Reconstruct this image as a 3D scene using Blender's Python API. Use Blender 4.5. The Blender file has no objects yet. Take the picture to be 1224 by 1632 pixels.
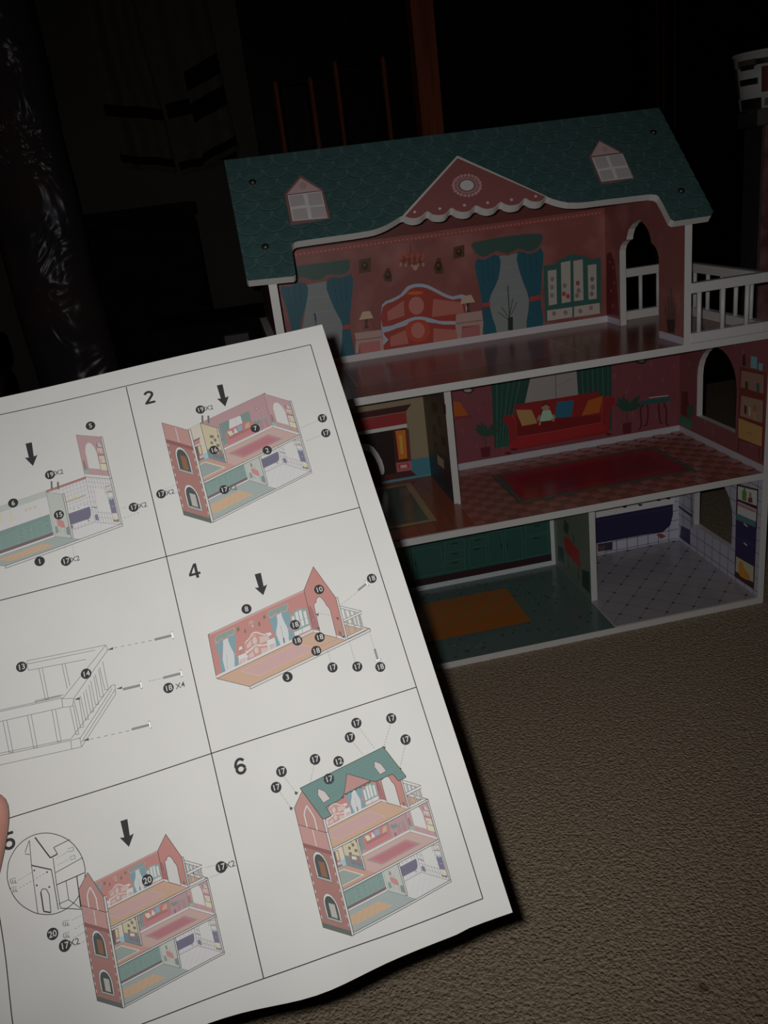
import bpy, bmesh, math, random
from mathutils import Vector, Matrix
from mathutils.geometry import tessellate_polygon
random.seed(7)
S = bpy.context.scene
COL = S.collection
# ---------------------------------------------------------------- camera
cam_data = bpy.data.cameras.new('camera'); cam = bpy.data.objects.new('camera', cam_data); COL.objects.link(cam)
cam.matrix_world = Matrix([[0.975202,0.17711,-0.132712,-0.043116],[-0.186972,0.338469,-0.922215,-0.962434],[-0.118415,0.924159,0.363191,0.619218],[0.0,0.0,0.0,1.0]])
cam_data.sensor_fit = 'VERTICAL'; cam_data.sensor_height = 36; cam_data.lens = 29.6190
cam_data.clip_start = .01; cam_data.clip_end = 30
S.camera = cam
# ---------------------------------------------------------------- world, flash, exposure
world = bpy.data.worlds.new('dark_room'); S.world = world; world.use_nodes = True
world.node_tree.nodes['Background'].inputs[0].default_value = (.5, .5, .55, 1)
world.node_tree.nodes['Background'].inputs[1].default_value = .004
fd = bpy.data.lights.new('phone_flash', 'SPOT'); flash = bpy.data.objects.new('phone_flash', fd); COL.objects.link(flash)
flash.matrix_world = Matrix.Translation(Vector([-0.05295,-0.95764,0.62779])) @ cam.matrix_world.to_3x3().to_4x4()
fd.energy = 9.1; fd.color = (1, .975, .945); fd.shadow_soft_size = .0035; fd.spot_size = math.radians(104); fd.spot_blend = 1.0
vs = S.view_settings
vs.view_transform = 'Standard'; vs.look = 'None'; vs.gamma = 1; vs.exposure = 0; vs.use_curve_mapping = False
# ---------------------------------------------------------------- materials
def principled(name, col, rough=.5, spec=.4, **kw):
    m = bpy.data.materials.new(name); m.use_nodes = True
    b = m.node_tree.nodes['Principled BSDF']
    b.inputs['Base Color'].default_value = (*col, 1); b.inputs['Roughness'].default_value = rough
    b.inputs['Specular IOR Level'].default_value = spec
    for k, v in kw.items(): b.inputs[k].default_value = v
    return m
def noise_mat(name, c1, c2, scale=20, rough=.6, bump=0, bscale=None, detail=4, spec=.3, stretch=(1, 1, 1), dist=.002, lo=.35, hi=.65):
    m = principled(name, c1, rough, spec); nt = m.node_tree; b = nt.nodes['Principled BSDF']
    tc = nt.nodes.new('ShaderNodeTexCoord'); mp = nt.nodes.new('ShaderNodeMapping'); mp.inputs['Scale'].default_value = stretch
    nt.links.new(tc.outputs['Object'], mp.inputs[0])
    n = nt.nodes.new('ShaderNodeTexNoise'); n.inputs['Scale'].default_value = scale; n.inputs['Detail'].default_value = detail
    nt.links.new(mp.outputs[0], n.inputs['Vector'])
    r = nt.nodes.new('ShaderNodeValToRGB'); r.color_ramp.elements[0].color = (*c1, 1); r.color_ramp.elements[1].color = (*c2, 1)
    r.color_ramp.elements[0].position = lo; r.color_ramp.elements[1].position = hi
    nt.links.new(n.outputs['Fac'], r.inputs[0]); nt.links.new(r.outputs[0], b.inputs['Base Color'])
    if bump:
        n2 = nt.nodes.new('ShaderNodeTexNoise'); n2.inputs['Scale'].default_value = bscale or scale; n2.inputs['Detail'].default_value = detail
        nt.links.new(mp.outputs[0], n2.inputs['Vector'])
        bp = nt.nodes.new('ShaderNodeBump'); bp.inputs['Strength'].default_value = bump; bp.inputs['Distance'].default_value = dist
        nt.links.new(n2.outputs['Fac'], bp.inputs['Height']); nt.links.new(bp.outputs[0], b.inputs['Normal'])
    return m
def print_mat(name, rough, spec):
    m = principled(name, (.5, .5, .5), rough, spec); nt = m.node_tree
    a = nt.nodes.new('ShaderNodeAttribute'); a.attribute_name = 'ink'
    nt.links.new(a.outputs['Color'], nt.nodes['Principled BSDF'].inputs['Base Color'])
    return m
M = dict(
    white=principled('white_melamine', (.74, .73, .72), .42, .4),
    ink=print_mat('printed_board', .45, .4), ink_gloss=print_mat('printed_board_gloss', .2, .5), ink_paper=print_mat('printed_paper', .8, .2),
    pink=noise_mat('printed_pink_paper', (.33, .11, .10), (.47, .20, .18), 22, .45, spec=.4, detail=2, lo=.45, hi=.75),
    brick=noise_mat('printed_brick_red', (.20, .07, .065), (.26, .11, .10), 60, .6),
    teal=noise_mat('printed_teal_shingle', (.062, .135, .132), (.08, .165, .16), 90, .42, spec=.35),
    teal_light=principled('printed_shingle_rim_highlight', (.10, .195, .19), .42, .35), teal_dark=principled('printed_shingle_lip_shade', (.018, .045, .045), .5, .3),  # highlight and shade of the printed scales drawn in as rim and lip colours
    frame_pink=principled('printed_dormer_frame', (.34, .17, .165), .45, .4),
    paper=noise_mat('white_paper', (.372, .372, .362), (.384, .384, .374), 30, .75, .05, 400, spec=.25, dist=.0003),
    steel=principled('brassy_screw', (.45, .38, .25), .35, .5, Metallic=.9), hole=principled('screw_recess', (.02, .02, .015), .7),
)
# ---------------------------------------------------------------- mesh helpers
def mesh_obj(name, verts, faces, mats, parent=None, midx=None, smooth=False):
    me = bpy.data.meshes.new(name); me.from_pydata([tuple(v) for v in verts], [], faces)
    for m in (mats if isinstance(mats, (list, tuple)) else [mats]): me.materials.append(m)
    if midx: me.polygons.foreach_set('material_index', midx)
    if smooth: me.polygons.foreach_set('use_smooth', [True] * len(me.polygons))
    me.update(); o = bpy.data.objects.new(name, me); COL.objects.link(o)
    if parent: o.parent = parent
    return o
def tag(o, label=None, cat=None, group=None, kind=None):
    for k, v in (('label', label), ('category', cat), ('group', group), ('kind', kind)):
        if v: o[k] = v
    return o
def empty(name, loc=(0, 0, 0), rz=0):
    o = bpy.data.objects.new(name, None); COL.objects.link(o); o.location = loc; o.rotation_euler = (0, 0, rz); o.empty_display_size = .02
    return o
def box_vf(x0, y0, z0, x1, y1, z1):
    v = [(x, y, z) for z in (z0, z1) for y in (y0, y1) for x in (x0, x1)]
    return v, [(0, 2, 3, 1), (4, 5, 7, 6), (0, 1, 5, 4), (2, 6, 7, 3), (0, 4, 6, 2), (1, 3, 7, 5)]
def box(name, a, b, mat, parent=None, bevel=.0006, seg=1):
    v, f = box_vf(*a, *b); bm = bmesh.new(); vs_ = [bm.verts.new(p) for p in v]
    for q in f: bm.faces.new([vs_[i] for i in q])
    if bevel: bmesh.ops.bevel(bm, geom=bm.edges[:], offset=bevel, segments=seg, affect='EDGES', profile=.5)
    bmesh.ops.recalc_face_normals(bm, faces=bm.faces[:])
    me = bpy.data.meshes.new(name); bm.to_mesh(me); bm.free(); me.materials.append(mat)
    o = bpy.data.objects.new(name, me); COL.objects.link(o)
    if parent: o.parent = parent
    return o
def tube(name, pts, rad, mat, parent=None, n=8, smooth=True):
    P = [Vector(p) for p in pts]; rad = rad if isinstance(rad, (list, tuple)) else [rad] * len(P); V = []; F = []
    for i, p in enumerate(P):
        t = (P[min(i + 1, len(P) - 1)] - P[max(i - 1, 0)]).normalized(); a = t.orthogonal().normalized(); b = t.cross(a)
        V += [p + (a * math.cos(2 * math.pi * k / n) + b * math.sin(2 * math.pi * k / n)) * rad[i] for k in range(n)]
    for i in range(len(P) - 1):
        for k in range(n): F.append((i * n + k, i * n + (k + 1) % n, (i + 1) * n + (k + 1) % n, (i + 1) * n + k))
    F += [tuple(range(n))[::-1], tuple(range((len(P) - 1) * n, len(P) * n))]
    return mesh_obj(name, V, F, mat, parent, smooth=smooth)
def tess(loops):
    flat = [p for l in loops for p in l]
    return flat, tessellate_polygon([[Vector((a, b, 0)) for a, b in l] for l in loops])
def area2(p): return sum(p[i - 1][0] * p[i][1] - p[i][0] * p[i - 1][1] for i in range(len(p)))
def clip(poly, tri):
    if area2(tri) < 0: tri = tri[::-1]
    out = poly
    for i in range(len(tri)):
        (ax, ay), (bx, by) = tri[i], tri[(i + 1) % len(tri)]; src = out; out = []
        if not src: return out
        side = [(bx - ax) * (p[1] - ay) - (by - ay) * (p[0] - ax) for p in src]
        for k in range(len(src)):
            p, q, s, t = src[k - 1], src[k], side[k - 1], side[k]
            if (s >= 0) != (t >= 0):
                f = s / (s - t); out.append((p[0] + (q[0] - p[0]) * f, p[1] + (q[1] - p[1]) * f))
            if t >= 0: out.append(q)
    return out if len(out) > 2 and abs(area2(out)) > 1e-3 else []
# ---------------------------------------------------------------- the doll's house: sizes in metres
W = .62; D = 0.22067; T = 0.00927; Z2 = 0.19806; Z3 = 0.38750; XU = 0.50296; X1 = 0.39620; X2 = 0.20542; R1 = 0.07969; R2 = 0.08544
YR = 0.11034; ZR = 0.66281; YE = -0.02008; ZE = 0.53883; XL = -0.02208; XR = 0.51834; LEDGE = .466
sv = Vector((0, YE - YR, ZE - ZR)); SLEN = sv.length; sv.normalize()
FRAME = {k: (Vector(o), Vector(u), Vector(v), Vector(u).cross(Vector(v))) for k, o, u, v in (
    ('back', (0, D, 0), (1, 0, 0), (0, 0, 1)), ('right', (W - T, D, 0), (0, -1, 0), (0, 0, 1)), ('gable', (XU - T, D, 0), (0, -1, 0), (0, 0, 1)),
    ('d1', (X1, D, 0), (0, -1, 0), (0, 0, 1)), ('d2', (X2, D, 0), (0, -1, 0), (0, 0, 1)), ('left', (0, 0, 0), (0, 1, 0), (0, 0, 1)),
    ('f1', (0, 0, T), (1, 0, 0), (0, 1, 0)), ('f2', (0, 0, Z2), (1, 0, 0), (0, 1, 0)), ('f3', (0, 0, Z3), (1, 0, 0), (0, 1, 0)),
    ('roof', (XL, YE, ZE), (1, 0, 0), -sv))}
ROOF = [[0.0,179.9],[-0.7,1.3],[0.7,-1.5],[49.3,-4.1],[51.8,-1.7],[52.2,2.6],[54.0,34.8],[55.5,40.0],[58.2,42.7],[61.9,43.7],[80.1,44.0],[122.6,44.2],[141.2,44.8],[149.3,45.7],[156.9,47.6],[163.9,50.1],[170.4,53.2],[177.0,56.6],[182.2,59.6],[185.6,59.9],[186.7,58.7],[188.2,57.0],[190.0,55.6],[191.9,54.4],[194.1,53.5],[196.5,53.0],[199.2,53.0],[202.0,53.5],[204.9,54.6],[207.9,56.7],[211.0,59.4],[213.6,60.8],[215.5,59.7],[216.9,57.3],[218.5,55.2],[220.8,54.0],[223.4,53.2],[226.0,52.7],[228.5,52.5],[230.9,52.8],[233.5,53.7],[236.3,56.2],[239.1,59.4],[241.7,61.1],[243.8,60.0],[245.5,57.5],[247.5,55.3],[249.8,54.0],[252.3,52.9],[254.8,52.3],[257.3,52.2],[259.8,52.5],[262.4,53.4],[265.1,55.6],[267.9,58.3],[270.5,59.8],[272.7,59.0],[274.5,56.9],[276.5,55.0],[278.5,53.7],[280.7,52.7],[283.0,52.1],[285.8,52.1],[288.8,52.7],[291.7,53.7],[294.6,55.8],[297.4,58.5],[299.9,60.0],[301.8,59.2],[303.4,57.2],[305.1,55.4],[307.0,54.2],[309.1,53.2],[311.6,52.6],[314.6,52.5],[318.0,52.8],[321.2,53.8],[324.2,56.1],[327.2,59.1],[329.8,60.8],[331.6,59.9],[333.1,57.7],[334.7,55.8],[336.8,54.6],[339.1,53.7],[341.4,53.1],[343.6,53.0],[345.9,53.2],[348.1,53.9],[350.5,55.4],[352.8,57.4],[354.3,58.9],[356.3,59.8],[362.5,54.7],[369.3,50.5],[377.5,46.8],[387.7,44.8],[398.7,43.7],[410.6,43.8],[465.0,42.8],[477.8,42.3],[484.4,40.2],[486.3,37.0],[487.1,23.5],[487.2,1.1],[490.3,-2.5],[536.2,-2.0],[540.5,2.8],[540.4,179.9]]
DORMERS = [[[82.4,139.4],[59.3,112.9],[58.6,67.4],[103.6,69.2],[103.7,112.8]],[[445.8,136.3],[424.8,110.5],[424.4,66.3],[466.3,68.5],[466.5,110.1]]]
SCREWS = [[27,139],[26,41],[517,138],[515,40]]
# flat artwork printed on the boards, and roof shade painted dark red above the bedroom cornice: '@board picture frame', then colour (albedo/1000) and corners in 0.1 mm on that board
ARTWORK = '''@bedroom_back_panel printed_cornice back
408,116,103 93 5384 4937 5452
666,238,199 120 5403 146 5429
666,238,199 177 5403 203 5429
666,238,199 234 5403 260 5429
666,238,199 291 5403 317 5429
666,238,199 348 5403 374 5429
666,238,199 405 5403 431 5429
666,238,199 462 5403 488 5429
666,238,199 519 5403 545 5429
666,238,199 576 5403 602 5429
666,238,199 633 5403 659 5429
666,238,199 690 5403 716 5429
666,238,199 747 5403 773 5429
666,238,199 804 5403 830 5429
666,238,199 861 5403 887 5429
666,238,199 918 5403 944 5429
666,238,199 975 5403 1001 5429
666,238,199 1032 5403 1058 5429
666,238,199 1089 5403 1115 5429
666,238,199 1146 5403 1172 5429
666,238,199 1203 5403 1229 5429
666,238,199 1260 5403 1286 5429
666,238,199 1317 5403 1343 5429
666,238,199 1374 5403 1400 5429
666,238,199 1431 5403 1457 5429
666,238,199 1488 5403 1514 5429
666,238,199 1545 5403 1571 5429
666,238,199 1602 5403 1628 5429
666,238,199 1659 5403 1685 5429
666,238,199 1716 5403 1742 5429
666,238,199 1773 5403 1799 5429
666,238,199 1830 5403 1856 5429
666,238,199 1887 5403 1913 5429
666,238,199 1944 5403 1970 5429
666,238,199 2001 5403 2027 5429
666,238,199 2058 5403 2084 5429
666,238,199 2115 5403 2141 5429
666,238,199 2172 5403 2198 5429
666,238,199 2229 5403 2255 5429
666,238,199 2286 5403 2312 5429
666,238,199 2343 5403 2369 5429
666,238,199 2400 5403 2426 5429
666,238,199 2457 5403 2483 5429
666,238,199 2514 5403 2540 5429
666,238,199 2571 5403 2597 5429
666,238,199 2628 5403 2654 5429
666,238,199 2685 5403 2711 5429
666,238,199 2742 5403 2768 5429
666,238,199 2799 5403 2825 5429
666,238,199 2856 5403 2882 5429
666,238,199 2913 5403 2939 5429
666,238,199 2970 5403 2996 5429
666,238,199 3027 5403 3053 5429
666,238,199 3084 5403 3110 5429
666,238,199 3141 5403 3167 5429
666,238,199 3198 5403 3224 5429
666,238,199 3255 5403 3281 5429
666,238,199 3312 5403 3338 5429
666,238,199 3369 5403 3395 5429
666,238,199 3426 5403 3452 5429
666,238,199 3483 5403 3509 5429
666,238,199 3540 5403 3566 5429
666,238,199 3597 5403 3623 5429
666,238,199 3654 5403 3680 5429
666,238,199 3711 5403 3737 5429
666,238,199 3768 5403 3794 5429
666,238,199 3825 5403 3851 5429
666,238,199 3882 5403 3908 5429
666,238,199 3939 5403 3965 5429
666,238,199 3996 5403 4022 5429
666,238,199 4053 5403 4079 5429
666,238,199 4110 5403 4136 5429
666,238,199 4167 5403 4193 5429
666,238,199 4224 5403 4250 5429
666,238,199 4281 5403 4307 5429
666,238,199 4338 5403 4364 5429
666,238,199 4395 5403 4421 5429
666,238,199 4452 5403 4478 5429
666,238,199 4509 5403 4535 5429
666,238,199 4566 5403 4592 5429
666,238,199 4623 5403 4649 5429
666,238,199 4680 5403 4706 5429
666,238,199 4737 5403 4763 5429
666,238,199 4794 5403 4820 5429
666,238,199 4851 5403 4877 5429
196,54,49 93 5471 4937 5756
@bedroom_back_panel printed_window back
333,375,375 3322 5019 3649 5032 3759 4425 3707 3963 3232 3962 3156 4418
442,491,491 3296 4140 3619 4145
442,491,491 3296 4319 3619 4324
442,491,491 3296 4497 3619 4502
442,491,491 3296 4675 3619 4680
442,491,491 3296 4853 3619 4858
30,154,208 3010 5016 3109 5056 3248 5062 3347 5031 3369 4951 3350 4833 3317 4716 3263 4618 3195 4520 3155 4407 3176 4249 3226 4073 3244 3949 3192 3899 3107 3903 3046 3954 3036 4072 3048 4237 3056 4386 3047 4495 3035 4590 3024 4688 3005 4807 2988 4929
30,154,208 3625 5035 3727 5074 3872 5081 3978 5051 4005 4975 3992 4861 3974 4740 3960 4618 3941 4487 3929 4355 3937 4211 3952 4067 3938 3965 3864 3921 3762 3921 3694 3965 3698 4068 3736 4214 3755 4356 3730 4480 3687 4600 3653 4715 3624 4836 3603 4953
19,83,118 3098 5020 3101 4695 3093 4695 3090 5020
19,83,118 3182 5023 3174 4702 3166 4702 3174 5024
19,83,118 3266 5027 3247 4709 3239 4709 3258 5028
19,83,118 3717 5039 3737 4722 3729 4721 3709 5038
19,83,118 3805 5043 3817 4728 3809 4728 3797 5043
19,83,118 3894 5047 3898 4734 3890 4734 3886 5047
642,76,57 3058 4413 3180 4415 3163 4359 3061 4358
642,76,57 3770 4401 3932 4410 3916 4345 3766 4336
338,134,125 2988 5268 3212 5286 3497 5286 3778 5282 3996 5257 4037 5187 4001 5108 3956 5050 3895 5010 3834 4997 3768 5002 3701 5034 3631 5061 3559 5034 3483 5009 3400 5041 3314 5071 3224 5037 3140 5001 3075 5013 3024 5047 2991 5096 2974 5153 2946 5216
63,141,116 2998 5253 3218 5270 3496 5273 3764 5268 3972 5245 4009 5187 3975 5123 3935 5075 3880 5041 3828 5029 3770 5033 3702 5064 3628 5090 3556 5066 3480 5043 3399 5073 3316 5102 3226 5073 3144 5043 3084 5057 3040 5090 3009 5129 2992 5173 2961 5217
39,56,44 3439 3978 3440 4190 3444 4607 3457 4606 3453 4190 3452 3978
39,56,44 3434 4146 3507 4415 3516 4413 3443 4143
39,56,44 3427 4119 3276 4258 3282 4264 3433 4125
39,56,44 3429 4166 3329 4321 3336 4326 3437 4171
39,56,44 3468 4189 3566 4361 3573 4357 3475 4185
39,56,44 3410 3975 3422 4163 3497 4158 3485 3970
@bedroom_back_panel printed_window back
333,375,375 601 5009 898 5021 965 4579 1048 4364 978 3857 399 3823 415 4291 558 4728
442,491,491 539 4023 908 4028
442,491,491 539 4222 908 4227
442,491,491 539 4422 908 4427
442,491,491 539 4622 908 4627
442,491,491 539 4822 908 4827
30,154,208 267 5037 366 5064 505 5060 604 5030 625 4966 606 4875 575 4780 535 4683 483 4582 446 4490 438 4423 445 4367 452 4286 462 4143 472 3974 461 3852 403 3796 323 3788 269 3844 269 3995 294 4208 311 4399 307 4539 297 4658 287 4767 267 4875 247 4972
30,154,208 888 5019 991 5070 1138 5085 1241 5060 1257 4978 1228 4854 1196 4728 1172 4616 1144 4501 1125 4371 1131 4201 1146 4014 1136 3880 1069 3819 978 3812 922 3865 940 4010 992 4213 1023 4386 1007 4491 971 4568 938 4656 904 4782 874 4919
19,83,118 355 5036 363 4770 355 4770 347 5035
19,83,118 439 5034 435 4773 427 4773 431 5034
19,83,118 524 5031 507 4776 499 4777 516 5032
19,83,118 980 5029 1007 4674 999 4673 972 5029
19,83,118 1068 5039 1071 4692 1063 4692 1060 5039
19,83,118 1157 5049 1136 4710 1128 4710 1149 5050
642,76,57 1024 4395 1138 4397 1131 4343 1023 4345
338,134,125 480 5289 671 5289 880 5279 1088 5287 1249 5283 1286 5235 1272 5174 1262 5124 1231 5082 1167 5053 1086 5040 993 5062 910 5082 877 5058 847 5028 776 5018 695 5023 627 5060 558 5089 479 5056 401 5019 326 5022 270 5055 243 5132 260 5214 344 5262
63,141,116 495 5270 678 5270 878 5262 1071 5268 1219 5264 1251 5231 1236 5188 1230 5148 1207 5112 1159 5087 1091 5075 997 5092 910 5108 878 5088 849 5064 779 5054 700 5057 632 5093 563 5120 483 5089 406 5053 345 5057 302 5086 274 5147 286 5211 366 5248
39,56,44 655 4512 652 4622 672 4623 675 4513
39,56,44 567 3892 660 4513 670 4512 576 3891
@bedroom_back_panel printed_portrait back
151,63,28 1367 5239 1536 5245 1513 5064 1344 5058
40,24,18 1485 5142 1477 5118 1462 5101 1442 5092 1422 5095 1405 5108 1395 5129 1394 5154 1402 5178 1417 5196 1436 5204 1456 5202 1473 5188 1483 5167
291,125,57 1454 5159 1451 5151 1446 5144 1438 5141 1431 5142 1425 5147 1421 5155 1421 5164 1424 5172 1429 5178 1436 5181 1443 5180 1450 5176 1453 5168
@bedroom_back_panel printed_portrait back
151,63,28 1734 5077 1782 5075 1801 4951 1787 4890 1693 4903 1675 4977
40,24,18 1780 4977 1774 4954 1761 4936 1745 4928 1729 4930 1715 4943 1707 4963 1707 4987 1713 5011 1726 5028 1742 5037 1758 5035 1771 5022 1779 5002
291,125,57 1755 4993 1752 4985 1748 4979 1742 4976 1736 4977 1731 4981 1728 4988 1728 4997 1730 5005 1735 5012 1740 5015 1746 5014 1751 5009 1754 5002
@bedroom_back_panel printed_portrait back
151,63,28 2705 5228 2863 5243 2849 5086 2691 5072
40,24,18 2819 5147 2813 5127 2800 5111 2782 5104 2763 5107 2747 5118 2736 5137 2734 5158 2740 5179 2753 5194 2771 5201 2790 5199 2806 5187 2817 5169
291,125,57 2788 5164 2786 5156 2781 5151 2775 5148 2768 5149 2762 5153 2758 5160 2758 5168 2760 5175 2765 5180 2771 5183 2778 5182 2784 5178 2788 5171
@bedroom_back_panel printed_portrait back
151,63,28 2458 5118 2510 5116 2534 4970 2520 4897 2415 4911 2393 4999
40,24,18 2511 5000 2504 4973 2490 4951 2472 4941 2454 4944 2439 4958 2430 4983 2429 5011 2435 5039 2449 5060 2467 5070 2485 5068 2500 5053 2509 5029
291,125,57 2481 5019 2479 5010 2474 5002 2467 4998 2461 4999 2455 5005 2452 5013 2451 5023 2454 5033 2459 5041 2465 5044 2472 5043 2477 5038 2481 5030
@bedroom_back_panel printed_chandelier back
291,83,63 2267 5121 2247 5091 2199 5072 2131 5066 2058 5076 1994 5099 1951 5131 1938 5165 1958 5195 2007 5214 2074 5220 2147 5210 2211 5187 2254 5155
427,116,76 2217 5181 2203 5159 2171 5143 2126 5138 2078 5144 2036 5161 2008 5184 2000 5210 2014 5233 2046 5248 2090 5253 2138 5247 2180 5231 2208 5207
572,176,99 1978 5178 1975 5169 1971 5162 1965 5158 1959 5159 1955 5164 1952 5172 1952 5181 1954 5190 1958 5197 1964 5200 1970 5199 1975 5195 1977 5187
208,57,41 2010 5148 2008 5139 2003 5133 1998 5129 1992 5130 1987 5135 1984 5142 1984 5152 1986 5161 1991 5168 1997 5171 2002 5170 2007 5165 2010 5158
572,176,99 2043 5119 2041 5110 2036 5103 2030 5100 2025 5101 2020 5105 2017 5113 2017 5123 2019 5131 2024 5138 2029 5142 2035 5141 2040 5136 2043 5128
208,57,41 2082 5151 2080 5142 2076 5135 2070 5132 2064 5133 2059 5138 2057 5145 2056 5155 2059 5164 2063 5170 2069 5174 2075 5173 2079 5168 2082 5160
572,176,99 2115 5122 2113 5113 2109 5106 2103 5103 2097 5103 2092 5108 2089 5116 2089 5125 2091 5134 2096 5141 2101 5145 2107 5144 2112 5139 2115 5131
208,57,41 2155 5154 2152 5145 2148 5138 2142 5135 2137 5136 2132 5140 2129 5148 2129 5158 2131 5166 2135 5173 2141 5177 2147 5176 2152 5171 2154 5163
572,176,99 2188 5125 2185 5116 2181 5109 2175 5105 2169 5106 2165 5111 2162 5119 2161 5128 2164 5137 2168 5144 2174 5147 2180 5147 2184 5142 2187 5134
208,57,41 2221 5095 2218 5086 2214 5079 2208 5076 2202 5077 2198 5082 2195 5089 2194 5099 2197 5108 2201 5115 2207 5118 2213 5117 2217 5113 2220 5105
572,176,99 2260 5128 2258 5119 2254 5112 2248 5108 2242 5109 2237 5114 2234 5122 2234 5131 2236 5140 2241 5147 2246 5150 2252 5149 2257 5145 2260 5137
666,134,76 1968 5210 1965 5195 1958 5184 1950 5178 1942 5179 1935 5187 1931 5200 1931 5215 1935 5230 1941 5242 1949 5247 1958 5246 1964 5239 1968 5226
666,343,212 1953 5098 1951 5087 1945 5078 1938 5074 1930 5075 1924 5081 1920 5091 1920 5102 1923 5114 1929 5122 1936 5126 1943 5125 1950 5119 1953 5110
666,134,76 2043 5209 2040 5194 2033 5183 2025 5177 2017 5178 2010 5186 2006 5198 2006 5214 2010 5229 2016 5240 2025 5246 2033 5245 2040 5237 2043 5224
666,343,212 2027 5081 2024 5070 2019 5061 2011 5057 2004 5058 1998 5064 1994 5074 1994 5085 1997 5097 2002 5105 2010 5109 2017 5108 2023 5102 2027 5093
666,134,76 2128 5207 2125 5192 2118 5181 2110 5175 2102 5176 2095 5184 2091 5197 2091 5212 2095 5227 2101 5239 2109 5244 2118 5243 2124 5236 2128 5223
666,343,212 2111 5062 2108 5050 2102 5042 2095 5038 2087 5039 2081 5045 2077 5055 2077 5066 2080 5078 2085 5086 2093 5090 2100 5089 2106 5083 2110 5073
666,134,76 2211 5187 2208 5172 2201 5160 2193 5154 2185 5156 2178 5163 2174 5176 2174 5192 2177 5207 2184 5218 2192 5224 2200 5223 2207 5215 2211 5202
666,343,212 2196 5058 2193 5047 2187 5039 2180 5034 2172 5035 2166 5041 2162 5051 2162 5063 2165 5074 2171 5083 2178 5087 2185 5086 2192 5080 2195 5070
666,134,76 2285 5168 2282 5153 2275 5142 2267 5136 2259 5137 2252 5145 2248 5158 2248 5173 2251 5188 2258 5200 2266 5206 2274 5205 2281 5197 2285 5184
666,343,212 2272 5055 2269 5044 2263 5035 2256 5031 2248 5032 2242 5038 2238 5048 2238 5060 2241 5071 2246 5080 2254 5084 2261 5083 2267 5077 2271 5067
338,91,51 2109 5365 2112 5215 2090 5214 2087 5365
638,416,307 2171 5027 2166 5010 2155 4998 2141 4992 2126 4994 2113 5004 2105 5018 2104 5036 2109 5052 2120 5064 2134 5070 2149 5068 2162 5059 2170 5044
@bedroom_back_panel printed_headboard back
547,627,774 1611 4596 1665 4639 1732 4652 1813 4675 1891 4703 1945 4753 1998 4798 2072 4814 2152 4813 2225 4800 2302 4770 2392 4711 2483 4648 2560 4601 2631 4571 2706 4575 2769 4580 2810 4561 2832 4515 2831 4421 2824 4311 2834 4216 2848 4118 2941 3987 2868 3884 2213 3874 1567 3919 1490 4008 1572 4118 1567 4206 1566 4306 1581 4460
497,76,54 1617 4568 1684 4607 1767 4620 1850 4648 1927 4680 1982 4721 2031 4756 2088 4769 2148 4768 2209 4757 2278 4731 2367 4676 2460 4614 2545 4563 2627 4526 2720 4529 2793 4517 2808 4421 2805 4313 2841 4249 2826 4216 2647 4222 2425 4255 2253 4316 2105 4368 1995 4360 1888 4334 1720 4295 1584 4294 1572 4426
497,76,54 1583 4210 1714 4239 1879 4260 1992 4283 2097 4294 2194 4276 2326 4242 2591 4202 2829 4139 2946 4015 2840 3908 2202 3902 1580 3945 1541 4022 1648 4106 1601 4165
666,224,187 1675 4495 1929 4615 1915 4405 1670 4366
666,224,187 2349 4574 2759 4470 2776 4318 2305 4329
666,224,187 1672 4140 1912 4208 1929 4007 1666 4009
666,224,187 2309 4169 2784 4070 2793 3944 2289 3972
497,76,54 2279 4492 2253 4415 2196 4358 2119 4333 2038 4345 1969 4391 1926 4462 1917 4543 1944 4619 2001 4675 2077 4700 2157 4689 2225 4644 2269 4573
742,265,224 2208 4502 2192 4449 2156 4410 2109 4393 2060 4400 2018 4430 1992 4478 1987 4533 2004 4585 2039 4624 2086 4641 2135 4634 2177 4604 2203 4557
666,99,51 2267 4146 2241 4076 2184 4025 2107 4003 2026 4016 1956 4059 1912 4125 1902 4200 1928 4270 1985 4320 2061 4342 2142 4330 2212 4287 2256 4222
742,265,224 2184 4159 2169 4112 2137 4077 2095 4061 2050 4068 2012 4095 1989 4138 1984 4188 1999 4235 2031 4270 2073 4285 2118 4279 2155 4251 2179 4209
823,187,57 2215 4681 2203 4671 2171 4665 2125 4665 2074 4669 2029 4679 1998 4690 1987 4702 1999 4712 2031 4718 2077 4719 2128 4714 2173 4705 2204 4694
547,627,774 1564 4252 1604 4257 1662 4265 1719 4275 1770 4290 1823 4309 1879 4326 1938 4343 2000 4359 2063 4367 2122 4363 2179 4350 2242 4331 2309 4303 2381 4270 2466 4242 2591 4223 2733 4208 2835 4198 2831 4156 2729 4166 2585 4181 2457 4201 2366 4231 2293 4265 2228 4292 2169 4309 2116 4321 2064 4325 2008 4318 1949 4303 1891 4286 1836 4269 1783 4250 1729 4235 1669 4223 1610 4216 1569 4211
@bedroom_back_panel printed_nightstand back
657,438,396 1178 4270 1560 4260 1565 4137 1562 3958 1513 3955 1520 4088 1224 4113 1198 3985 1151 3992 1185 4176
666,238,238 1229 4122 1523 4115 1515 3965 1226 3975
250,131,121 1174 4173 1558 4162 1557 4152 1174 4163
@bedroom_back_panel printed_nightstand back
612,423,381 2660 4316 3038 4314 3049 4154 3022 3958 2984 3956 2985 4117 2729 4131 2702 3958 2653 3959 2633 4145
572,212,212 2732 4107 2977 4113 2981 3971 2720 3968
250,131,121 2649 4190 3039 4184 3039 4174 2648 4180
@bedroom_back_panel printed_lamp back
802,609,444 1329 4545 1433 4539 1467 4436 1264 4440
122,63,57 1343 4436 1391 4434 1372 4363 1394 4309 1307 4307 1349 4366
@bedroom_back_panel printed_lamp back
736,575,435 2766 4553 2900 4558 2951 4447 2733 4448
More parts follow.
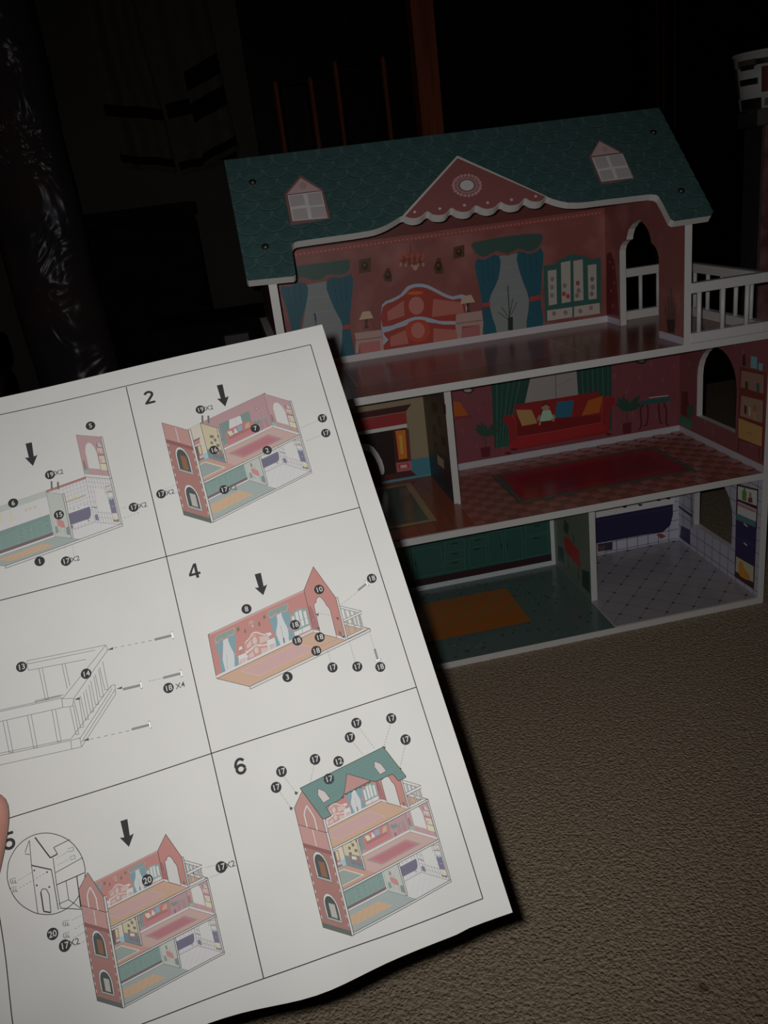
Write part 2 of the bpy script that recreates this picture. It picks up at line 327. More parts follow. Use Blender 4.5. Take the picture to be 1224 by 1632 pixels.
122,63,57 2810 4449 2873 4449 2854 4369 2872 4320 2806 4315 2828 4372
@bedroom_back_panel printed_wardrobe back
60,172,151 3990 4811 4150 4803 4251 4862 4426 4911 4598 4861 4733 4798 4859 4809 4846 4035 3986 4017
609,578,518 4052 4730 4183 4730 4168 4246 4043 4241
609,578,518 4254 4816 4398 4824 4380 4249 4241 4245
609,578,518 4442 4814 4584 4818 4577 4245 4430 4249
609,578,518 4656 4726 4789 4726 4780 4235 4653 4239
661,597,536 4014 4174 4402 4170 4396 4024 4012 4025
661,597,536 4427 4172 4824 4169 4825 4015 4421 4020
332,310,378 4137 4488 4124 4461 4096 4458 4075 4481 4077 4513 4100 4530 4126 4519
332,310,378 4132 4373 4118 4346 4090 4342 4070 4366 4071 4398 4094 4415 4121 4404
332,310,378 4148 4602 4134 4575 4107 4572 4086 4595 4087 4626 4110 4643 4137 4632
583,99,99 4312 4371 4298 4344 4271 4340 4250 4364 4251 4396 4274 4413 4301 4402
583,99,99 4373 4327 4359 4300 4332 4297 4310 4320 4312 4352 4335 4369 4362 4358
340,298,259 4329 4485 4316 4458 4288 4454 4267 4477 4269 4509 4291 4526 4318 4515
533,99,99 4530 4492 4517 4465 4489 4461 4468 4484 4469 4516 4492 4533 4519 4522
375,256,239 4539 4386 4526 4359 4498 4355 4476 4378 4478 4411 4500 4428 4528 4417
375,256,239 4511 4320 4498 4292 4470 4289 4449 4312 4450 4344 4473 4362 4500 4350
245,210,264 4750 4520 4737 4492 4709 4489 4687 4512 4689 4544 4711 4561 4739 4550
307,248,267 4754 4403 4741 4375 4713 4372 4691 4395 4692 4427 4715 4444 4743 4433
307,248,267 4739 4311 4726 4284 4697 4280 4676 4304 4677 4336 4700 4353 4727 4342
376,291,272 4149 4112 4136 4084 4108 4081 4087 4105 4088 4137 4111 4154 4139 4143
376,291,272 4326 4099 4312 4071 4284 4068 4263 4091 4264 4124 4287 4141 4315 4130
376,291,272 4554 4089 4540 4062 4512 4058 4491 4082 4492 4115 4515 4132 4542 4121
553,261,261 4720 4113 4707 4085 4679 4082 4657 4106 4658 4138 4681 4156 4709 4144
@bedroom_back_panel printed_skirting back
780,748,780 0 3875 4937 3970
@upper_right_wall_panel printed_skirting gable
704,704,849 0 3875 433 3965
704,704,849 1583 3875 2207 3965
@upper_right_wall_panel printed_curtain gable
209,23,28 48 4843 179 4886 300 4750 357 4442 409 4008 -11 3988
545,135,147 274 4676 266 4660 248 4653 230 4658 223 4673 231 4689 250 4696 267 4691
545,135,147 299 4461 290 4445 272 4437 254 4442 247 4457 256 4473 274 4481 292 4476
545,135,147 194 4342 185 4326 167 4317 149 4322 142 4337 150 4354 169 4362 187 4357
545,135,147 233 4136 225 4119 206 4111 188 4115 181 4130 189 4147 208 4156 226 4151
545,135,147 175 4742 167 4726 148 4718 130 4724 124 4739 132 4754 151 4762 168 4757
@upper_right_wall_panel printed_plant gable
54,37,32 1776 4138 1995 4166 1976 3989 1811 3977
109,100,64 1820 4134 1737 4299 1760 4311 1844 4145
109,100,64 1852 4142 1806 4429 1831 4433 1878 4146
109,100,64 1885 4148 1881 4535 1907 4535 1911 4148
109,100,64 1918 4153 1936 4435 1962 4433 1944 4151
109,100,64 1950 4159 1991 4336 2016 4330 1976 4153
@middle_back_panel printed_skirting back
644,644,710 2147 1981 6107 2086
@middle_back_panel printed_wallpaper back
294,87,107 2147 2086 6107 3782
347,107,129 2193 2226 2223 2166 2253 2226 2223 2286
257,75,93 2293 2316 2313 2266 2333 2316 2313 2366
347,107,129 2393 2406 2423 2346 2453 2406 2423 2466
257,75,93 2493 2496 2513 2446 2533 2496 2513 2546
347,107,129 2576 2586 2606 2526 2636 2586 2606 2646
257,75,93 2676 2676 2696 2626 2716 2676 2696 2726
347,107,129 2777 2316 2807 2256 2837 2316 2807 2376
257,75,93 2877 2406 2897 2356 2917 2406 2897 2456
347,107,129 2984 2496 3014 2436 3044 2496 3014 2556
257,75,93 3084 2586 3104 2536 3124 2586 3104 2636
347,107,129 3179 2226 3209 2166 3239 2226 3209 2286
257,75,93 3279 2316 3299 2266 3319 2316 3299 2366
347,107,129 3351 2406 3381 2346 3411 2406 3381 2466
257,75,93 3451 2496 3471 2446 3491 2496 3471 2546
347,107,129 3548 2586 3578 2526 3608 2586 3578 2646
257,75,93 3648 2676 3668 2626 3688 2676 3668 2726
347,107,129 3738 2316 3768 2256 3798 2316 3768 2376
257,75,93 3838 2406 3858 2356 3878 2406 3858 2456
347,107,129 3945 2496 3975 2436 4005 2496 3975 2556
257,75,93 4045 2586 4065 2536 4085 2586 4065 2636
347,107,129 4128 2226 4158 2166 4188 2226 4158 2286
257,75,93 4228 2316 4248 2266 4268 2316 4248 2366
347,107,129 4336 2406 4366 2346 4396 2406 4366 2466
257,75,93 4436 2496 4456 2446 4476 2496 4456 2546
347,107,129 4536 2586 4566 2526 4596 2586 4566 2646
257,75,93 4636 2676 4656 2626 4676 2676 4656 2726
347,107,129 4720 2316 4750 2256 4780 2316 4750 2376
257,75,93 4820 2406 4840 2356 4860 2406 4840 2456
347,107,129 4927 2496 4957 2436 4987 2496 4957 2556
257,75,93 5027 2586 5047 2536 5067 2586 5047 2636
347,107,129 5120 2226 5150 2166 5180 2226 5150 2286
257,75,93 5220 2316 5240 2266 5260 2316 5240 2366
347,107,129 5298 2406 5328 2346 5358 2406 5328 2466
257,75,93 5398 2496 5418 2446 5438 2496 5418 2546
347,107,129 5509 2586 5539 2526 5569 2586 5539 2646
257,75,93 5609 2676 5629 2626 5649 2676 5629 2726
347,107,129 5695 2316 5725 2256 5755 2316 5725 2376
257,75,93 5795 2406 5815 2356 5835 2406 5815 2456
347,107,129 5894 2496 5924 2436 5954 2496 5924 2556
257,75,93 5994 2586 6014 2536 6034 2586 6014 2636
347,107,129 2275 2776 2305 2716 2335 2776 2305 2836
257,75,93 2375 2866 2395 2816 2415 2866 2395 2916
347,107,129 2483 2956 2513 2896 2543 2956 2513 3016
257,75,93 2583 3046 2603 2996 2623 3046 2603 3096
347,107,129 2670 3136 2700 3076 2730 3136 2700 3196
257,75,93 2770 3226 2790 3176 2810 3226 2790 3276
347,107,129 2857 2866 2887 2806 2917 2866 2887 2926
257,75,93 2957 2956 2977 2906 2997 2956 2977 3006
347,107,129 3063 3046 3093 2986 3123 3046 3093 3106
257,75,93 3163 3136 3183 3086 3203 3136 3183 3186
347,107,129 3265 2776 3295 2716 3325 2776 3295 2836
257,75,93 3365 2866 3385 2816 3405 2866 3385 2916
347,107,129 3446 2956 3476 2896 3506 2956 3476 3016
257,75,93 3546 3046 3566 2996 3586 3046 3566 3096
347,107,129 3638 3136 3668 3076 3698 3136 3668 3196
257,75,93 3738 3226 3758 3176 3778 3226 3758 3276
347,107,129 3838 2866 3868 2806 3898 2866 3868 2926
257,75,93 3938 2956 3958 2906 3978 2956 3958 3006
347,107,129 4050 3046 4080 2986 4110 3046 4080 3106
257,75,93 4150 3136 4170 3086 4190 3136 4170 3186
347,107,129 4246 2776 4276 2716 4306 2776 4276 2836
257,75,93 4346 2866 4366 2816 4386 2866 4366 2916
347,107,129 4432 2956 4462 2896 4492 2956 4462 3016
257,75,93 4532 3046 4552 2996 4572 3046 4552 3096
347,107,129 4634 3136 4664 3076 4694 3136 4664 3196
257,75,93 4734 3226 4754 3176 4774 3226 4754 3276
347,107,129 4827 2866 4857 2806 4887 2866 4857 2926
257,75,93 4927 2956 4947 2906 4967 2956 4947 3006
347,107,129 5008 3046 5038 2986 5068 3046 5038 3106
257,75,93 5108 3136 5128 3086 5148 3136 5128 3186
347,107,129 5195 2776 5225 2716 5255 2776 5225 2836
257,75,93 5295 2866 5315 2816 5335 2866 5315 2916
347,107,129 5406 2956 5436 2896 5466 2956 5436 3016
257,75,93 5506 3046 5526 2996 5546 3046 5526 3096
347,107,129 5599 3136 5629 3076 5659 3136 5629 3196
257,75,93 5699 3226 5719 3176 5739 3226 5719 3276
347,107,129 5788 2866 5818 2806 5848 2866 5818 2926
257,75,93 5888 2956 5908 2906 5928 2956 5908 3006
347,107,129 5979 3046 6009 2986 6039 3046 6009 3106
257,75,93 6079 3136 6099 3086 6119 3136 6099 3186
347,107,129 2189 3326 2219 3266 2249 3326 2219 3386
257,75,93 2289 3416 2309 3366 2329 3416 2309 3466
347,107,129 2386 3506 2416 3446 2446 3506 2416 3566
257,75,93 2486 3596 2506 3546 2526 3596 2506 3646
347,107,129 2575 3686 2605 3626 2635 3686 2605 3746
257,75,93 2675 3776 2695 3726 2715 3776 2695 3826
347,107,129 2771 3416 2801 3356 2831 3416 2801 3476
257,75,93 2871 3506 2891 3456 2911 3506 2891 3556
347,107,129 2971 3596 3001 3536 3031 3596 3001 3656
257,75,93 3071 3686 3091 3636 3111 3686 3091 3736
347,107,129 3178 3326 3208 3266 3238 3326 3208 3386
257,75,93 3278 3416 3298 3366 3318 3416 3298 3466
347,107,129 3364 3506 3394 3446 3424 3506 3394 3566
257,75,93 3464 3596 3484 3546 3504 3596 3484 3646
347,107,129 3550 3686 3580 3626 3610 3686 3580 3746
257,75,93 3650 3776 3670 3726 3690 3776 3670 3826
347,107,129 3745 3416 3775 3356 3805 3416 3775 3476
257,75,93 3845 3506 3865 3456 3885 3506 3865 3556
347,107,129 3945 3596 3975 3536 4005 3596 3975 3656
257,75,93 4045 3686 4065 3636 4085 3686 4065 3736
347,107,129 4133 3326 4163 3266 4193 3326 4163 3386
257,75,93 4233 3416 4253 3366 4273 3416 4253 3466
347,107,129 4328 3506 4358 3446 4388 3506 4358 3566
257,75,93 4428 3596 4448 3546 4468 3596 4448 3646
347,107,129 4532 3686 4562 3626 4592 3686 4562 3746
257,75,93 4632 3776 4652 3726 4672 3776 4652 3826
347,107,129 4714 3416 4744 3356 4774 3416 4744 3476
257,75,93 4814 3506 4834 3456 4854 3506 4834 3556
347,107,129 4921 3596 4951 3536 4981 3596 4951 3656
257,75,93 5021 3686 5041 3636 5061 3686 5041 3736
347,107,129 5113 3326 5143 3266 5173 3326 5143 3386
257,75,93 5213 3416 5233 3366 5253 3416 5233 3466
347,107,129 5318 3506 5348 3446 5378 3506 5348 3566
257,75,93 5418 3596 5438 3546 5458 3596 5438 3646
347,107,129 5514 3686 5544 3626 5574 3686 5544 3746
257,75,93 5614 3776 5634 3726 5654 3776 5634 3826
347,107,129 5708 3416 5738 3356 5768 3416 5738 3476
257,75,93 5808 3506 5828 3456 5848 3506 5828 3556
347,107,129 5903 3596 5933 3536 5963 3596 5933 3656
257,75,93 6003 3686 6023 3636 6043 3686 6023 3736
@middle_back_panel printed_window back
467,441,416 3644 3300 4480 3249 4462 2738 3597 2860
192,177,177 4105 3208 4098 2840 4086 2840 4093 3208
323,302,302 4371 3120 4113 3029 4110 3036 4368 3128
@middle_back_panel printed_curtain back
34,101,81 3100 3326 3728 3307 3324 2235 3080 2235
69,213,171 3201 3322 3124 2234 3109 2235 3186 3324
54,173,137 3295 3319 3161 2234 3146 2236 3280 3321
69,213,171 3389 3316 3197 2234 3183 2236 3374 3319
54,173,137 3483 3313 3234 2233 3219 2237 3468 3316
69,213,171 3577 3309 3271 2233 3256 2237 3563 3314
54,173,137 3672 3306 3307 2232 3293 2237 3658 3311
34,101,81 3621 3263 3728 3307 3597 2860 3423 2764
@middle_back_panel printed_curtain back
34,101,81 4429 3297 4992 3291 4968 2208 4466 2251
69,213,171 4521 3297 4548 2245 4533 2244 4506 3296
54,173,137 4605 3296 4623 2238 4608 2238 4590 3295
69,213,171 4689 3295 4698 2232 4683 2232 4674 3295
54,173,137 4773 3294 4774 2225 4759 2225 4758 3294
69,213,171 4858 3293 4849 2219 4834 2219 4843 3293
54,173,137 4942 3292 4925 2212 4910 2212 4927 3292
@middle_back_panel printed_mirror back
90,62,52 2834 3178 2823 3158 2795 3144 2757 3141 2716 3148 2680 3163 2656 3185 2648 3208 2659 3228 2687 3241 2724 3244 2766 3238 2802 3222 2826 3201
607,501,429 2796 3188 2789 3177 2771 3170 2746 3168 2719 3173 2696 3182 2680 3194 2675 3207 2682 3218 2699 3225 2724 3227 2751 3223 2775 3213 2791 3201
@middle_back_panel printed_plate back
70,52,42 5567 3208 5556 3181 5528 3163 5486 3157 5441 3164 5400 3183 5371 3210 5362 3240 5372 3266 5401 3284 5442 3290 5487 3283 5528 3264 5557 3238
423,341,286 5527 3219 5521 3206 5503 3197 5478 3195 5450 3199 5424 3209 5407 3223 5401 3238 5407 3251 5425 3260 5450 3262 5478 3258 5504 3248 5521 3234
@middle_back_panel printed_lamp back
593,145,30 2505 3060 2595 3045 2692 2866 2698 2813 2494 2837
390,75,69 2612 2819 2631 2567 2619 2566 2600 2818
333,59,59 2505 2836 2760 2813 2767 2771 2500 2791
@middle_back_panel printed_plant back
45,108,75 2949 2448 2934 2491 2893 2548 2837 2586 2794 2600 2809 2558 2850 2502 2906 2462
45,108,75 2949 2448 2948 2500 2923 2574 2874 2636 2831 2667 2832 2616 2857 2542 2906 2479
45,108,75 2949 2448 2964 2495 2964 2571 2936 2644 2905 2685 2890 2639 2890 2564 2918 2491
45,108,75 2949 2448 2972 2479 2991 2534 2988 2594 2974 2632 2951 2602 2932 2547 2935 2487
45,108,75 2949 2448 3009 2462 3085 2510 3136 2585 3153 2644 3093 2630 3017 2582 2966 2508
45,108,75 2949 2448 3004 2439 3085 2451 3153 2493 3187 2533 3131 2542 3051 2531 2983 2489
45,108,75 2949 2448 2988 2457 3039 2486 3073 2534 3084 2572 3046 2564 2995 2534 2961 2486
45,108,75 2949 2448 2935 2469 2907 2493 2873 2506 2849 2507 2863 2487 2891 2462 2925 2450
67,100,61 2923 2219 2943 2470 2959 2468 2939 2218
164,27,41 2856 2285 3016 2278 2996 2122 2861 2129
@middle_back_panel printed_sofa back
390,34,37 3428 2846 3513 2863 4146 2852 4637 2851 4766 2851 4766 2834 4825 2753 4935 2752 5032 2696 5030 2613 4955 2554 4935 2219 4909 2163 3319 2150 3317 2279 3314 2554 3235 2630 3252 2710 3357 2724 3419 2703
269,24,27 3428 2681 3497 2606 4799 2472 4806 2483 4815 2361 3439 2353
485,37,41 3438 2343 4839 2337 4814 2337 4910 2211 3320 2171 3327 2277
612,100,93 3381 2712 3449 2616 3436 2358 4123 2346 4826 2361 4798 2375 4832 2717 4934 2751 4936 2743 4841 2714 4807 2375 4827 2352 4123 2337 3433 2350 3440 2614 3374 2707
183,24,30 3340 2114 3334 2106 3318 2101 3296 2101 3271 2106 3250 2114 3235 2124 3230 2134 3236 2142 3252 2147 3274 2147 3299 2143 3320 2135 3335 2125
183,24,30 3439 2161 3433 2153 3417 2148 3395 2148 3371 2152 3349 2160 3334 2170 3329 2181 3335 2189 3351 2193 3373 2194 3398 2189 3419 2181 3434 2171
183,24,30 4971 2135 4966 2127 4952 2123 4932 2123 4910 2126 4890 2134 4876 2143 4872 2152 4877 2160 4891 2164 4911 2164 4933 2161 4952 2153 4966 2144
@middle_back_panel printed_cushion back
632,386,145 3455 2780 3695 2740 3778 2517 3533 2512 3480 2672
@middle_back_panel printed_cushion back
41,211,333 4111 2796 4373 2778 4325 2530 4047 2551
@middle_back_panel printed_cushion back
632,162,34 4601 2736 4837 2770 4779 2517 4486 2514
@middle_back_panel printed_doll back
525,855,625 3873 2700 3989 2691 4045 2524 3800 2534
632,330,243 3990 2743 3981 2717 3960 2699 3931 2692 3899 2697 3871 2714 3852 2739 3847 2767 3855 2792 3876 2810 3905 2818 3937 2812 3965 2796 3984 2771
203,50,34 3836 2799 3912 2839 3994 2784 4001 2720 3930 2784 3855 2755
632,330,243 3837 2548 3823 2477 3793 2483 3808 2554
632,330,243 4015 2562 4056 2513 4033 2494 3992 2543
632,330,243 3830 2630 3794 2552 3767 2565 3803 2643
632,330,243 4042 2617 4071 2549 4043 2538 4014 2605
@middle_back_panel printed_plant back
45,108,75 5226 2461 5205 2508 5156 2570 5090 2612 5041 2628 5061 2581 5110 2519 5177 2476
45,108,75 5226 2461 5220 2517 5187 2599 5127 2667 5077 2701 5082 2645 5115 2564 5175 2495
45,108,75 5226 2461 5239 2512 5234 2596 5198 2675 5159 2721 5146 2670 5151 2587 5187 2507
45,108,75 5226 2461 5250 2494 5267 2555 5259 2621 5241 2663 5217 2630 5199 2569 5207 2503
45,108,75 5226 2461 5292 2476 5375 2529 5426 2611 5441 2675 5375 2660 5292 2608 5241 2526
45,108,75 5226 2461 5289 2451 5379 2464 5452 2509 5487 2554 5424 2564 5334 2551 5261 2506
45,108,75 5226 2461 5269 2470 5324 2502 5359 2555 5369 2596 5326 2587 5271 2555 5236 2503
45,108,75 5226 2461 5209 2484 5175 2510 5136 2524 5109 2526 5126 2503 5160 2476 5199 2462
67,100,61 5214 2208 5218 2485 5234 2485 5230 2208
164,27,41 5147 2279 5299 2276 5289 2104 5160 2107
@middle_back_panel printed_table back
37,153,164 5451 2591 5951 2569 5952 2504 5450 2520
101,27,34 5508 2514 5493 2501 5475 2482 5462 2446 5463 2373 5471 2279 5472 2202 5458 2156 5437 2131 5423 2117 5406 2134 5419 2147 5437 2167 5448 2204 5447 2278 5439 2372 5438 2449 5454 2494 5477 2518 5492 2532
101,27,34 5575 2514 5579 2473 5585 2414 5586 2354 5581 2292 5571 2229 5559 2183 5537 2164 5515 2172 5504 2179 5517 2200 5527 2193 5533 2188 5537 2193 5548 2234 5557 2295 5562 2355 5561 2413 5555 2471 5551 2512
101,27,34 5762 2499 5765 2436 5769 2348 5775 2275 5782 2233 5791 2207 5798 2191 5803 2186 5806 2188 5811 2189 5816 2166 5809 2164 5793 2164 5778 2177 5768 2198 5759 2228 5751 2273 5745 2347 5741 2435 5739 2498
101,27,34 5850 2496 5863 2461 5883 2409 5896 2352 5896 2293 5890 2231 5889 2183 5899 2151 5914 2129 5925 2113 5906 2099 5894 2115 5877 2141 5865 2180 5866 2233 5872 2294 5872 2350 5860 2402 5841 2452 5827 2487
576,900,837 5589 2623 5914 2606 5913 2594 5588 2611
@middle_back_panel printed_wallpaper back
407,329,203 0 1981 2054 3782
317,317,240 28 2441 40 2423 52 2441 40 2459
317,317,240 405 2974 417 2956 429 2974 417 2992
317,317,240 782 3507 794 3489 806 3507 794 3525
317,317,240 1159 2760 1171 2742 1183 2760 1171 2778
317,317,240 1536 3293 1548 3275 1560 3293 1548 3311
317,317,240 1913 2546 1925 2528 1937 2546 1925 2564
317,317,240 316 3079 328 3061 340 3079 328 3097
317,317,240 693 3612 705 3594 717 3612 705 3630
317,317,240 1070 2865 1082 2847 1094 2865 1082 2883
317,317,240 1447 3398 1459 3380 1471 3398 1459 3416
317,317,240 1824 2651 1836 2633 1848 2651 1836 2669
317,317,240 227 3184 239 3166 251 3184 239 3202
317,317,240 604 3717 616 3699 628 3717 616 3735
317,317,240 981 2970 993 2952 1005 2970 993 2988
317,317,240 1358 3503 1370 3485 1382 3503 1370 3521
317,317,240 1735 2756 1747 2738 1759 2756 1747 2774
317,317,240 138 3289 150 3271 162 3289 150 3307
317,317,240 515 2542 527 2524 539 2542 527 2560
317,317,240 892 3075 904 3057 916 3075 904 3093
317,317,240 1269 3608 1281 3590 1293 3608 1281 3626
317,317,240 1646 2861 1658 2843 1670 2861 1658 2879
317,317,240 48 3394 60 3376 72 3394 60 3412
317,317,240 425 2647 437 2629 449 2647 437 2665
317,317,240 802 3180 814 3162 826 3180 814 3198
317,317,240 1179 3713 1191 3695 1203 3713 1191 3731
317,317,240 1556 2966 1568 2948 1580 2966 1568 2984
317,317,240 1933 3499 1945 3481 1957 3499 1945 3517
317,317,240 336 2752 348 2734 360 2752 348 2770
317,317,240 713 3285 725 3267 737 3285 725 3303
317,317,240 1090 2538 1102 2520 1114 2538 1102 2556
317,317,240 1467 3071 1479 3053 1491 3071 1479 3089
317,317,240 1844 3604 1856 3586 1868 3604 1856 3622
317,317,240 247 2857 259 2839 271 2857 259 2875
317,317,240 624 3390 636 3372 648 3390 636 3408
317,317,240 1001 2643 1013 2625 1025 2643 1013 2661
317,317,240 1378 3176 1390 3158 1402 3176 1390 3194
317,317,240 1755 3709 1767 3691 1779 3709 1767 3727
317,317,240 158 2962 170 2944 182 2962 170 2980
317,317,240 535 3495 547 3477 559 3495 547 3513
317,317,240 912 2748 924 2730 936 2748 924 2766
317,317,240 1289 3281 1301 3263 1313 3281 1301 3299
317,317,240 1666 2534 1678 2516 1690 2534 1678 2552
317,317,240 69 3067 81 3049 93 3067 81 3085
317,317,240 446 3600 458 3582 470 3600 458 3618
317,317,240 823 2853 835 2835 847 2853 835 2871
317,317,240 1200 3386 1212 3368 1224 3386 1212 3404
317,317,240 1577 2639 1589 2621 1601 2639 1589 2657
317,317,240 1954 3172 1966 3154 1978 3172 1966 3190
317,317,240 357 3705 369 3687 381 3705 369 3723
317,317,240 734 2958 746 2940 758 2958 746 2976
317,317,240 1111 3491 1123 3473 1135 3491 1123 3509
317,317,240 1488 2744 1500 2726 1512 2744 1500 2762
317,317,240 1865 3277 1877 3259 1889 3277 1877 3295
317,317,240 267 2530 279 2512 291 2530 279 2548
317,317,240 644 3063 656 3045 668 3063 656 3081
317,317,240 1021 3596 1033 3578 1045 3596 1033 3614
317,317,240 1398 2849 1410 2831 1422 2849 1410 2867
317,317,240 1775 3382 1787 3364 1799 3382 1787 3400
317,317,240 178 2635 190 2617 202 2635 190 2653
317,317,240 555 3168 567 3150 579 3168 567 3186
317,317,240 932 3701 944 3683 956 3701 944 3719
317,317,240 1309 2954 1321 2936 1333 2954 1321 2972
317,317,240 1686 3487 1698 3469 1710 3487 1698 3505
317,317,240 89 2740 101 2722 113 2740 101 2758
317,317,240 466 3273 478 3255 490 3273 478 3291
317,317,240 843 2526 855 2508 867 2526 855 2544
317,317,240 1220 3059 1232 3041 1244 3059 1232 3077
317,317,240 1597 3592 1609 3574 1621 3592 1609 3610
317,317,240 1974 2845 1986 2827 1998 2845 1986 2863
317,317,240 377 3378 389 3360 401 3378 389 3396
91,313,390 0 1981 2054 2289
173,435,473 0 1981 2054 2011
@middle_back_panel printed_fireplace back
122,30,30 1758 2834 1741 2142 1831 2032 -31 2032 59 2142 42 2834
92,24,24 1871 3133 1781 3039 19 3039 -71 3133
473,51,56 1780 3030 1776 2851 24 2851 20 3030
900,900,829 30 2796 1770 2852
35,17,17 1555 2789 1517 2120 283 2120 245 2789
900,261,34 1589 2773 1740 2763 1721 2322 1591 2325
900,261,34 211 2773 60 2763 79 2322 209 2325
900,542,98 1633 2695 1682 2690 1670 2403 1630 2406
900,542,98 167 2695 118 2690 130 2403 170 2406
585,214,214 1540 2282 1776 2271 1770 2127 1543 2136
585,214,214 260 2282 24 2271 30 2127 257 2136
689,66,120 1566 2253 1737 2247 1734 2164 1573 2173
689,66,120 234 2253 63 2247 66 2164 227 2173
900,612,519 1600 2234 1700 2229 1701 2181 1605 2184
900,612,519 200 2234 100 2229 99 2181 195 2184
228,66,61 1752 2775 1791 2772 1776 2271 1726 2274
228,66,61 48 2775 9 2772 24 2271 74 2274
@middle_back_panel printed_armchair back
900,900,900 852 2669 950 2679 1087 2668 1168 2639 1233 2582 1292 2478 1335 2360 1353 2254 1352 2171 1328 2133 1298 2139 1285 2210 1269 2310 1235 2416 1185 2509 1106 2557 1017 2590 909 2634
107,27,30 956 2570 1145 2506 1242 2336 1293 2099 1167 2059 850 2076
@bottom_back_panel printed_tile_wall back
718,718,718 0 93 3962 1888
@bottom_back_panel printed_skirting back
759,801,845 0 93 3962 178
801,845,845 3897 93 3962 1888
@bottom_back_panel printed_cabinet back
54,23,26 0 178 3897 295
41,130,108 0 295 3897 1033
900,900,861 0 1033 3897 1083
@bottom_back_panel printed_wall_units back
900,900,900 0 1083 3897 1768
272,494,416 0 1768 3897 1888
900,428,108 140 1373 560 1673
529,226,65 340 1373 355 1673
900,428,108 600 1373 1020 1673
529,226,65 800 1373 815 1673
900,428,108 1060 1373 1480 1673
529,226,65 1260 1373 1275 1673
703,900,900 1080 1393 1400 1653
900,495,194 1900 1313 2060 1748
900,495,194 1800 1273 2180 1333
728,298,147 2700 1433 2840 1553
728,298,147 2920 1433 3060 1553
728,298,147 3160 1433 3300 1553
485,551,585 3000 1083 3030 1273
485,551,585 2900 1243 3030 1273
900,495,194 3360 1133 3520 1273
@bottom_back_panel printed_cabinet_doors back
65,204,170 1633 335 2094 810
33,94,82 1649 351 2078 794
43,138,115 1657 359 2070 786
23,33,33 1659 523 1673 623
65,204,170 2153 660 2485 849
33,94,82 2169 676 2469 833
43,138,115 2177 684 2461 825
23,33,33 2269 789 2369 807
65,204,170 2136 482 2470 674
33,94,82 2152 498 2454 658
43,138,115 2160 506 2446 650
23,33,33 2253 614 2353 632
65,204,170 2121 326 2456 520
33,94,82 2137 342 2440 504
43,138,115 2145 350 2432 496
23,33,33 2239 460 2339 478
65,204,170 2555 666 2834 832
33,94,82 2571 682 2818 816
43,138,115 2579 690 2810 808
23,33,33 2644 772 2744 790
65,204,170 2526 325 2822 678
33,94,82 2542 341 2806 662
43,138,115 2550 349 2798 654
23,33,33 2624 618 2724 636
65,204,170 2857 328 3104 874
33,94,82 2873 344 3088 858
43,138,115 2881 352 3080 850
23,33,33 3064 551 3078 651
65,204,170 3139 306 3424 867
33,94,82 3155 322 3408 851
43,138,115 3163 330 3400 843
23,33,33 3165 536 3179 636
65,204,170 3487 695 3868 889
33,94,82 3503 711 3852 873
43,138,115 3511 719 3844 865
23,33,33 3627 829 3727 847
65,204,170 3464 316 3858 678
33,94,82 3480 332 3842 662
43,138,115 3488 340 3834 654
23,33,33 3611 618 3711 636
65,204,170 1253 335 1593 810
33,94,82 1269 351 1577 794
43,138,115 1277 359 1569 786
65,204,170 873 335 1213 810
33,94,82 889 351 1197 794
43,138,115 897 359 1189 786
65,204,170 493 335 833 810
33,94,82 509 351 817 794
43,138,115 517 359 809 786
65,204,170 113 335 453 810
33,94,82 129 351 437 794
43,138,115 137 359 429 786
@bottom_back_panel printed_tile_wall back
694,694,822 4055 93 6107 1888
99,99,159 4088 93 4098 1888
99,99,159 4273 93 4283 1888
99,99,159 4457 93 4467 1888
99,99,159 4641 93 4651 1888
99,99,159 4826 93 4836 1888
99,99,159 5010 93 5020 1888
99,99,159 5194 93 5204 1888
99,99,159 5379 93 5389 1888
99,99,159 5563 93 5573 1888
99,99,159 5748 93 5758 1888
99,99,159 5932 93 5942 1888
140,140,219 4055 138 6107 148
140,140,219 4055 303 6107 313
140,140,219 4055 468 6107 478
140,140,219 4055 633 6107 643
140,140,219 4055 798 6107 808
140,140,219 4055 963 6107 973
140,140,219 4055 1128 6107 1138
140,140,219 4055 1293 6107 1303
140,140,219 4055 1458 6107 1468
140,140,219 4055 1623 6107 1633
140,140,219 4055 1788 6107 1798
@bottom_back_panel printed_bathtub back
36,32,95 4664 788 6001 769 6006 590 5960 401 5830 305 5569 319 4647 330
900,900,870 4055 788 6031 769 6031 879 4055 898
@bottom_back_panel printed_bath_shelf back
900,382,134 4355 1273 4575 1363
900,382,134 4635 1273 4775 1393
900,382,134 4835 1273 5035 1363
900,382,134 5175 1273 5335 1413
900,382,134 5455 1273 5615 1393
257,117,82 4295 1233 5907 1273
82,76,199 4095 1093 4255 1793
@bottom_back_panel printed_bathtub back
64,59,169 4680 733 6002 705 6001 693 4679 721
59,32,28 5206 872 5202 866 5192 862 5176 861 5159 865 5144 871 5134 879 5130 887 5134 894 5145 897 5160 898 5177 895 5192 888 5203 880
59,32,28 5472 854 5468 847 5457 843 5442 843 5425 846 5409 853 5399 860 5395 869 5399 875 5410 879 5425 880 5442 876 5457 870 5468 862
59,32,28 5792 879 5788 873 5778 869 5762 868 5745 872 5729 878 5719 886 5715 894 5719 901 5729 905 5745 905 5762 902 5778 896 5788 888
59,32,28 5964 875 5960 868 5949 864 5934 864 5916 867 5901 873 5890 881 5886 890 5890 896 5901 900 5916 901 5934 897 5949 891 5960 883
351,102,59 5710 285 5797 290 5884 217 5797 190
59,54,109 4689 322 4945 304 4942 161 4685 179
199,82,82 4698 276 4816 274 4813 175 4696 188
@right_wall_panel printed_tile_wall right
651,651,774 0 93 2207 1888
@right_wall_panel printed_wallpaper right
308,105,113 0 1981 2207 3782
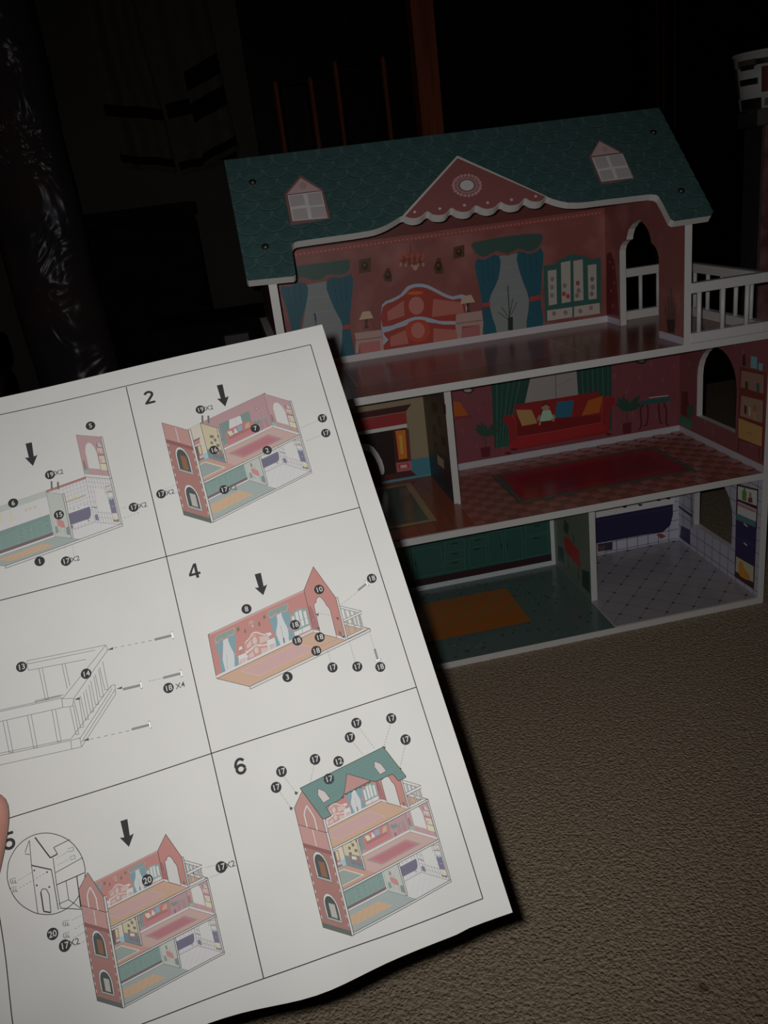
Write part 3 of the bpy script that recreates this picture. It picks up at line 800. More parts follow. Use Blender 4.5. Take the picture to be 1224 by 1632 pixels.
369,139,148 10 2141 50 2081 90 2141 50 2201
369,139,148 243 2558 283 2498 323 2558 283 2618
369,139,148 476 2975 516 2915 556 2975 516 3035
369,139,148 709 3392 749 3332 789 3392 749 3452
369,139,148 942 2209 982 2149 1022 2209 982 2269
369,139,148 1175 2626 1215 2566 1255 2626 1215 2686
369,139,148 1408 3043 1448 2983 1488 3043 1448 3103
369,139,148 1641 3460 1681 3400 1721 3460 1681 3520
369,139,148 1874 2277 1914 2217 1954 2277 1914 2337
369,139,148 2107 2694 2147 2634 2187 2694 2147 2754
369,139,148 233 3111 273 3051 313 3111 273 3171
369,139,148 466 3528 506 3468 546 3528 506 3588
369,139,148 699 2345 739 2285 779 2345 739 2405
369,139,148 932 2762 972 2702 1012 2762 972 2822
369,139,148 1165 3179 1205 3119 1245 3179 1205 3239
369,139,148 1398 3596 1438 3536 1478 3596 1438 3656
369,139,148 1631 2413 1671 2353 1711 2413 1671 2473
369,139,148 1864 2830 1904 2770 1944 2830 1904 2890
369,139,148 2097 3247 2137 3187 2177 3247 2137 3307
369,139,148 224 3664 264 3604 304 3664 264 3724
369,139,148 457 2481 497 2421 537 2481 497 2541
369,139,148 690 2898 730 2838 770 2898 730 2958
369,139,148 923 3315 963 3255 1003 3315 963 3375
369,139,148 1156 3732 1196 3672 1236 3732 1196 3792
369,139,148 1389 2549 1429 2489 1469 2549 1429 2609
369,139,148 1622 2966 1662 2906 1702 2966 1662 3026
369,139,148 1855 3383 1895 3323 1935 3383 1895 3443
369,139,148 2088 2200 2128 2140 2168 2200 2128 2260
369,139,148 214 2617 254 2557 294 2617 254 2677
369,139,148 447 3034 487 2974 527 3034 487 3094
369,139,148 680 3451 720 3391 760 3451 720 3511
369,139,148 913 2268 953 2208 993 2268 953 2328
369,139,148 1146 2685 1186 2625 1226 2685 1186 2745
369,139,148 1379 3102 1419 3042 1459 3102 1419 3162
369,139,148 1612 3519 1652 3459 1692 3519 1652 3579
369,139,148 1845 2336 1885 2276 1925 2336 1885 2396
@right_wall_panel printed_skirting right
621,621,689 0 1981 2207 2086
@right_wall_panel printed_tile_joint right
113,113,186 155 93 164 1888
113,113,186 372 93 381 1888
113,113,186 589 93 598 1888
113,113,186 805 93 814 1888
113,113,186 1022 93 1031 1888
113,113,186 1238 93 1247 1888
113,113,186 1455 93 1464 1888
113,113,186 1672 93 1681 1888
113,113,186 1888 93 1897 1888
113,113,186 2105 93 2114 1888
113,113,186 0 187 2207 196
113,113,186 0 382 2207 391
113,113,186 0 577 2207 586
113,113,186 0 773 2207 782
113,113,186 0 968 2207 977
113,113,186 0 1163 2207 1172
113,113,186 0 1358 2207 1367
113,113,186 0 1554 2207 1563
113,113,186 0 1749 2207 1758
@right_wall_panel printed_shelf_unit right
93,43,49 1612 1633 2125 1716 2126 190 1644 177
900,900,841 1645 1605 2099 1688 2105 1468 1653 1413
900,900,900 1655 1378 2099 1416 2102 1235 1654 1183
710,322,360 1655 1365 2090 1400 2084 1354 1654 1313
49,43,141 1633 1097 2098 1145 2095 575 1662 541
127,319,313 1639 1190 2092 1231 2098 1145 1634 1090
117,99,302 1639 813 2098 868 2099 858 1640 803
900,900,900 1822 1107 1914 1097 1912 1075 1820 1085
900,900,900 1840 813 1923 808 1921 786 1839 792
779,708,511 1667 517 2097 543 2102 293 1664 276
900,404,49 1745 462 1790 492 1838 489 1847 459 1864 420 1941 393 2012 365 2023 320 1997 278 1931 258 1853 252 1791 248 1746 272 1733 367
170,411,75 1751 1552 1806 1646 1861 1577 1859 1450 1758 1440
354,82,75 1895 1513 1991 1559 2007 1477 1899 1451
302,280,99 1928 1612 1968 1613 1968 1551 1924 1535
@right_wall_panel printed_towel_rail right
62,56,90 16 732 447 714 446 674 14 692
55,49,141 101 402 372 432 379 168 65 176
62,56,90 421 1069 449 503 429 502 401 1068
@right_wall_panel printed_bookcase right
253,53,35 1591 3308 2167 3335 2188 2324 1599 2290
413,254,201 1636 3265 2131 3298 2143 3052 1626 3035
439,316,224 1650 2925 2140 2960 2147 2656 1639 2636
705,430,158 1606 2596 2150 2605 2154 2335 1616 2316
419,248,90 1821 2454 1925 2460 1926 2445 1822 2439
109,74,61 1724 3138 1793 3141 1801 3020 1732 3020
53,182,158 1977 3168 2043 3171 2052 3046 1986 3044
100,31,31 1728 2806 1780 2807 1788 2693 1735 2693
699,609,473 1832 2809 1874 2808 1882 2684 1840 2689
593,379,200 1921 2767 2005 2770 1997 2650 1939 2650
492,200,59 1926 2840 1998 2867 2004 2786 1938 2771
116,44,35 1645 2299 1630 2119 1610 2120 1625 2300
116,44,35 2099 2299 2144 2142 2125 2136 2080 2293
116,44,35 2188 2321 2196 2133 2176 2133 2168 2321
67,31,31 1651 3472 1701 3501 1728 3343 1652 3340
236,544,659 1837 3499 1969 3506 1981 3349 1837 3343
236,544,659 2007 3434 2104 3441 2095 3341 2014 3345
@right_wall_panel printed_plant right
53,279,189 20 2257 402 2254 384 2118 22 2123
193,35,39 81 2645 259 2683 285 2523 246 2276 65 2281
65,172,83 242 2443 438 2511 420 2366 247 2228
@right_wall_panel printed_shelf right
322,105,71 48 3217 440 3193 439 3163 47 3187
@kitchen_divider_panel printed_wallpaper d1
253,300,242 0 93 1410 1888
@kitchen_divider_panel printed_apron d1
674,58,58 405 759 608 820 1002 757 1048 493 743 483 432 539
@kitchen_divider_panel printed_plant d1
58,138,114 148 506 355 528 406 293 114 209
83,108,67 463 1072 654 1042 587 852 417 868
66,61,46 802 956 837 829 808 821 773 948
89,81,63 562 483 563 250 538 250 537 483
92,76,60 965 450 961 241 936 241 940 450
46,108,96 1094 492 1367 574 1362 209 1071 215
@parlor_divider_panel printed_wallpaper d2
143,119,87 0 1981 1352 3782
@parlor_divider_panel printed_wainscot d2
38,96,121 0 1981 1352 2441
@parlor_divider_panel printed_picture_frame d2
54,34,30 544 3245 904 3308 889 3176 560 3097
54,34,30 833 3125 1063 3162 1042 3010 830 2965
54,34,30 482 2906 686 2938 669 2800 464 2765
54,34,30 956 2876 1214 2908 1201 2775 961 2736
54,34,30 411 2633 660 2682 652 2563 427 2518
54,34,30 1251 3386 1395 3410 1380 3275 1235 3249
@parlor_divider_panel printed_cabinet d2
105,52,43 374 2543 1281 2612 1289 2143 371 2139
807,711,508 583 2484 967 2519 952 2380 566 2340
30,63,83 443 2222 787 2231 813 2100 433 2098
30,63,83 945 2261 1225 2255 1250 2130 921 2097
@top_floor_panel printed_floorboards f3
301,97,64 0 0 6200 2207
218,68,47 0 180 6200 187
218,68,47 0 364 6200 371
218,68,47 0 548 6200 555
218,68,47 0 732 6200 739
218,68,47 0 916 6200 923
218,68,47 0 1100 6200 1107
218,68,47 0 1284 6200 1291
218,68,47 0 1468 6200 1475
218,68,47 0 1652 6200 1659
218,68,47 0 1835 6200 1842
218,68,47 0 2019 6200 2026
@top_floor_panel printed_rug f3
764,338,301 902 557 3820 1820
378,128,117 918 573 3804 1804
674,283,250 954 537 970 557
674,283,250 1026 537 1042 557
674,283,250 1098 537 1114 557
674,283,250 1169 537 1185 557
674,283,250 1241 537 1257 557
674,283,250 1313 537 1329 557
674,283,250 1385 537 1401 557
674,283,250 1456 537 1472 557
674,283,250 1528 537 1544 557
674,283,250 1600 537 1616 557
674,283,250 1672 537 1688 557
674,283,250 1743 537 1759 557
674,283,250 1815 537 1831 557
674,283,250 1887 537 1903 557
674,283,250 1959 537 1975 557
674,283,250 2030 537 2046 557
674,283,250 2102 537 2118 557
674,283,250 2174 537 2190 557
674,283,250 2246 537 2262 557
674,283,250 2317 537 2333 557
674,283,250 2389 537 2405 557
674,283,250 2461 537 2477 557
674,283,250 2533 537 2549 557
674,283,250 2604 537 2620 557
674,283,250 2676 537 2692 557
674,283,250 2748 537 2764 557
674,283,250 2820 537 2836 557
674,283,250 2891 537 2907 557
674,283,250 2963 537 2979 557
674,283,250 3035 537 3051 557
674,283,250 3107 537 3123 557
674,283,250 3178 537 3194 557
674,283,250 3250 537 3266 557
674,283,250 3322 537 3338 557
674,283,250 3394 537 3410 557
674,283,250 3465 537 3481 557
674,283,250 3537 537 3553 557
674,283,250 3609 537 3625 557
674,283,250 3681 537 3697 557
674,283,250 3752 537 3768 557
@middle_floor_panel printed_checker_floor f2
368,148,110 2100 0 6107 2207
522,208,177 2100 0 2255 158
522,208,177 2100 315 2255 473
522,208,177 2100 630 2255 788
522,208,177 2100 946 2255 1103
522,208,177 2100 1261 2255 1419
522,208,177 2100 1576 2255 1734
522,208,177 2100 1891 2255 2049
522,208,177 2255 158 2409 315
522,208,177 2255 473 2409 630
522,208,177 2255 788 2409 946
522,208,177 2255 1103 2409 1261
522,208,177 2255 1419 2409 1576
522,208,177 2255 1734 2409 1891
522,208,177 2255 2049 2409 2207
522,208,177 2409 0 2563 158
522,208,177 2409 315 2563 473
522,208,177 2409 630 2563 788
522,208,177 2409 946 2563 1103
522,208,177 2409 1261 2563 1419
522,208,177 2409 1576 2563 1734
522,208,177 2409 1891 2563 2049
522,208,177 2563 158 2717 315
522,208,177 2563 473 2717 630
522,208,177 2563 788 2717 946
522,208,177 2563 1103 2717 1261
522,208,177 2563 1419 2717 1576
522,208,177 2563 1734 2717 1891
522,208,177 2563 2049 2717 2207
522,208,177 2717 0 2871 158
522,208,177 2717 315 2871 473
522,208,177 2717 630 2871 788
522,208,177 2717 946 2871 1103
522,208,177 2717 1261 2871 1419
522,208,177 2717 1576 2871 1734
522,208,177 2717 1891 2871 2049
522,208,177 2871 158 3025 315
522,208,177 2871 473 3025 630
522,208,177 2871 788 3025 946
522,208,177 2871 1103 3025 1261
522,208,177 2871 1419 3025 1576
522,208,177 2871 1734 3025 1891
522,208,177 2871 2049 3025 2207
522,208,177 3025 0 3179 158
522,208,177 3025 315 3179 473
522,208,177 3025 630 3179 788
522,208,177 3025 946 3179 1103
522,208,177 3025 1261 3179 1419
522,208,177 3025 1576 3179 1734
522,208,177 3025 1891 3179 2049
522,208,177 3179 158 3333 315
522,208,177 3179 473 3333 630
522,208,177 3179 788 3333 946
522,208,177 3179 1103 3333 1261
522,208,177 3179 1419 3333 1576
522,208,177 3179 1734 3333 1891
522,208,177 3179 2049 3333 2207
522,208,177 3333 0 3487 158
522,208,177 3333 315 3487 473
522,208,177 3333 630 3487 788
522,208,177 3333 946 3487 1103
522,208,177 3333 1261 3487 1419
522,208,177 3333 1576 3487 1734
522,208,177 3333 1891 3487 2049
522,208,177 3487 158 3642 315
522,208,177 3487 473 3642 630
522,208,177 3487 788 3642 946
522,208,177 3487 1103 3642 1261
522,208,177 3487 1419 3642 1576
522,208,177 3487 1734 3642 1891
522,208,177 3487 2049 3642 2207
522,208,177 3642 0 3796 158
522,208,177 3642 315 3796 473
522,208,177 3642 630 3796 788
522,208,177 3642 946 3796 1103
522,208,177 3642 1261 3796 1419
522,208,177 3642 1576 3796 1734
522,208,177 3642 1891 3796 2049
522,208,177 3796 158 3950 315
522,208,177 3796 473 3950 630
522,208,177 3796 788 3950 946
522,208,177 3796 1103 3950 1261
522,208,177 3796 1419 3950 1576
522,208,177 3796 1734 3950 1891
522,208,177 3796 2049 3950 2207
522,208,177 3950 0 4104 158
522,208,177 3950 315 4104 473
522,208,177 3950 630 4104 788
522,208,177 3950 946 4104 1103
522,208,177 3950 1261 4104 1419
522,208,177 3950 1576 4104 1734
522,208,177 3950 1891 4104 2049
522,208,177 4104 158 4258 315
522,208,177 4104 473 4258 630
522,208,177 4104 788 4258 946
522,208,177 4104 1103 4258 1261
522,208,177 4104 1419 4258 1576
522,208,177 4104 1734 4258 1891
522,208,177 4104 2049 4258 2207
522,208,177 4258 0 4412 158
522,208,177 4258 315 4412 473
522,208,177 4258 630 4412 788
522,208,177 4258 946 4412 1103
522,208,177 4258 1261 4412 1419
522,208,177 4258 1576 4412 1734
522,208,177 4258 1891 4412 2049
522,208,177 4412 158 4566 315
522,208,177 4412 473 4566 630
522,208,177 4412 788 4566 946
522,208,177 4412 1103 4566 1261
522,208,177 4412 1419 4566 1576
522,208,177 4412 1734 4566 1891
522,208,177 4412 2049 4566 2207
522,208,177 4566 0 4720 158
522,208,177 4566 315 4720 473
522,208,177 4566 630 4720 788
522,208,177 4566 946 4720 1103
522,208,177 4566 1261 4720 1419
522,208,177 4566 1576 4720 1734
522,208,177 4566 1891 4720 2049
522,208,177 4720 158 4874 315
522,208,177 4720 473 4874 630
522,208,177 4720 788 4874 946
522,208,177 4720 1103 4874 1261
522,208,177 4720 1419 4874 1576
522,208,177 4720 1734 4874 1891
522,208,177 4720 2049 4874 2207
522,208,177 4874 0 5029 158
522,208,177 4874 315 5029 473
522,208,177 4874 630 5029 788
522,208,177 4874 946 5029 1103
522,208,177 4874 1261 5029 1419
522,208,177 4874 1576 5029 1734
522,208,177 4874 1891 5029 2049
522,208,177 5029 158 5183 315
522,208,177 5029 473 5183 630
522,208,177 5029 788 5183 946
522,208,177 5029 1103 5183 1261
522,208,177 5029 1419 5183 1576
522,208,177 5029 1734 5183 1891
522,208,177 5029 2049 5183 2207
522,208,177 5183 0 5337 158
522,208,177 5183 315 5337 473
522,208,177 5183 630 5337 788
522,208,177 5183 946 5337 1103
522,208,177 5183 1261 5337 1419
522,208,177 5183 1576 5337 1734
522,208,177 5183 1891 5337 2049
522,208,177 5337 158 5491 315
522,208,177 5337 473 5491 630
522,208,177 5337 788 5491 946
522,208,177 5337 1103 5491 1261
522,208,177 5337 1419 5491 1576
522,208,177 5337 1734 5491 1891
522,208,177 5337 2049 5491 2207
522,208,177 5491 0 5645 158
522,208,177 5491 315 5645 473
522,208,177 5491 630 5645 788
522,208,177 5491 946 5645 1103
522,208,177 5491 1261 5645 1419
522,208,177 5491 1576 5645 1734
522,208,177 5491 1891 5645 2049
522,208,177 5645 158 5799 315
522,208,177 5645 473 5799 630
522,208,177 5645 788 5799 946
522,208,177 5645 1103 5799 1261
522,208,177 5645 1419 5799 1576
522,208,177 5645 1734 5799 1891
522,208,177 5645 2049 5799 2207
522,208,177 5799 0 5953 158
522,208,177 5799 315 5953 473
522,208,177 5799 630 5953 788
522,208,177 5799 946 5953 1103
522,208,177 5799 1261 5953 1419
522,208,177 5799 1576 5953 1734
522,208,177 5799 1891 5953 2049
522,208,177 5953 158 6107 315
522,208,177 5953 473 6107 630
522,208,177 5953 788 6107 946
522,208,177 5953 1103 6107 1261
522,208,177 5953 1419 6107 1576
522,208,177 5953 1734 6107 1891
522,208,177 5953 2049 6107 2207
@middle_floor_panel printed_floorboards f2
368,99,53 0 0 2100 2207
225,61,40 228 0 238 2207
225,61,40 462 0 472 2207
225,61,40 695 0 705 2207
225,61,40 929 0 939 2207
225,61,40 1162 0 1172 2207
225,61,40 1395 0 1405 2207
225,61,40 1629 0 1639 2207
225,61,40 1862 0 1872 2207
@middle_floor_panel printed_rug f2
62,117,101 2853 464 5412 1710
243,262,225 2883 494 5382 1680
77,149,120 2893 504 5372 1670
404,34,55 2933 544 5332 1630
315,26,44 3113 704 5152 1470
343,322,264 2866 442 2880 464
343,322,264 2909 442 2923 464
343,322,264 2951 442 2965 464
343,322,264 2994 442 3008 464
343,322,264 3037 442 3051 464
343,322,264 3079 442 3093 464
343,322,264 3122 442 3136 464
343,322,264 3165 442 3179 464
343,322,264 3208 442 3222 464
343,322,264 3250 442 3264 464
343,322,264 3293 442 3307 464
343,322,264 3336 442 3350 464
343,322,264 3378 442 3392 464
343,322,264 3421 442 3435 464
343,322,264 3464 442 3478 464
343,322,264 3506 442 3520 464
343,322,264 3549 442 3563 464
343,322,264 3592 442 3606 464
343,322,264 3635 442 3649 464
343,322,264 3677 442 3691 464
343,322,264 3720 442 3734 464
343,322,264 3763 442 3777 464
343,322,264 3805 442 3819 464
343,322,264 3848 442 3862 464
343,322,264 3891 442 3905 464
343,322,264 3934 442 3948 464
343,322,264 3976 442 3990 464
343,322,264 4019 442 4033 464
343,322,264 4062 442 4076 464
343,322,264 4104 442 4118 464
343,322,264 4147 442 4161 464
343,322,264 4190 442 4204 464
343,322,264 4232 442 4246 464
343,322,264 4275 442 4289 464
343,322,264 4318 442 4332 464
343,322,264 4361 442 4375 464
343,322,264 4403 442 4417 464
343,322,264 4446 442 4460 464
343,322,264 4489 442 4503 464
343,322,264 4531 442 4545 464
343,322,264 4574 442 4588 464
343,322,264 4617 442 4631 464
343,322,264 4660 442 4674 464
343,322,264 4702 442 4716 464
343,322,264 4745 442 4759 464
343,322,264 4788 442 4802 464
343,322,264 4830 442 4844 464
343,322,264 4873 442 4887 464
343,322,264 4916 442 4930 464
343,322,264 4958 442 4972 464
343,322,264 5001 442 5015 464
343,322,264 5044 442 5058 464
343,322,264 5087 442 5101 464
343,322,264 5129 442 5143 464
343,322,264 5172 442 5186 464
343,322,264 5215 442 5229 464
343,322,264 5257 442 5271 464
343,322,264 5300 442 5314 464
343,322,264 5343 442 5357 464
343,322,264 5385 442 5399 464
@middle_floor_panel printed_mat f2
507,374,203 189 371 1689 2006
104,160,136 279 461 1599 1916
@bottom_floor_panel printed_vinyl_floor f1
130,199,187 0 0 3962 2207
208,310,281 902 1880 906 1851 923 1874 920 1903
56,80,79 1936 1353 1896 1334 1937 1320 1977 1339
56,80,79 1194 459 1183 435 1207 445 1218 468
208,310,281 1767 403 1723 418 1744 377 1788 362
56,80,79 1648 692 1616 669 1655 663 1687 687
56,80,79 2373 623 2344 635 2357 606 2385 594
208,310,281 1308 362 1315 335 1329 360 1322 387
56,80,79 3756 459 3736 471 3742 448 3763 435
56,80,79 2747 1695 2727 1681 2751 1678 2771 1692
208,310,281 51 1136 65 1098 81 1135 68 1173
56,80,79 1039 1739 1045 1693 1072 1730 1066 1776
56,80,79 74 1057 25 1054 63 1022 112 1025
208,310,281 3187 1216 3146 1202 3186 1184 3227 1198
56,80,79 179 248 154 258 165 234 189 223
56,80,79 3764 1395 3726 1370 3771 1362 3808 1387
208,310,281 2484 1759 2489 1712 2518 1749 2513 1797
56,80,79 3241 258 3226 287 3217 255 3232 226
56,80,79 2167 1727 2146 1741 2151 1716 2172 1702
208,310,281 1472 584 1427 588 1457 555 1501 551
56,80,79 2500 1092 2508 1054 2529 1087 2522 1125
56,80,79 3693 308 3648 313 3677 278 3722 273
208,310,281 434 862 443 826 461 858 452 894
56,80,79 1503 92 1473 126 1471 80 1502 46
56,80,79 1900 1847 1864 1839 1895 1820 1932 1828
208,310,281 3139 116 3101 112 3131 89 3170 93
56,80,79 3853 1738 3832 1752 3837 1727 3858 1713
56,80,79 1803 1538 1771 1540 1793 1516 1825 1514
208,310,281 3588 2054 3590 2020 3612 2046 3610 2080
56,80,79 1322 245 1298 216 1335 221 1359 249
56,80,79 3479 2085 3463 2045 3503 2063 3519 2103
208,310,281 2772 1525 2785 1484 2804 1523 2791 1564
56,80,79 1504 240 1478 255 1487 226 1514 212
56,80,79 1458 1760 1434 1755 1455 1742 1480 1747
208,310,281 3191 618 3168 628 3177 605 3200 594
56,80,79 395 1752 372 1767 378 1740 402 1724
56,80,79 3176 1755 3180 1716 3204 1747 3200 1786
208,310,281 298 2085 261 2094 282 2062 319 2053
56,80,79 3250 1442 3217 1479 3215 1430 3247 1393
56,80,79 2303 1057 2266 1074 2281 1036 2318 1019
208,310,281 168 1200 169 1167 191 1192 190 1225
56,80,79 1824 948 1788 931 1826 919 1862 937
56,80,79 3764 1715 3732 1733 3742 1698 3774 1680
208,310,281 2364 1622 2380 1582 2397 1622 2381 1662
56,80,79 906 959 872 966 892 937 927 931
56,80,79 1473 1068 1438 1081 1454 1047 1489 1034
208,310,281 582 698 555 704 571 681 597 676
56,80,79 2666 1333 2624 1306 2673 1297 2715 1323
56,80,79 2163 1415 2131 1386 2174 1386 2205 1414
208,310,281 2312 1330 2301 1299 2330 1315 2341 1346
56,80,79 2394 708 2377 732 2372 703 2389 678
56,80,79 1406 89 1391 112 1386 85 1401 61
208,310,281 1118 796 1105 759 1140 777 1152 814
56,80,79 2449 406 2428 364 2472 380 2493 422
56,80,79 1984 1410 1955 1433 1961 1396 1990 1374
208,310,281 2538 2131 2503 2156 2511 2113 2546 2088
56,80,79 508 2014 489 1971 532 1989 551 2032
56,80,79 2996 368 2958 392 2968 349 3005 324
208,310,281 647 914 644 890 662 905 665 929
56,80,79 668 1612 655 1576 690 1593 703 1630
56,80,79 2365 2079 2334 2067 2365 2054 2396 2066
208,310,281 1350 1617 1343 1586 1369 1603 1377 1633
56,80,79 402 557 378 582 378 547 403 522
56,80,79 850 1824 820 1840 830 1808 860 1792
208,310,281 3297 1266 3298 1226 3325 1256 3324 1296
56,80,79 2802 622 2781 610 2804 604 2825 617
56,80,79 2774 1751 2754 1730 2783 1732 2803 1752
208,310,281 3669 610 3638 606 3663 587 3694 592
56,80,79 2241 2131 2242 2092 2268 2121 2267 2160
56,80,79 2586 1057 2555 1060 2576 1036 2607 1033
208,310,281 3054 437 3030 450 3038 424 3061 411
56,80,79 2635 844 2607 849 2624 826 2653 821
56,80,79 376 987 333 978 371 955 414 964
208,310,281 1790 120 1772 145 1767 115 1785 90
56,80,79 230 1870 223 1828 257 1854 263 1896
56,80,79 574 839 528 831 567 805 614 813
208,310,281 3618 2075 3595 2071 3614 2057 3638 2061
56,80,79 2306 799 2272 802 2295 777 2328 774
56,80,79 932 114 947 75 963 114 948 154
208,310,281 221 1854 205 1888 193 1852 209 1818
56,80,79 330 1164 305 1171 319 1149 344 1142
56,80,79 1124 2096 1090 2106 1108 2075 1142 2065
208,310,281 3679 2084 3648 2113 3650 2071 3681 2042
56,80,79 3468 993 3448 955 3489 968 3510 1007
56,80,79 2571 1677 2528 1666 2567 1644 2611 1655
208,310,281 1910 268 1911 234 1933 259 1933 292
56,80,79 920 1632 882 1657 893 1613 930 1589
56,80,79 3004 1449 2955 1447 2991 1415 3040 1416
208,310,281 2977 1829 2947 1845 2958 1813 2987 1797
56,80,79 1465 1427 1463 1397 1485 1417 1487 1448
56,80,79 1194 1666 1164 1654 1194 1642 1224 1655
208,310,281 3426 1086 3386 1090 3412 1060 3451 1055
56,80,79 1862 202 1826 194 1858 175 1894 183
56,80,79 1216 430 1185 439 1201 411 1233 403
208,310,281 1436 1752 1441 1706 1470 1743 1464 1790
56,80,79 1665 1935 1679 1899 1694 1935 1680 1971
56,80,79 537 1654 501 1638 538 1625 573 1641
208,310,281 2981 1814 2936 1819 2965 1784 3010 1779
56,80,79 1515 1307 1510 1283 1530 1297 1535 1321
56,80,79 2297 988 2306 949 2326 983 2317 1022
208,310,281 3139 1430 3147 1402 3160 1428 3152 1456
56,80,79 1540 1961 1518 1932 1554 1937 1576 1966
56,80,79 3479 188 3454 207 3459 176 3485 157
208,310,281 251 786 208 804 227 761 270 742
56,80,79 495 2039 461 2028 493 2012 528 2022
56,80,79 2712 1772 2686 1787 2694 1759 2719 1743
208,310,281 1706 1839 1666 1865 1676 1819 1716 1792
56,80,79 2719 1004 2674 1016 2699 977 2743 965
56,80,79 1113 114 1077 143 1083 97 1119 69
208,310,281 1147 579 1119 617 1113 570 1141 531
56,80,79 1351 1490 1328 1474 1356 1470 1379 1486
56,80,79 1698 100 1659 104 1685 74 1724 70
208,310,281 875 2112 831 2102 870 2078 914 2088
56,80,79 1305 101 1265 116 1284 78 1323 63
56,80,79 2040 1374 2007 1402 2012 1359 2045 1331
208,310,281 414 1684 389 1682 408 1666 433 1668
56,80,79 189 499 186 470 208 488 211 517
56,80,79 2915 585 2878 571 2914 556 2950 570
208,310,281 425 813 395 843 396 800 426 770
56,80,79 975 810 967 787 988 798 996 820
56,80,79 1567 1402 1556 1366 1589 1384 1600 1419
208,310,281 2594 902 2567 898 2589 882 2616 886
56,80,79 79 240 38 221 81 206 122 225
56,80,79 3082 1613 3065 1580 3100 1592 3117 1625
208,310,281 3675 2042 3678 2012 3697 2036 3694 2066
56,80,79 1866 507 1839 487 1873 483 1900 503
56,80,79 3464 1953 3455 1916 3487 1937 3496 1974
208,310,281 2085 269 2066 239 2100 248 2119 277
56,80,79 2954 1482 2940 1463 2964 1467 2978 1486
56,80,79 3838 514 3802 536 3812 495 3848 473
208,310,281 2996 2018 2991 1990 3014 2007 3019 2036
56,80,79 1203 1904 1194 1881 1216 1891 1226 1914
56,80,79 879 831 873 804 896 820 902 847
208,310,281 841 809 810 820 824 791 855 779
56,80,79 909 1629 897 1593 931 1611 944 1647
56,80,79 672 1200 656 1220 654 1195 670 1175
208,310,281 1716 1311 1681 1288 1723 1281 1758 1304
56,80,79 340 849 350 807 372 844 362 886
56,80,79 3551 1098 3507 1117 3526 1073 3570 1054
208,310,281 2439 1654 2425 1673 2422 1650 2436 1630
56,80,79 1292 522 1268 507 1296 501 1320 516
56,80,79 2526 1085 2485 1093 2509 1059 2550 1051
208,310,281 1467 348 1439 339 1466 327 1493 336
56,80,79 3218 1052 3226 1006 3252 1045 3244 1091
56,80,79 3019 1693 3006 1673 3029 1678 3042 1698
208,310,281 204 1639 184 1666 179 1632 200 1604
56,80,79 3621 458 3606 411 3649 435 3663 481
56,80,79 3598 1376 3580 1349 3612 1356 3630 1384
208,310,281 1847 1596 1821 1637 1811 1590 1837 1549
56,80,79 700 966 676 968 692 950 717 948
56,80,79 1682 433 1665 415 1690 416 1707 434
208,310,281 958 1525 960 1490 983 1517 981 1551
56,80,79 1193 1190 1200 1160 1216 1187 1209 1217
56,80,79 1121 1481 1102 1455 1134 1461 1153 1488
208,310,281 2444 1688 2405 1678 2439 1658 2478 1668
56,80,79 1800 391 1780 408 1782 382 1803 364
56,80,79 3625 1475 3590 1444 3637 1443 3672 1474
208,310,281 864 87 875 51 891 85 881 121
56,80,79 3121 209 3097 232 3098 199 3122 176
56,80,79 1099 1486 1069 1473 1099 1462 1129 1475
208,310,281 1168 927 1141 907 1174 903 1201 923
56,80,79 373 2135 359 2158 353 2132 367 2109
56,80,79 3563 828 3541 838 3550 816 3572 806
208,310,281 3153 1618 3146 1578 3178 1602 3185 1642
56,80,79 1877 1989 1848 1978 1876 1966 1905 1977
56,80,79 3252 1204 3222 1209 3241 1185 3270 1181
208,310,281 3362 1175 3338 1152 3371 1153 3394 1175
56,80,79 628 1619 598 1605 629 1595 659 1609
56,80,79 1382 1853 1381 1825 1401 1845 1402 1873
208,310,281 2610 446 2584 457 2596 431 2622 421
56,80,79 1775 2043 1732 2056 1754 2017 1797 2005
56,80,79 1878 161 1856 123 1898 136 1919 174
208,310,281 2527 1328 2504 1317 2528 1309 2551 1320
56,80,79 2377 1367 2331 1375 2359 1338 2406 1330
56,80,79 985 981 982 941 1012 967 1015 1007
208,310,281 2907 1149 2893 1118 2924 1131 2938 1162
56,80,79 1484 954 1461 945 1484 936 1506 946
56,80,79 857 2078 844 2101 838 2075 850 2053
208,310,281 2057 2117 2035 2138 2036 2108 2058 2086
56,80,79 414 80 375 84 401 54 441 51
56,80,79 3224 525 3204 557 3197 520 3216 488
208,310,281 1302 1968 1264 1958 1299 1939 1337 1950
56,80,79 3639 799 3614 792 3636 780 3661 786
56,80,79 2323 1741 2293 1726 2324 1716 2354 1730
208,310,281 3463 1383 3468 1353 3485 1378 3480 1409
56,80,79 2240 1823 2213 1787 2257 1794 2284 1830
56,80,79 1203 1431 1187 1410 1214 1414 1230 1435
208,310,281 2086 744 2052 754 2070 724 2103 713
56,80,79 1879 950 1863 983 1852 948 1868 915
56,80,79 483 1851 455 1857 471 1833 499 1827
208,310,281 2745 865 2729 895 2720 862 2736 832
56,80,79 1734 1263 1699 1263 1725 1239 1760 1239
56,80,79 730 875 706 883 719 861 742 853
208,310,281 83 403 87 377 101 398 97 423
56,80,79 2099 549 2062 563 2079 528 2116 513
56,80,79 2540 1138 2543 1104 2564 1131 2562 1165
208,310,281 2696 2046 2665 2046 2688 2025 2719 2025
56,80,79 2645 1363 2626 1387 2623 1356 2642 1332
56,80,79 3238 775 3225 755 3248 760 3261 780
208,310,281 1338 1594 1313 1604 1324 1580 1349 1570
56,80,79 3555 1344 3552 1310 3578 1333 3580 1367
56,80,79 2635 438 2635 408 2656 430 2656 460
208,310,281 3645 1529 3649 1492 3672 1522 3668 1559
56,80,79 2609 2030 2573 2051 2585 2011 2621 1990
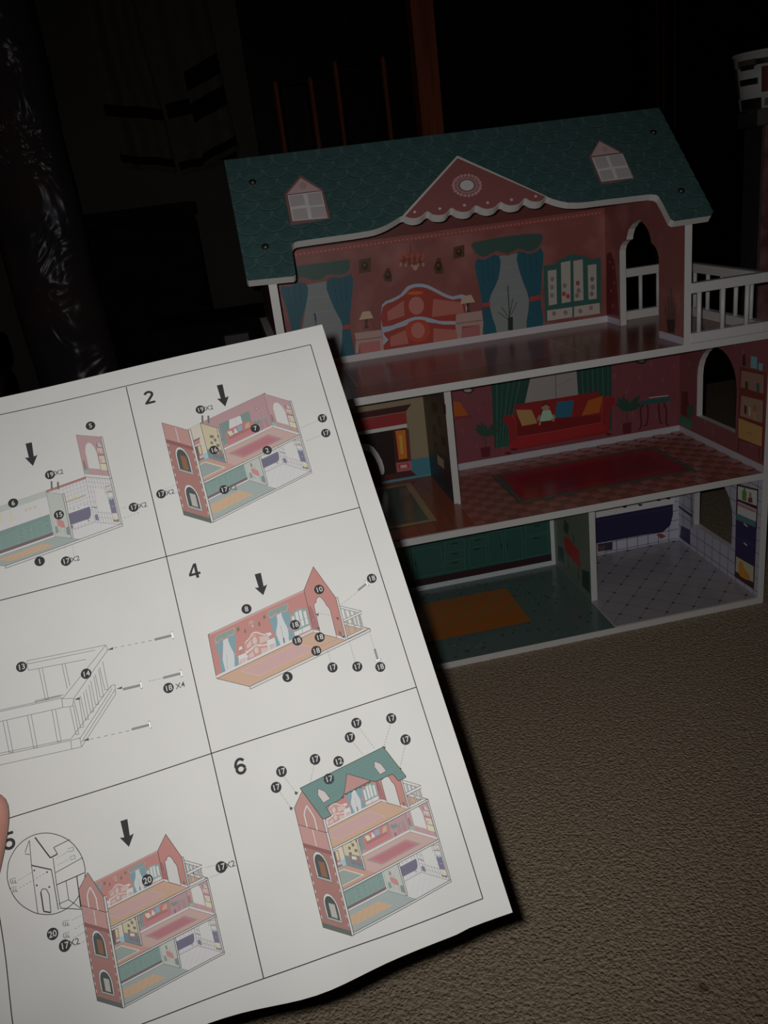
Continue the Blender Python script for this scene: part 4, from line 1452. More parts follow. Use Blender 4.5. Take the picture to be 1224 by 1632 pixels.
56,80,79 3436 1185 3407 1199 3418 1169 3447 1154
208,310,281 1105 1202 1080 1204 1097 1186 1122 1184
56,80,79 1046 275 1010 278 1034 251 1071 248
56,80,79 3444 1162 3428 1184 3424 1157 3440 1134
208,310,281 2243 1699 2213 1683 2246 1674 2276 1690
56,80,79 3144 1425 3146 1385 3172 1415 3170 1454
56,80,79 678 431 667 384 707 410 718 457
208,310,281 3800 1159 3808 1125 3825 1155 3817 1189
56,80,79 2446 943 2413 932 2444 917 2478 927
56,80,79 283 399 261 366 300 375 323 408
208,310,281 3451 1267 3435 1244 3462 1250 3478 1273
56,80,79 687 1178 659 1187 673 1162 700 1152
56,80,79 3419 1224 3387 1252 3391 1210 3423 1181
208,310,281 1761 892 1740 848 1786 866 1806 910
56,80,79 3215 1486 3207 1462 3229 1474 3237 1498
56,80,79 2856 1528 2823 1540 2839 1509 2872 1497
208,310,281 1952 914 1943 889 1967 901 1975 926
56,80,79 2589 376 2597 338 2618 372 2609 410
56,80,79 2098 170 2065 133 2114 137 2146 174
208,310,281 1916 2058 1885 2075 1895 2041 1926 2024
56,80,79 66 1725 59 1699 82 1713 89 1740
56,80,79 367 1389 355 1367 378 1375 390 1396
208,310,281 102 1940 92 1903 125 1922 136 1960
56,80,79 3596 1270 3602 1233 3624 1264 3618 1301
56,80,79 2703 1714 2716 1680 2730 1713 2717 1748
208,310,281 2213 359 2210 334 2229 350 2232 374
56,80,79 403 1292 395 1256 425 1277 433 1313
56,80,79 1490 409 1471 430 1470 401 1489 381
208,310,281 2065 217 2034 233 2046 200 2076 184
56,80,79 595 1597 577 1557 618 1573 636 1613
56,80,79 1570 1063 1541 1032 1583 1035 1612 1066
208,310,281 2111 571 2085 556 2115 549 2141 564
56,80,79 3075 848 3088 812 3104 847 3091 883
56,80,79 1434 1729 1395 1728 1424 1702 1462 1703
208,310,281 2007 208 2002 170 2032 194 2038 232
56,80,79 332 1413 316 1432 315 1407 332 1388
56,80,79 2471 1185 2443 1188 2461 1166 2490 1163
208,310,281 482 1504 492 1464 512 1500 502 1540
56,80,79 2700 1991 2664 1965 2708 1959 2744 1986
56,80,79 2137 276 2116 258 2144 256 2165 275
208,310,281 1523 321 1479 323 1510 291 1555 290
56,80,79 341 286 319 298 326 274 348 262
56,80,79 2197 1114 2177 1135 2177 1106 2197 1085
208,310,281 1878 1369 1845 1355 1879 1342 1912 1357
56,80,79 3600 1825 3557 1822 3589 1794 3632 1797
56,80,79 2265 1578 2247 1608 2239 1574 2257 1544
208,310,281 2608 1882 2600 1851 2627 1867 2636 1898
56,80,79 2821 1404 2811 1426 2803 1403 2813 1381
56,80,79 2004 1176 2012 1151 2024 1174 2016 1200
208,310,281 975 1662 941 1654 971 1636 1004 1644
56,80,79 3203 2098 3193 2075 3216 2084 3226 2107
56,80,79 2560 1196 2529 1183 2560 1171 2591 1183
208,310,281 1116 2012 1095 2029 1098 2002 1118 1985
56,80,79 2777 1045 2747 1018 2787 1017 2817 1044
56,80,79 2828 371 2787 377 2813 344 2854 338
208,310,281 2704 799 2699 755 2733 784 2738 829
56,80,79 2504 629 2470 630 2493 606 2527 604
@bottom_floor_panel printed_bath_tiles f1
447,414,447 3962 0 6107 2207
23,23,30 4144 284 4169 259 4194 284 4169 309
23,23,30 4347 81 4372 56 4397 81 4372 106
23,23,30 4144 695 4169 670 4194 695 4169 720
23,23,30 4347 492 4372 467 4397 492 4372 517
23,23,30 4550 289 4575 264 4600 289 4575 314
23,23,30 4752 86 4777 61 4802 86 4777 111
23,23,30 4144 1106 4169 1081 4194 1106 4169 1131
23,23,30 4347 903 4372 878 4397 903 4372 928
23,23,30 4550 700 4575 675 4600 700 4575 725
23,23,30 4753 497 4778 472 4803 497 4778 522
23,23,30 4955 294 4980 269 5005 294 4980 319
23,23,30 5158 91 5183 66 5208 91 5183 116
23,23,30 4144 1516 4169 1491 4194 1516 4169 1541
23,23,30 4347 1313 4372 1288 4397 1313 4372 1338
23,23,30 4550 1110 4575 1085 4600 1110 4575 1135
23,23,30 4753 907 4778 882 4803 907 4778 932
23,23,30 4955 704 4980 679 5005 704 4980 729
23,23,30 5158 501 5183 476 5208 501 5183 526
23,23,30 5361 298 5386 273 5411 298 5386 323
23,23,30 5564 95 5589 70 5614 95 5589 120
23,23,30 4144 1927 4169 1902 4194 1927 4169 1952
23,23,30 4347 1724 4372 1699 4397 1724 4372 1749
23,23,30 4550 1521 4575 1496 4600 1521 4575 1546
23,23,30 4753 1318 4778 1293 4803 1318 4778 1343
23,23,30 4956 1115 4981 1090 5006 1115 4981 1140
23,23,30 5158 912 5183 887 5208 912 5183 937
23,23,30 5361 709 5386 684 5411 709 5386 734
23,23,30 5564 506 5589 481 5614 506 5589 531
23,23,30 5767 303 5792 278 5817 303 5792 328
23,23,30 5970 100 5995 75 6020 100 5995 125
23,23,30 4347 2135 4372 2110 4397 2135 4372 2160
23,23,30 4550 1932 4575 1907 4600 1932 4575 1957
23,23,30 4753 1729 4778 1704 4803 1729 4778 1754
23,23,30 4956 1526 4981 1501 5006 1526 4981 1551
23,23,30 5158 1323 5183 1298 5208 1323 5183 1348
23,23,30 5361 1120 5386 1095 5411 1120 5386 1145
23,23,30 5564 917 5589 892 5614 917 5589 942
23,23,30 5767 714 5792 689 5817 714 5792 739
23,23,30 5970 511 5995 486 6020 511 5995 536
23,23,30 4753 2139 4778 2114 4803 2139 4778 2164
23,23,30 4956 1936 4981 1911 5006 1936 4981 1961
23,23,30 5159 1733 5184 1708 5209 1733 5184 1758
23,23,30 5361 1530 5386 1505 5411 1530 5386 1555
23,23,30 5564 1327 5589 1302 5614 1327 5589 1352
23,23,30 5767 1124 5792 1099 5817 1124 5792 1149
23,23,30 5970 921 5995 896 6020 921 5995 946
23,23,30 5159 2144 5184 2119 5209 2144 5184 2169
23,23,30 5361 1941 5386 1916 5411 1941 5386 1966
23,23,30 5564 1738 5589 1713 5614 1738 5589 1763
23,23,30 5767 1535 5792 1510 5817 1535 5792 1560
23,23,30 5970 1332 5995 1307 6020 1332 5995 1357
23,23,30 5564 2149 5589 2124 5614 2149 5589 2174
23,23,30 5767 1946 5792 1921 5817 1946 5792 1971
23,23,30 5970 1743 5995 1718 6020 1743 5995 1768
23,23,30 5970 2153 5995 2128 6020 2153 5995 2178
160,148,204 3970 2138 4030 2199 4034 2195 3974 2134
160,148,204 3970 1727 4431 2199 4435 2195 3974 1723
160,148,204 3970 1316 4832 2199 4836 2195 3974 1313
160,148,204 3970 906 5233 2199 5237 2195 3974 902
160,148,204 3974 72 4034 12 4030 8 3970 68
160,148,204 3970 495 5634 2199 5638 2195 3974 491
160,148,204 3974 483 4445 12 4441 8 3970 479
160,148,204 3970 85 6036 2199 6040 2195 3974 81
160,148,204 3974 894 4855 12 4851 8 3970 890
160,148,204 4300 12 6095 1849 6099 1845 4304 8
160,148,204 3974 1305 5266 12 5262 8 3970 1301
160,148,204 4701 12 6095 1439 6099 1435 4705 8
160,148,204 3974 1715 5676 12 5672 8 3970 1711
160,148,204 5103 12 6095 1028 6099 1024 5106 8
160,148,204 3974 2126 6087 12 6083 8 3970 2122
160,148,204 5504 12 6095 617 6099 614 5508 8
160,148,204 4312 2199 6099 410 6095 406 4308 2195
160,148,204 5905 12 6095 207 6099 203 5909 8
160,148,204 4722 2199 6099 821 6095 817 4718 2195
160,148,204 5133 2199 6099 1232 6095 1228 5129 2195
160,148,204 5543 2199 6099 1642 6095 1638 5539 2195
160,148,204 5954 2199 6099 2053 6095 2049 5950 2195
@bottom_floor_panel printed_rug f1
523,157,34 600 570 2946 1699
451,177,38 600 796 795 1022
451,177,38 600 1248 795 1473
451,177,38 795 570 991 796
451,177,38 795 1022 991 1248
451,177,38 795 1473 991 1699
451,177,38 991 796 1186 1022
451,177,38 991 1248 1186 1473
451,177,38 1186 570 1382 796
451,177,38 1186 1022 1382 1248
451,177,38 1186 1473 1382 1699
451,177,38 1382 796 1577 1022
451,177,38 1382 1248 1577 1473
451,177,38 1577 570 1773 796
451,177,38 1577 1022 1773 1248
451,177,38 1577 1473 1773 1699
451,177,38 1773 796 1968 1022
451,177,38 1773 1248 1968 1473
451,177,38 1968 570 2164 796
451,177,38 1968 1022 2164 1248
451,177,38 1968 1473 2164 1699
451,177,38 2164 796 2359 1022
451,177,38 2164 1248 2359 1473
451,177,38 2359 570 2555 796
451,177,38 2359 1022 2555 1248
451,177,38 2359 1473 2555 1699
451,177,38 2555 796 2750 1022
451,177,38 2555 1248 2750 1473
451,177,38 2750 570 2946 796
451,177,38 2750 1022 2946 1248
451,177,38 2750 1473 2946 1699
@front_roof_panel printed_pediment roof
900,823,771 2702 1418 3568 597 3543 589 3528 574 3505 554 3481 539 3459 532 3436 530 3414 531 3391 537 3368 546 3347 558 3331 577 3316 599 3298 608 3272 591 3242 561 3212 538 3180 528 3146 525 3116 526 3091 532 3070 542 3051 554 3034 572 3018 592 2999 600 2974 585 2946 558 2917 537 2888 527 2858 521 2830 521 2807 527 2785 537 2765 550 2745 569 2727 590 2705 598 2679 583 2651 556 2624 534 2598 525 2573 522 2548 523 2523 529 2498 540 2475 553 2455 575 2438 600 2417 611 2391 594 2363 562 2335 537 2309 528 2285 525 2260 527 2234 532 2208 540 2185 552 2169 573 2155 597 2136 608 2110 594 2079 567 2049 546 2020 535 1992 530 1965 530 1941 535 1919 544 1900 556 1882 570 1867 587 1856 599 1825 581
410,147,147 2695 1376 3544 601 3531 586 3508 566 3485 550 3463 543 3440 541 3417 543 3394 548 3372 557 3351 569 3334 588 3320 610 3301 619 3275 603 3246 573 3215 549 3183 539 3149 536 3119 537 3095 543 3073 553 3054 566 3037 583 3021 603 3002 611 2977 596 2949 570 2920 548 2891 538 2861 533 2833 532 2810 538 2788 548 2768 561 2748 580 2730 601 2708 610 2682 594 2654 567 2627 545 2601 536 2576 533 2551 534 2526 540 2501 551 2478 564 2458 586 2441 612 2420 622 2394 605 2366 573 2338 549 2312 539 2288 537 2263 538 2237 543 2211 551 2188 563 2171 584 2157 608 2139 619 2113 605 2082 578 2052 557 2023 546 1994 541 1968 541 1944 546 1922 555 1902 567 1885 581 1869 598 1879 595
900,770,710 2012 630 2004 617 1990 613 1980 621 1978 636 1986 650 2000 654 2011 646
900,770,710 2308 630 2299 617 2285 613 2275 621 2273 636 2282 650 2296 654 2307 646
900,770,710 2599 632 2590 618 2576 614 2566 622 2564 638 2573 652 2587 655 2598 647
900,770,710 2873 622 2864 608 2850 604 2839 613 2838 628 2847 642 2861 646 2872 637
900,770,710 3158 620 3149 606 3135 602 3124 611 3123 626 3133 640 3147 644 3158 636
900,770,710 3451 622 3441 609 3427 605 3416 613 3416 629 3425 642 3440 646 3450 638
788,473,473 2861 898 2848 873 2833 869 2827 889 2835 918 2851 934 2862 925
788,473,473 2847 846 2831 835 2813 842 2805 861 2814 878 2832 880 2847 866
788,473,473 2808 807 2788 793 2775 800 2779 823 2797 845 2816 849 2820 832
788,473,473 2768 767 2753 768 2742 787 2745 811 2759 821 2773 810 2777 786
788,473,473 2717 756 2697 756 2690 771 2703 790 2726 798 2741 790 2737 771
788,473,473 2666 740 2655 752 2656 777 2668 798 2682 799 2688 778 2680 752
788,473,473 2619 758 2604 773 2606 792 2624 801 2644 793 2651 774 2640 759
788,473,473 2571 772 2568 791 2580 815 2598 827 2608 817 2603 793 2587 773
788,473,473 2542 814 2538 839 2548 856 2564 852 2576 831 2573 808 2558 800
788,473,473 2513 854 2519 874 2538 889 2556 887 2560 870 2546 851 2525 844
788,473,473 2512 907 2520 934 2534 943 2545 927 2544 899 2531 879 2518 882
788,473,473 2511 959 2524 974 2545 975 2557 961 2552 942 2534 933 2516 941
788,473,473 2538 1007 2555 1027 2570 1026 2571 1004 2558 977 2540 966 2531 979
788,473,473 2566 1056 2582 1061 2597 1047 2600 1024 2589 1010 2571 1015 2561 1035
788,473,473 2613 1082 2634 1090 2644 1078 2635 1056 2614 1040 2596 1042 2596 1061
788,473,473 2661 1112 2675 1106 2680 1082 2672 1058 2657 1052 2647 1069 2648 1096
788,473,473 2712 1109 2731 1101 2734 1083 2717 1068 2695 1067 2683 1082 2691 1100
788,473,473 2765 1110 2773 1094 2766 1067 2750 1050 2737 1055 2736 1078 2749 1103
788,473,473 2805 1078 2815 1057 2809 1038 2790 1035 2774 1051 2772 1073 2786 1085
788,473,473 2846 1049 2844 1029 2827 1008 2808 1003 2801 1017 2811 1040 2831 1054
788,473,473 2861 999 2859 972 2846 958 2831 968 2826 995 2835 1017 2850 1019
788,473,473 2876 951 2866 932 2845 924 2829 932 2830 951 2847 966 2867 966
587,332,351 2821 905 2803 867 2775 835 2739 812 2697 800 2656 801 2617 814 2586 839 2564 872 2555 910 2559 951 2576 989 2604 1022 2640 1045 2682 1057 2724 1056 2763 1043 2795 1018 2816 985 2825 946
367,165,176 2789 911 2775 881 2754 856 2726 838 2695 829 2663 829 2634 839 2610 858 2594 884 2587 914 2591 945 2604 975 2625 1000 2653 1019 2684 1028 2716 1028 2746 1017 2770 998 2786 972 2792 942
900,900,900 2769 914 2759 890 2741 870 2719 855 2694 848 2668 848 2645 856 2626 871 2613 892 2607 916 2610 942 2621 966 2638 987 2660 1001 2686 1009 2711 1009 2735 1000 2754 985 2767 964 2772 940
886,686,686 2658 937 2722 926 2721 918 2657 930
@front_roof_panel dormer1 roof
804,558,558 818 1348 622 1124 1013 1120
648,457,482 867 1220 859 1196 843 1179 824 1172 806 1175 790 1189 782 1210 782 1234 791 1258 806 1275 825 1283 844 1279 859 1266 867 1244
900,900,892 627 1107 1014 1106 1007 693 615 713
676,612,612 638 1095 800 1092 798 930 631 924
676,612,612 847 1089 1008 1094 1000 901 839 905
676,612,612 640 888 800 882 796 715 624 726
676,612,612 842 882 1008 876 1005 703 834 716
@front_roof_panel dormer2 roof
804,558,558 4451 1332 4270 1111 4641 1110
648,457,482 4512 1190 4501 1171 4486 1158 4468 1151 4451 1154 4440 1165 4435 1183 4438 1203 4448 1221 4464 1235 4482 1241 4498 1238 4510 1227 4515 1210
900,900,892 4269 1086 4660 1086 4648 688 4257 690
676,612,612 4289 1077 4437 1077 4433 898 4281 893
676,612,612 4480 1075 4652 1077 4645 892 4468 897
676,612,612 4284 857 4436 861 4427 706 4269 703
676,612,612 4479 864 4649 860 4650 702 4465 704'''
# lines and lettering of the instruction sheet, 0.1 mm on the sheet
SHEET_LINES = '''0.42 0 -770 -9 -597 -8 -152 -5 309 -3 935 -3
0.42 0 -736 899 4 897 926 903
0.42 0 -892 1814 -835 1815 -315 1811 0 1803 928 1786
0.42 0 -487 2703 -6 2698 465 2696 931 2690
0.42 0 2 1 4 897 0 1803 -3 2697
0.42 0 935 -3 926 903 928 1786 931 2690
0.42 0 -932 2119 -933 2174 -943 2552 -949 2679
0.24 1 -665 1197 -334 1222 -331 1246
0.24 1 -668 1240 -427 1260
0.24 1 -665 1197 -671 1211 -668 1240
0.24 1 -334 1222 -547 1395 -555 1397 -558 1436
0.24 1 -331 1246 -507 1411 -555 1399
0.24 1 -507 1411 -518 1442 -558 1436
0.24 1 -671 1211 -382 1231
0.24 1 -810 1380 -551 1396
0.24 1 -817 1421 -558 1436
0.24 1 -810 1374 -557 1389
0.24 1 -625 1245 -621 1385 -609 1385 -611 1245
0.24 1 -529 1253 -526 1362
0.24 1 -516 1254 -513 1354
0.24 1 -662 1381 -545 1384
0.24 1 -662 1385 -662 1375 -556 1382
0.24 1 -803 1421 -798 1558 -783 1561 -787 1422
0.24 1 -703 1427 -700 1568 -686 1570 -688 1428
0.24 1 -603 1435 -603 1572 -588 1572 -588 1437
0.24 1 -529 1444 -525 1564 -514 1566 -514 1441
0.24 1 -507 1423 -502 1541 -489 1542 -486 1414
0.24 1 -479 1408 -476 1515 -464 1516 -464 1397
0.24 1 -452 1388 -450 1490 -438 1491 -436 1373
0.24 1 -425 1356 -425 1463 -412 1466 -409 1341
0.24 1 -402 1335 -400 1438 -386 1439 -384 1316
0.24 1 -378 1309 -375 1413 -361 1415 -361 1290
0.24 1 -837 1550 -545 1575
0.24 1 -838 1559 -550 1581
0.24 1 -844 1597 -553 1617
0.24 1 -550 1581 -553 1617 -512 1620 -513 1581 -550 1581
0.24 1 -545 1572 -346 1403 -330 1402 -333 1423 -509 1601
0.24 1 -512 1620 -334 1443 -333 1423
0.24 1 -513 1585 -344 1416
0.24 1 -346 1403 -351 1412
0.25 1 -302 1245 -288 1246
0.25 1 -273 1247 -258 1248
0.25 1 -243 1250 -228 1251
0.25 1 -213 1252 -199 1253
0.25 1 -184 1255 -169 1256
0.25 1 -154 1257 -139 1258
0.25 1 -187 1430 -181 1430
0.25 1 -176 1431 -171 1431
0.25 1 -166 1431 -161 1432
0.25 1 -156 1432 -151 1432
0.25 1 -145 1433 -140 1433
0.25 1 -135 1433 -130 1434
0.25 1 -474 1599 -459 1601
0.25 1 -444 1602 -430 1603
0.25 1 -415 1604 -400 1605
0.25 1 -385 1606 -370 1607
0.25 1 -355 1608 -340 1609
0.25 1 -325 1610 -310 1611
0.22 1 712 1334 717 1332
0.22 1 723 1330 728 1328
0.22 1 733 1326 738 1323
0.22 1 743 1321 749 1319
0.22 1 754 1317 759 1315
0.22 1 764 1312 769 1310
0.22 1 775 1308 780 1306
0.22 1 785 1304 790 1301
0.22 1 796 1299 801 1297
0.22 1 576 1348 571 1348
0.22 1 565 1349 559 1349
0.22 1 553 1350 548 1350
0.22 1 542 1351 536 1352
0.22 1 530 1352 524 1353
0.22 1 519 1353 513 1354
0.22 1 507 1354 501 1355
0.22 1 496 1355 490 1356
0.22 1 484 1357 478 1357
0.22 1 569 1416 563 1417
0.22 1 556 1418 550 1418
0.22 1 543 1419 537 1420
0.22 1 530 1421 524 1422
0.22 1 517 1423 511 1424
0.22 1 504 1425 498 1425
0.22 1 491 1426 485 1427
0.22 1 478 1428 472 1429
0.22 1 466 1430 459 1431
0.22 1 673 1481 666 1482
0.22 1 658 1483 650 1483
0.22 1 643 1484 635 1485
0.22 1 627 1486 620 1487
0.22 1 612 1487 605 1488
0.22 1 597 1489 590 1490
0.22 1 582 1491 575 1491
0.22 1 567 1492 559 1493
0.22 1 552 1494 544 1495
0.22 1 689 1391 684 1388
0.22 1 678 1386 673 1383
0.22 1 667 1380 662 1377
0.22 1 656 1374 651 1372
0.22 1 645 1369 640 1366
0.22 1 634 1363 629 1360
0.22 1 623 1357 618 1355
0.22 1 612 1352 607 1349
0.22 1 601 1346 596 1343
0.22 1 592 1522 592 1525
0.22 1 592 1528 593 1531
0.22 1 593 1535 593 1538
0.22 1 593 1541 593 1545
0.22 1 593 1548 593 1551
0.22 1 593 1554 593 1558
0.22 1 593 1561 593 1564
0.22 1 593 1567 593 1571
0.22 1 593 1574 593 1577
0.22 1 698 1514 698 1519
0.22 1 698 1525 698 1530
0.22 1 698 1536 697 1541
0.22 1 697 1546 697 1552
0.22 1 697 1557 697 1563
0.22 1 697 1568 697 1574
0.22 1 697 1579 697 1585
0.22 1 697 1590 697 1595
0.22 1 697 1601 697 1606
0.22 1 798 1488 798 1492
0.22 1 797 1497 797 1501
0.22 1 797 1505 797 1510
0.22 1 797 1514 797 1519
0.22 1 797 1523 797 1527
0.22 1 797 1532 797 1536
0.22 1 797 1541 797 1545
0.22 1 797 1549 797 1554
0.22 1 797 1558 797 1563
0.2 1 -143 617 -141 617
0.2 1 -138 617 -135 618
0.2 1 -132 618 -129 618
0.2 1 -127 618 -124 618
0.2 1 -121 618 -118 619
0.2 1 -141 666 -133 665
0.2 1 -125 664 -118 664
0.2 1 -110 663 -103 662
0.2 1 -95 661 -88 660
0.2 1 -80 660 -72 659
0.2 1 -424 746 -424 743
0.2 1 -424 740 -424 737
0.2 1 -423 734 -423 731
0.2 1 -423 728 -423 725
0.2 1 -423 722 -422 719
0.2 1 -390 778 -390 774
0.2 1 -390 769 -389 765
0.2 1 -389 760 -389 756
0.2 1 -388 751 -388 747
0.2 1 -388 742 -388 738
0.2 1 766 433 773 432
0.2 1 779 431 785 430
0.2 1 791 429 797 428
0.2 1 803 427 809 426
0.2 1 815 425 821 424
0.2 1 828 423 834 422
0.2 1 840 421 846 420
0.2 1 852 419 858 418
0.2 1 772 508 777 507
0.2 1 782 506 788 505
0.2 1 793 505 798 504
0.2 1 804 503 809 502
0.2 1 815 501 820 501
0.2 1 825 500 831 499
0.2 1 836 498 842 497
0.2 1 847 497 852 496
0.2 1 70 578 74 577
0.2 1 78 577 82 576
0.2 1 86 576 90 575
0.2 1 94 575 98 574
0.2 1 102 574 106 573
0.2 1 111 572 115 572
0.2 1 119 571 123 571
0.2 1 127 570 131 570
0.2 1 83 606 86 607
0.2 1 89 607 93 608
0.2 1 96 608 99 608
0.2 1 102 609 106 609
0.2 1 109 609 112 610
0.2 1 115 610 119 610
0.2 1 122 611 125 611
0.2 1 128 612 132 612
0.2 1 -125 2233 -122 2233
0.2 1 -119 2233 -116 2233
0.2 1 -113 2234 -110 2234
0.2 1 -107 2234 -104 2234
0.2 1 -101 2234 -98 2234
0.2 1 -94 2235 -91 2235
0.2 1 -88 2235 -85 2235
0.2 1 -82 2235 -79 2235
0.2 1 -117 2275 -114 2275
0.2 1 -111 2275 -108 2275
0.2 1 -104 2274 -101 2274
0.2 1 -98 2274 -95 2274
0.2 1 -92 2274 -89 2274
0.2 1 -86 2273 -83 2273
0.2 1 -80 2273 -77 2273
0.2 1 -73 2273 -70 2272
0.2 1 -668 2265 -664 2264
0.2 1 -660 2264 -655 2263
0.2 1 -651 2262 -647 2262
0.2 1 -643 2261 -639 2260
0.2 1 -635 2259 -631 2259
0.2 1 -627 2258 -623 2257
0.2 1 -619 2256 -615 2256
0.2 1 -610 2255 -606 2254
0.2 1 -661 2299 -654 2298
0.2 1 -647 2296 -641 2294
0.2 1 -634 2293 -627 2291
0.2 1 -621 2289 -614 2288
0.2 1 -608 2286 -601 2284
0.2 1 -594 2282 -588 2281
0.2 1 -581 2279 -574 2277
0.2 1 -567 2276 -561 2274
0.2 1 -671 2329 -667 2328
0.2 1 -663 2327 -659 2327
0.2 1 -655 2326 -651 2325
0.2 1 -647 2324 -642 2324
0.2 1 -638 2323 -634 2322
0.2 1 -630 2322 -626 2321
0.2 1 -622 2320 -618 2319
0.2 1 -614 2319 -610 2318
0.2 1 -655 2358 -648 2356
0.2 1 -642 2355 -635 2354
0.2 1 -629 2353 -622 2352
0.2 1 -615 2351 -609 2349
0.2 1 -602 2348 -596 2347
0.2 1 -589 2346 -583 2345
0.2 1 -576 2343 -570 2342
0.2 1 -563 2341 -557 2340
0.22 1 238 2042 240 2047
0.22 1 242 2052 244 2057
0.22 1 245 2062 247 2066
0.22 1 249 2071 251 2076
0.22 1 253 2081 255 2086
0.22 1 256 2091 258 2096
0.22 1 260 2101 262 2106
0.22 1 264 2110 265 2115
0.22 1 272 1987 274 1992
0.22 1 275 1997 277 2002
0.22 1 279 2006 281 2011
0.22 1 283 2016 285 2021
0.22 1 287 2026 289 2030
0.22 1 291 2035 293 2040
0.22 1 295 2045 297 2049
0.22 1 299 2054 301 2059
0.22 1 404 1975 402 1980
0.22 1 399 1985 397 1989
0.22 1 394 1994 391 1998
0.22 1 389 2003 386 2007
0.22 1 384 2012 381 2016
0.22 1 379 2021 376 2026
0.22 1 374 2030 371 2035
0.22 1 369 2039 366 2044
0.22 1 439 2062 436 2067
0.22 1 434 2072 431 2077
0.22 1 429 2082 427 2087
0.22 1 424 2092 422 2097
0.22 1 419 2101 417 2106
0.22 1 414 2111 412 2116
0.22 1 410 2121 407 2126
0.22 1 405 2130 402 2135
0.22 1 591 1935 593 1939
0.22 1 595 1943 596 1947
0.22 1 598 1951 600 1955
0.22 1 601 1959 603 1963
0.22 1 605 1967 607 1971
0.22 1 608 1975 610 1979
0.22 1 612 1983 613 1987
0.22 1 615 1991 617 1995
0.22 1 635 1887 637 1893
0.22 1 640 1899 642 1906
0.22 1 645 1912 647 1919
0.22 1 650 1925 652 1931
0.22 1 655 1938 657 1944
0.22 1 660 1950 662 1957
0.22 1 664 1963 667 1969
0.22 1 669 1976 672 1982
0.22 1 767 1909 763 1914
0.22 1 760 1919 757 1924
0.22 1 753 1929 750 1934
0.22 1 747 1939 743 1944
0.22 1 740 1949 736 1954
0.22 1 733 1959 730 1964
0.22 1 726 1969 723 1974
0.22 1 720 1979 716 1984
0.22 1 802 2011 799 2016
0.22 1 796 2021 793 2027
0.22 1 790 2032 786 2037
0.22 1 783 2043 780 2048
0.22 1 777 2053 774 2059
0.22 1 771 2064 768 2069
0.22 1 765 2075 761 2080
0.22 1 758 2085 755 2090
0.3 0 -591 2113 -596 2132 -603 2150 -612 2167 -624 2181 -637 2194 -652 2205 -668 2213 -686 2219 -704 2222 -723 2223 -741 2221 -760 2216 -778 2209 -796 2200 -812 2188 -827 2174 -841 2159 -853 2142 -863 2123 -870 2104 -876 2084 -879 2063 -880 2043 -878 2023 -873 2004 -867 1985 -858 1968 -846 1953 -833 1939 -818 1928 -802 1919 -785 1913 -766 1909 -747 1908 -728 1910 -708 1915 -690 1922 -672 1932 -655 1944 -639 1958 -625 1974 -613 1992 -604 2011 -596 2031 -591 2051 -588 2072 -588 2093 -591 2113
0.5 0 -753 1918 -709 2013 -680 2007
0.3 0 -680 2007 -690 1978 -624 1967
0.25 0 -775 1924 -783 2019 -792 2204
0.45 0 -783 2019 -713 2058
0.3 0 -713 2058 -714 2212
0.25 0 -699 2016 -704 2115 -705 2209
0.25 0 -799 1964 -777 1924
0.25 0 -800 1969 -782 1977
0.5 0 -767 2128 -769 2201 -744 2213
0.3 0 -767 2128 -759 2118 -745 2123 -738 2146 -743 2214
0.25 0 -700 2074 -589 2050
0.35 0 -705 2120 -593 2108
0.25 0 -667 2114 -669 2188
0.25 0 -709 2192 -669 2188 -629 2233
0.4 0 -624 2111 -629 2229
0.3 0 -705 2209 -602 2247
0.3 0 -625 2198 -611 2227
0.2 1 -839 2059 -835 2058
0.2 1 -832 2057 -828 2057
0.2 1 -824 2056 -821 2055
0.2 1 -817 2054 -814 2053
0.2 1 -810 2052 -807 2051
0.2 1 -803 2050 -799 2049
0.2 1 -796 2048 -792 2047
0.2 1 -789 2046 -785 2045
0.2 1 -838 2088 -832 2087
0.2 1 -825 2085 -819 2083
0.2 1 -812 2082 -806 2080
0.2 1 -799 2079 -792 2077
0.2 1 -786 2076 -779 2074
0.2 1 -773 2072 -766 2071
0.2 1 -759 2069 -753 2068
0.2 1 -746 2066 -739 2065
0.2 1 -632 2008 -635 2009
0.2 1 -639 2010 -643 2011
0.2 1 -646 2012 -650 2013
0.2 1 -653 2014 -657 2015
0.2 1 -660 2016 -664 2017
0.2 1 -668 2018 -671 2019
0.2 1 -675 2020 -678 2021
0.2 1 -682 2022 -685 2023
0.2 1 -629 2038 -633 2039
0.2 1 -636 2040 -640 2040
0.2 1 -644 2041 -647 2042
0.2 1 -651 2042 -655 2043
0.2 1 -659 2044 -662 2044
0.2 1 -666 2045 -670 2046
0.2 1 -673 2046 -677 2047
0.2 1 -681 2048 -685 2049
0.35 1 -866 2047 -869 2055 -865 2062
0.35 1 -858 2050 -861 2058 -857 2064
0.35 1 -849 2053 -852 2061 -848 2067
0.2 1 -868 2045 -845 2047
0.2 1 -867 2064 -844 2064
0.35 1 -870 2079 -873 2087 -869 2094
0.35 1 -861 2082 -864 2090 -860 2096
0.35 1 -852 2085 -855 2093 -851 2099
0.2 1 -871 2077 -848 2079
0.2 1 -871 2095 -847 2096
0.35 1 -701 2261 -704 2269 -700 2275
0.35 1 -692 2264 -695 2272 -691 2278
0.35 1 -683 2267 -687 2274 -683 2281
0.2 1 -702 2259 -679 2261
0.2 1 -702 2277 -679 2278
0.35 1 -706 2304 -709 2312 -705 2318
0.35 1 -697 2307 -700 2314 -696 2320
0.35 1 -689 2309 -692 2317 -688 2323
0.2 1 -707 2302 -684 2304
0.2 1 -707 2319 -684 2320
0.2 1 -636 2000 -616 1999 -616 2013 -635 2012
0.2 1 -636 2032 -615 2032 -616 2045 -635 2044'''
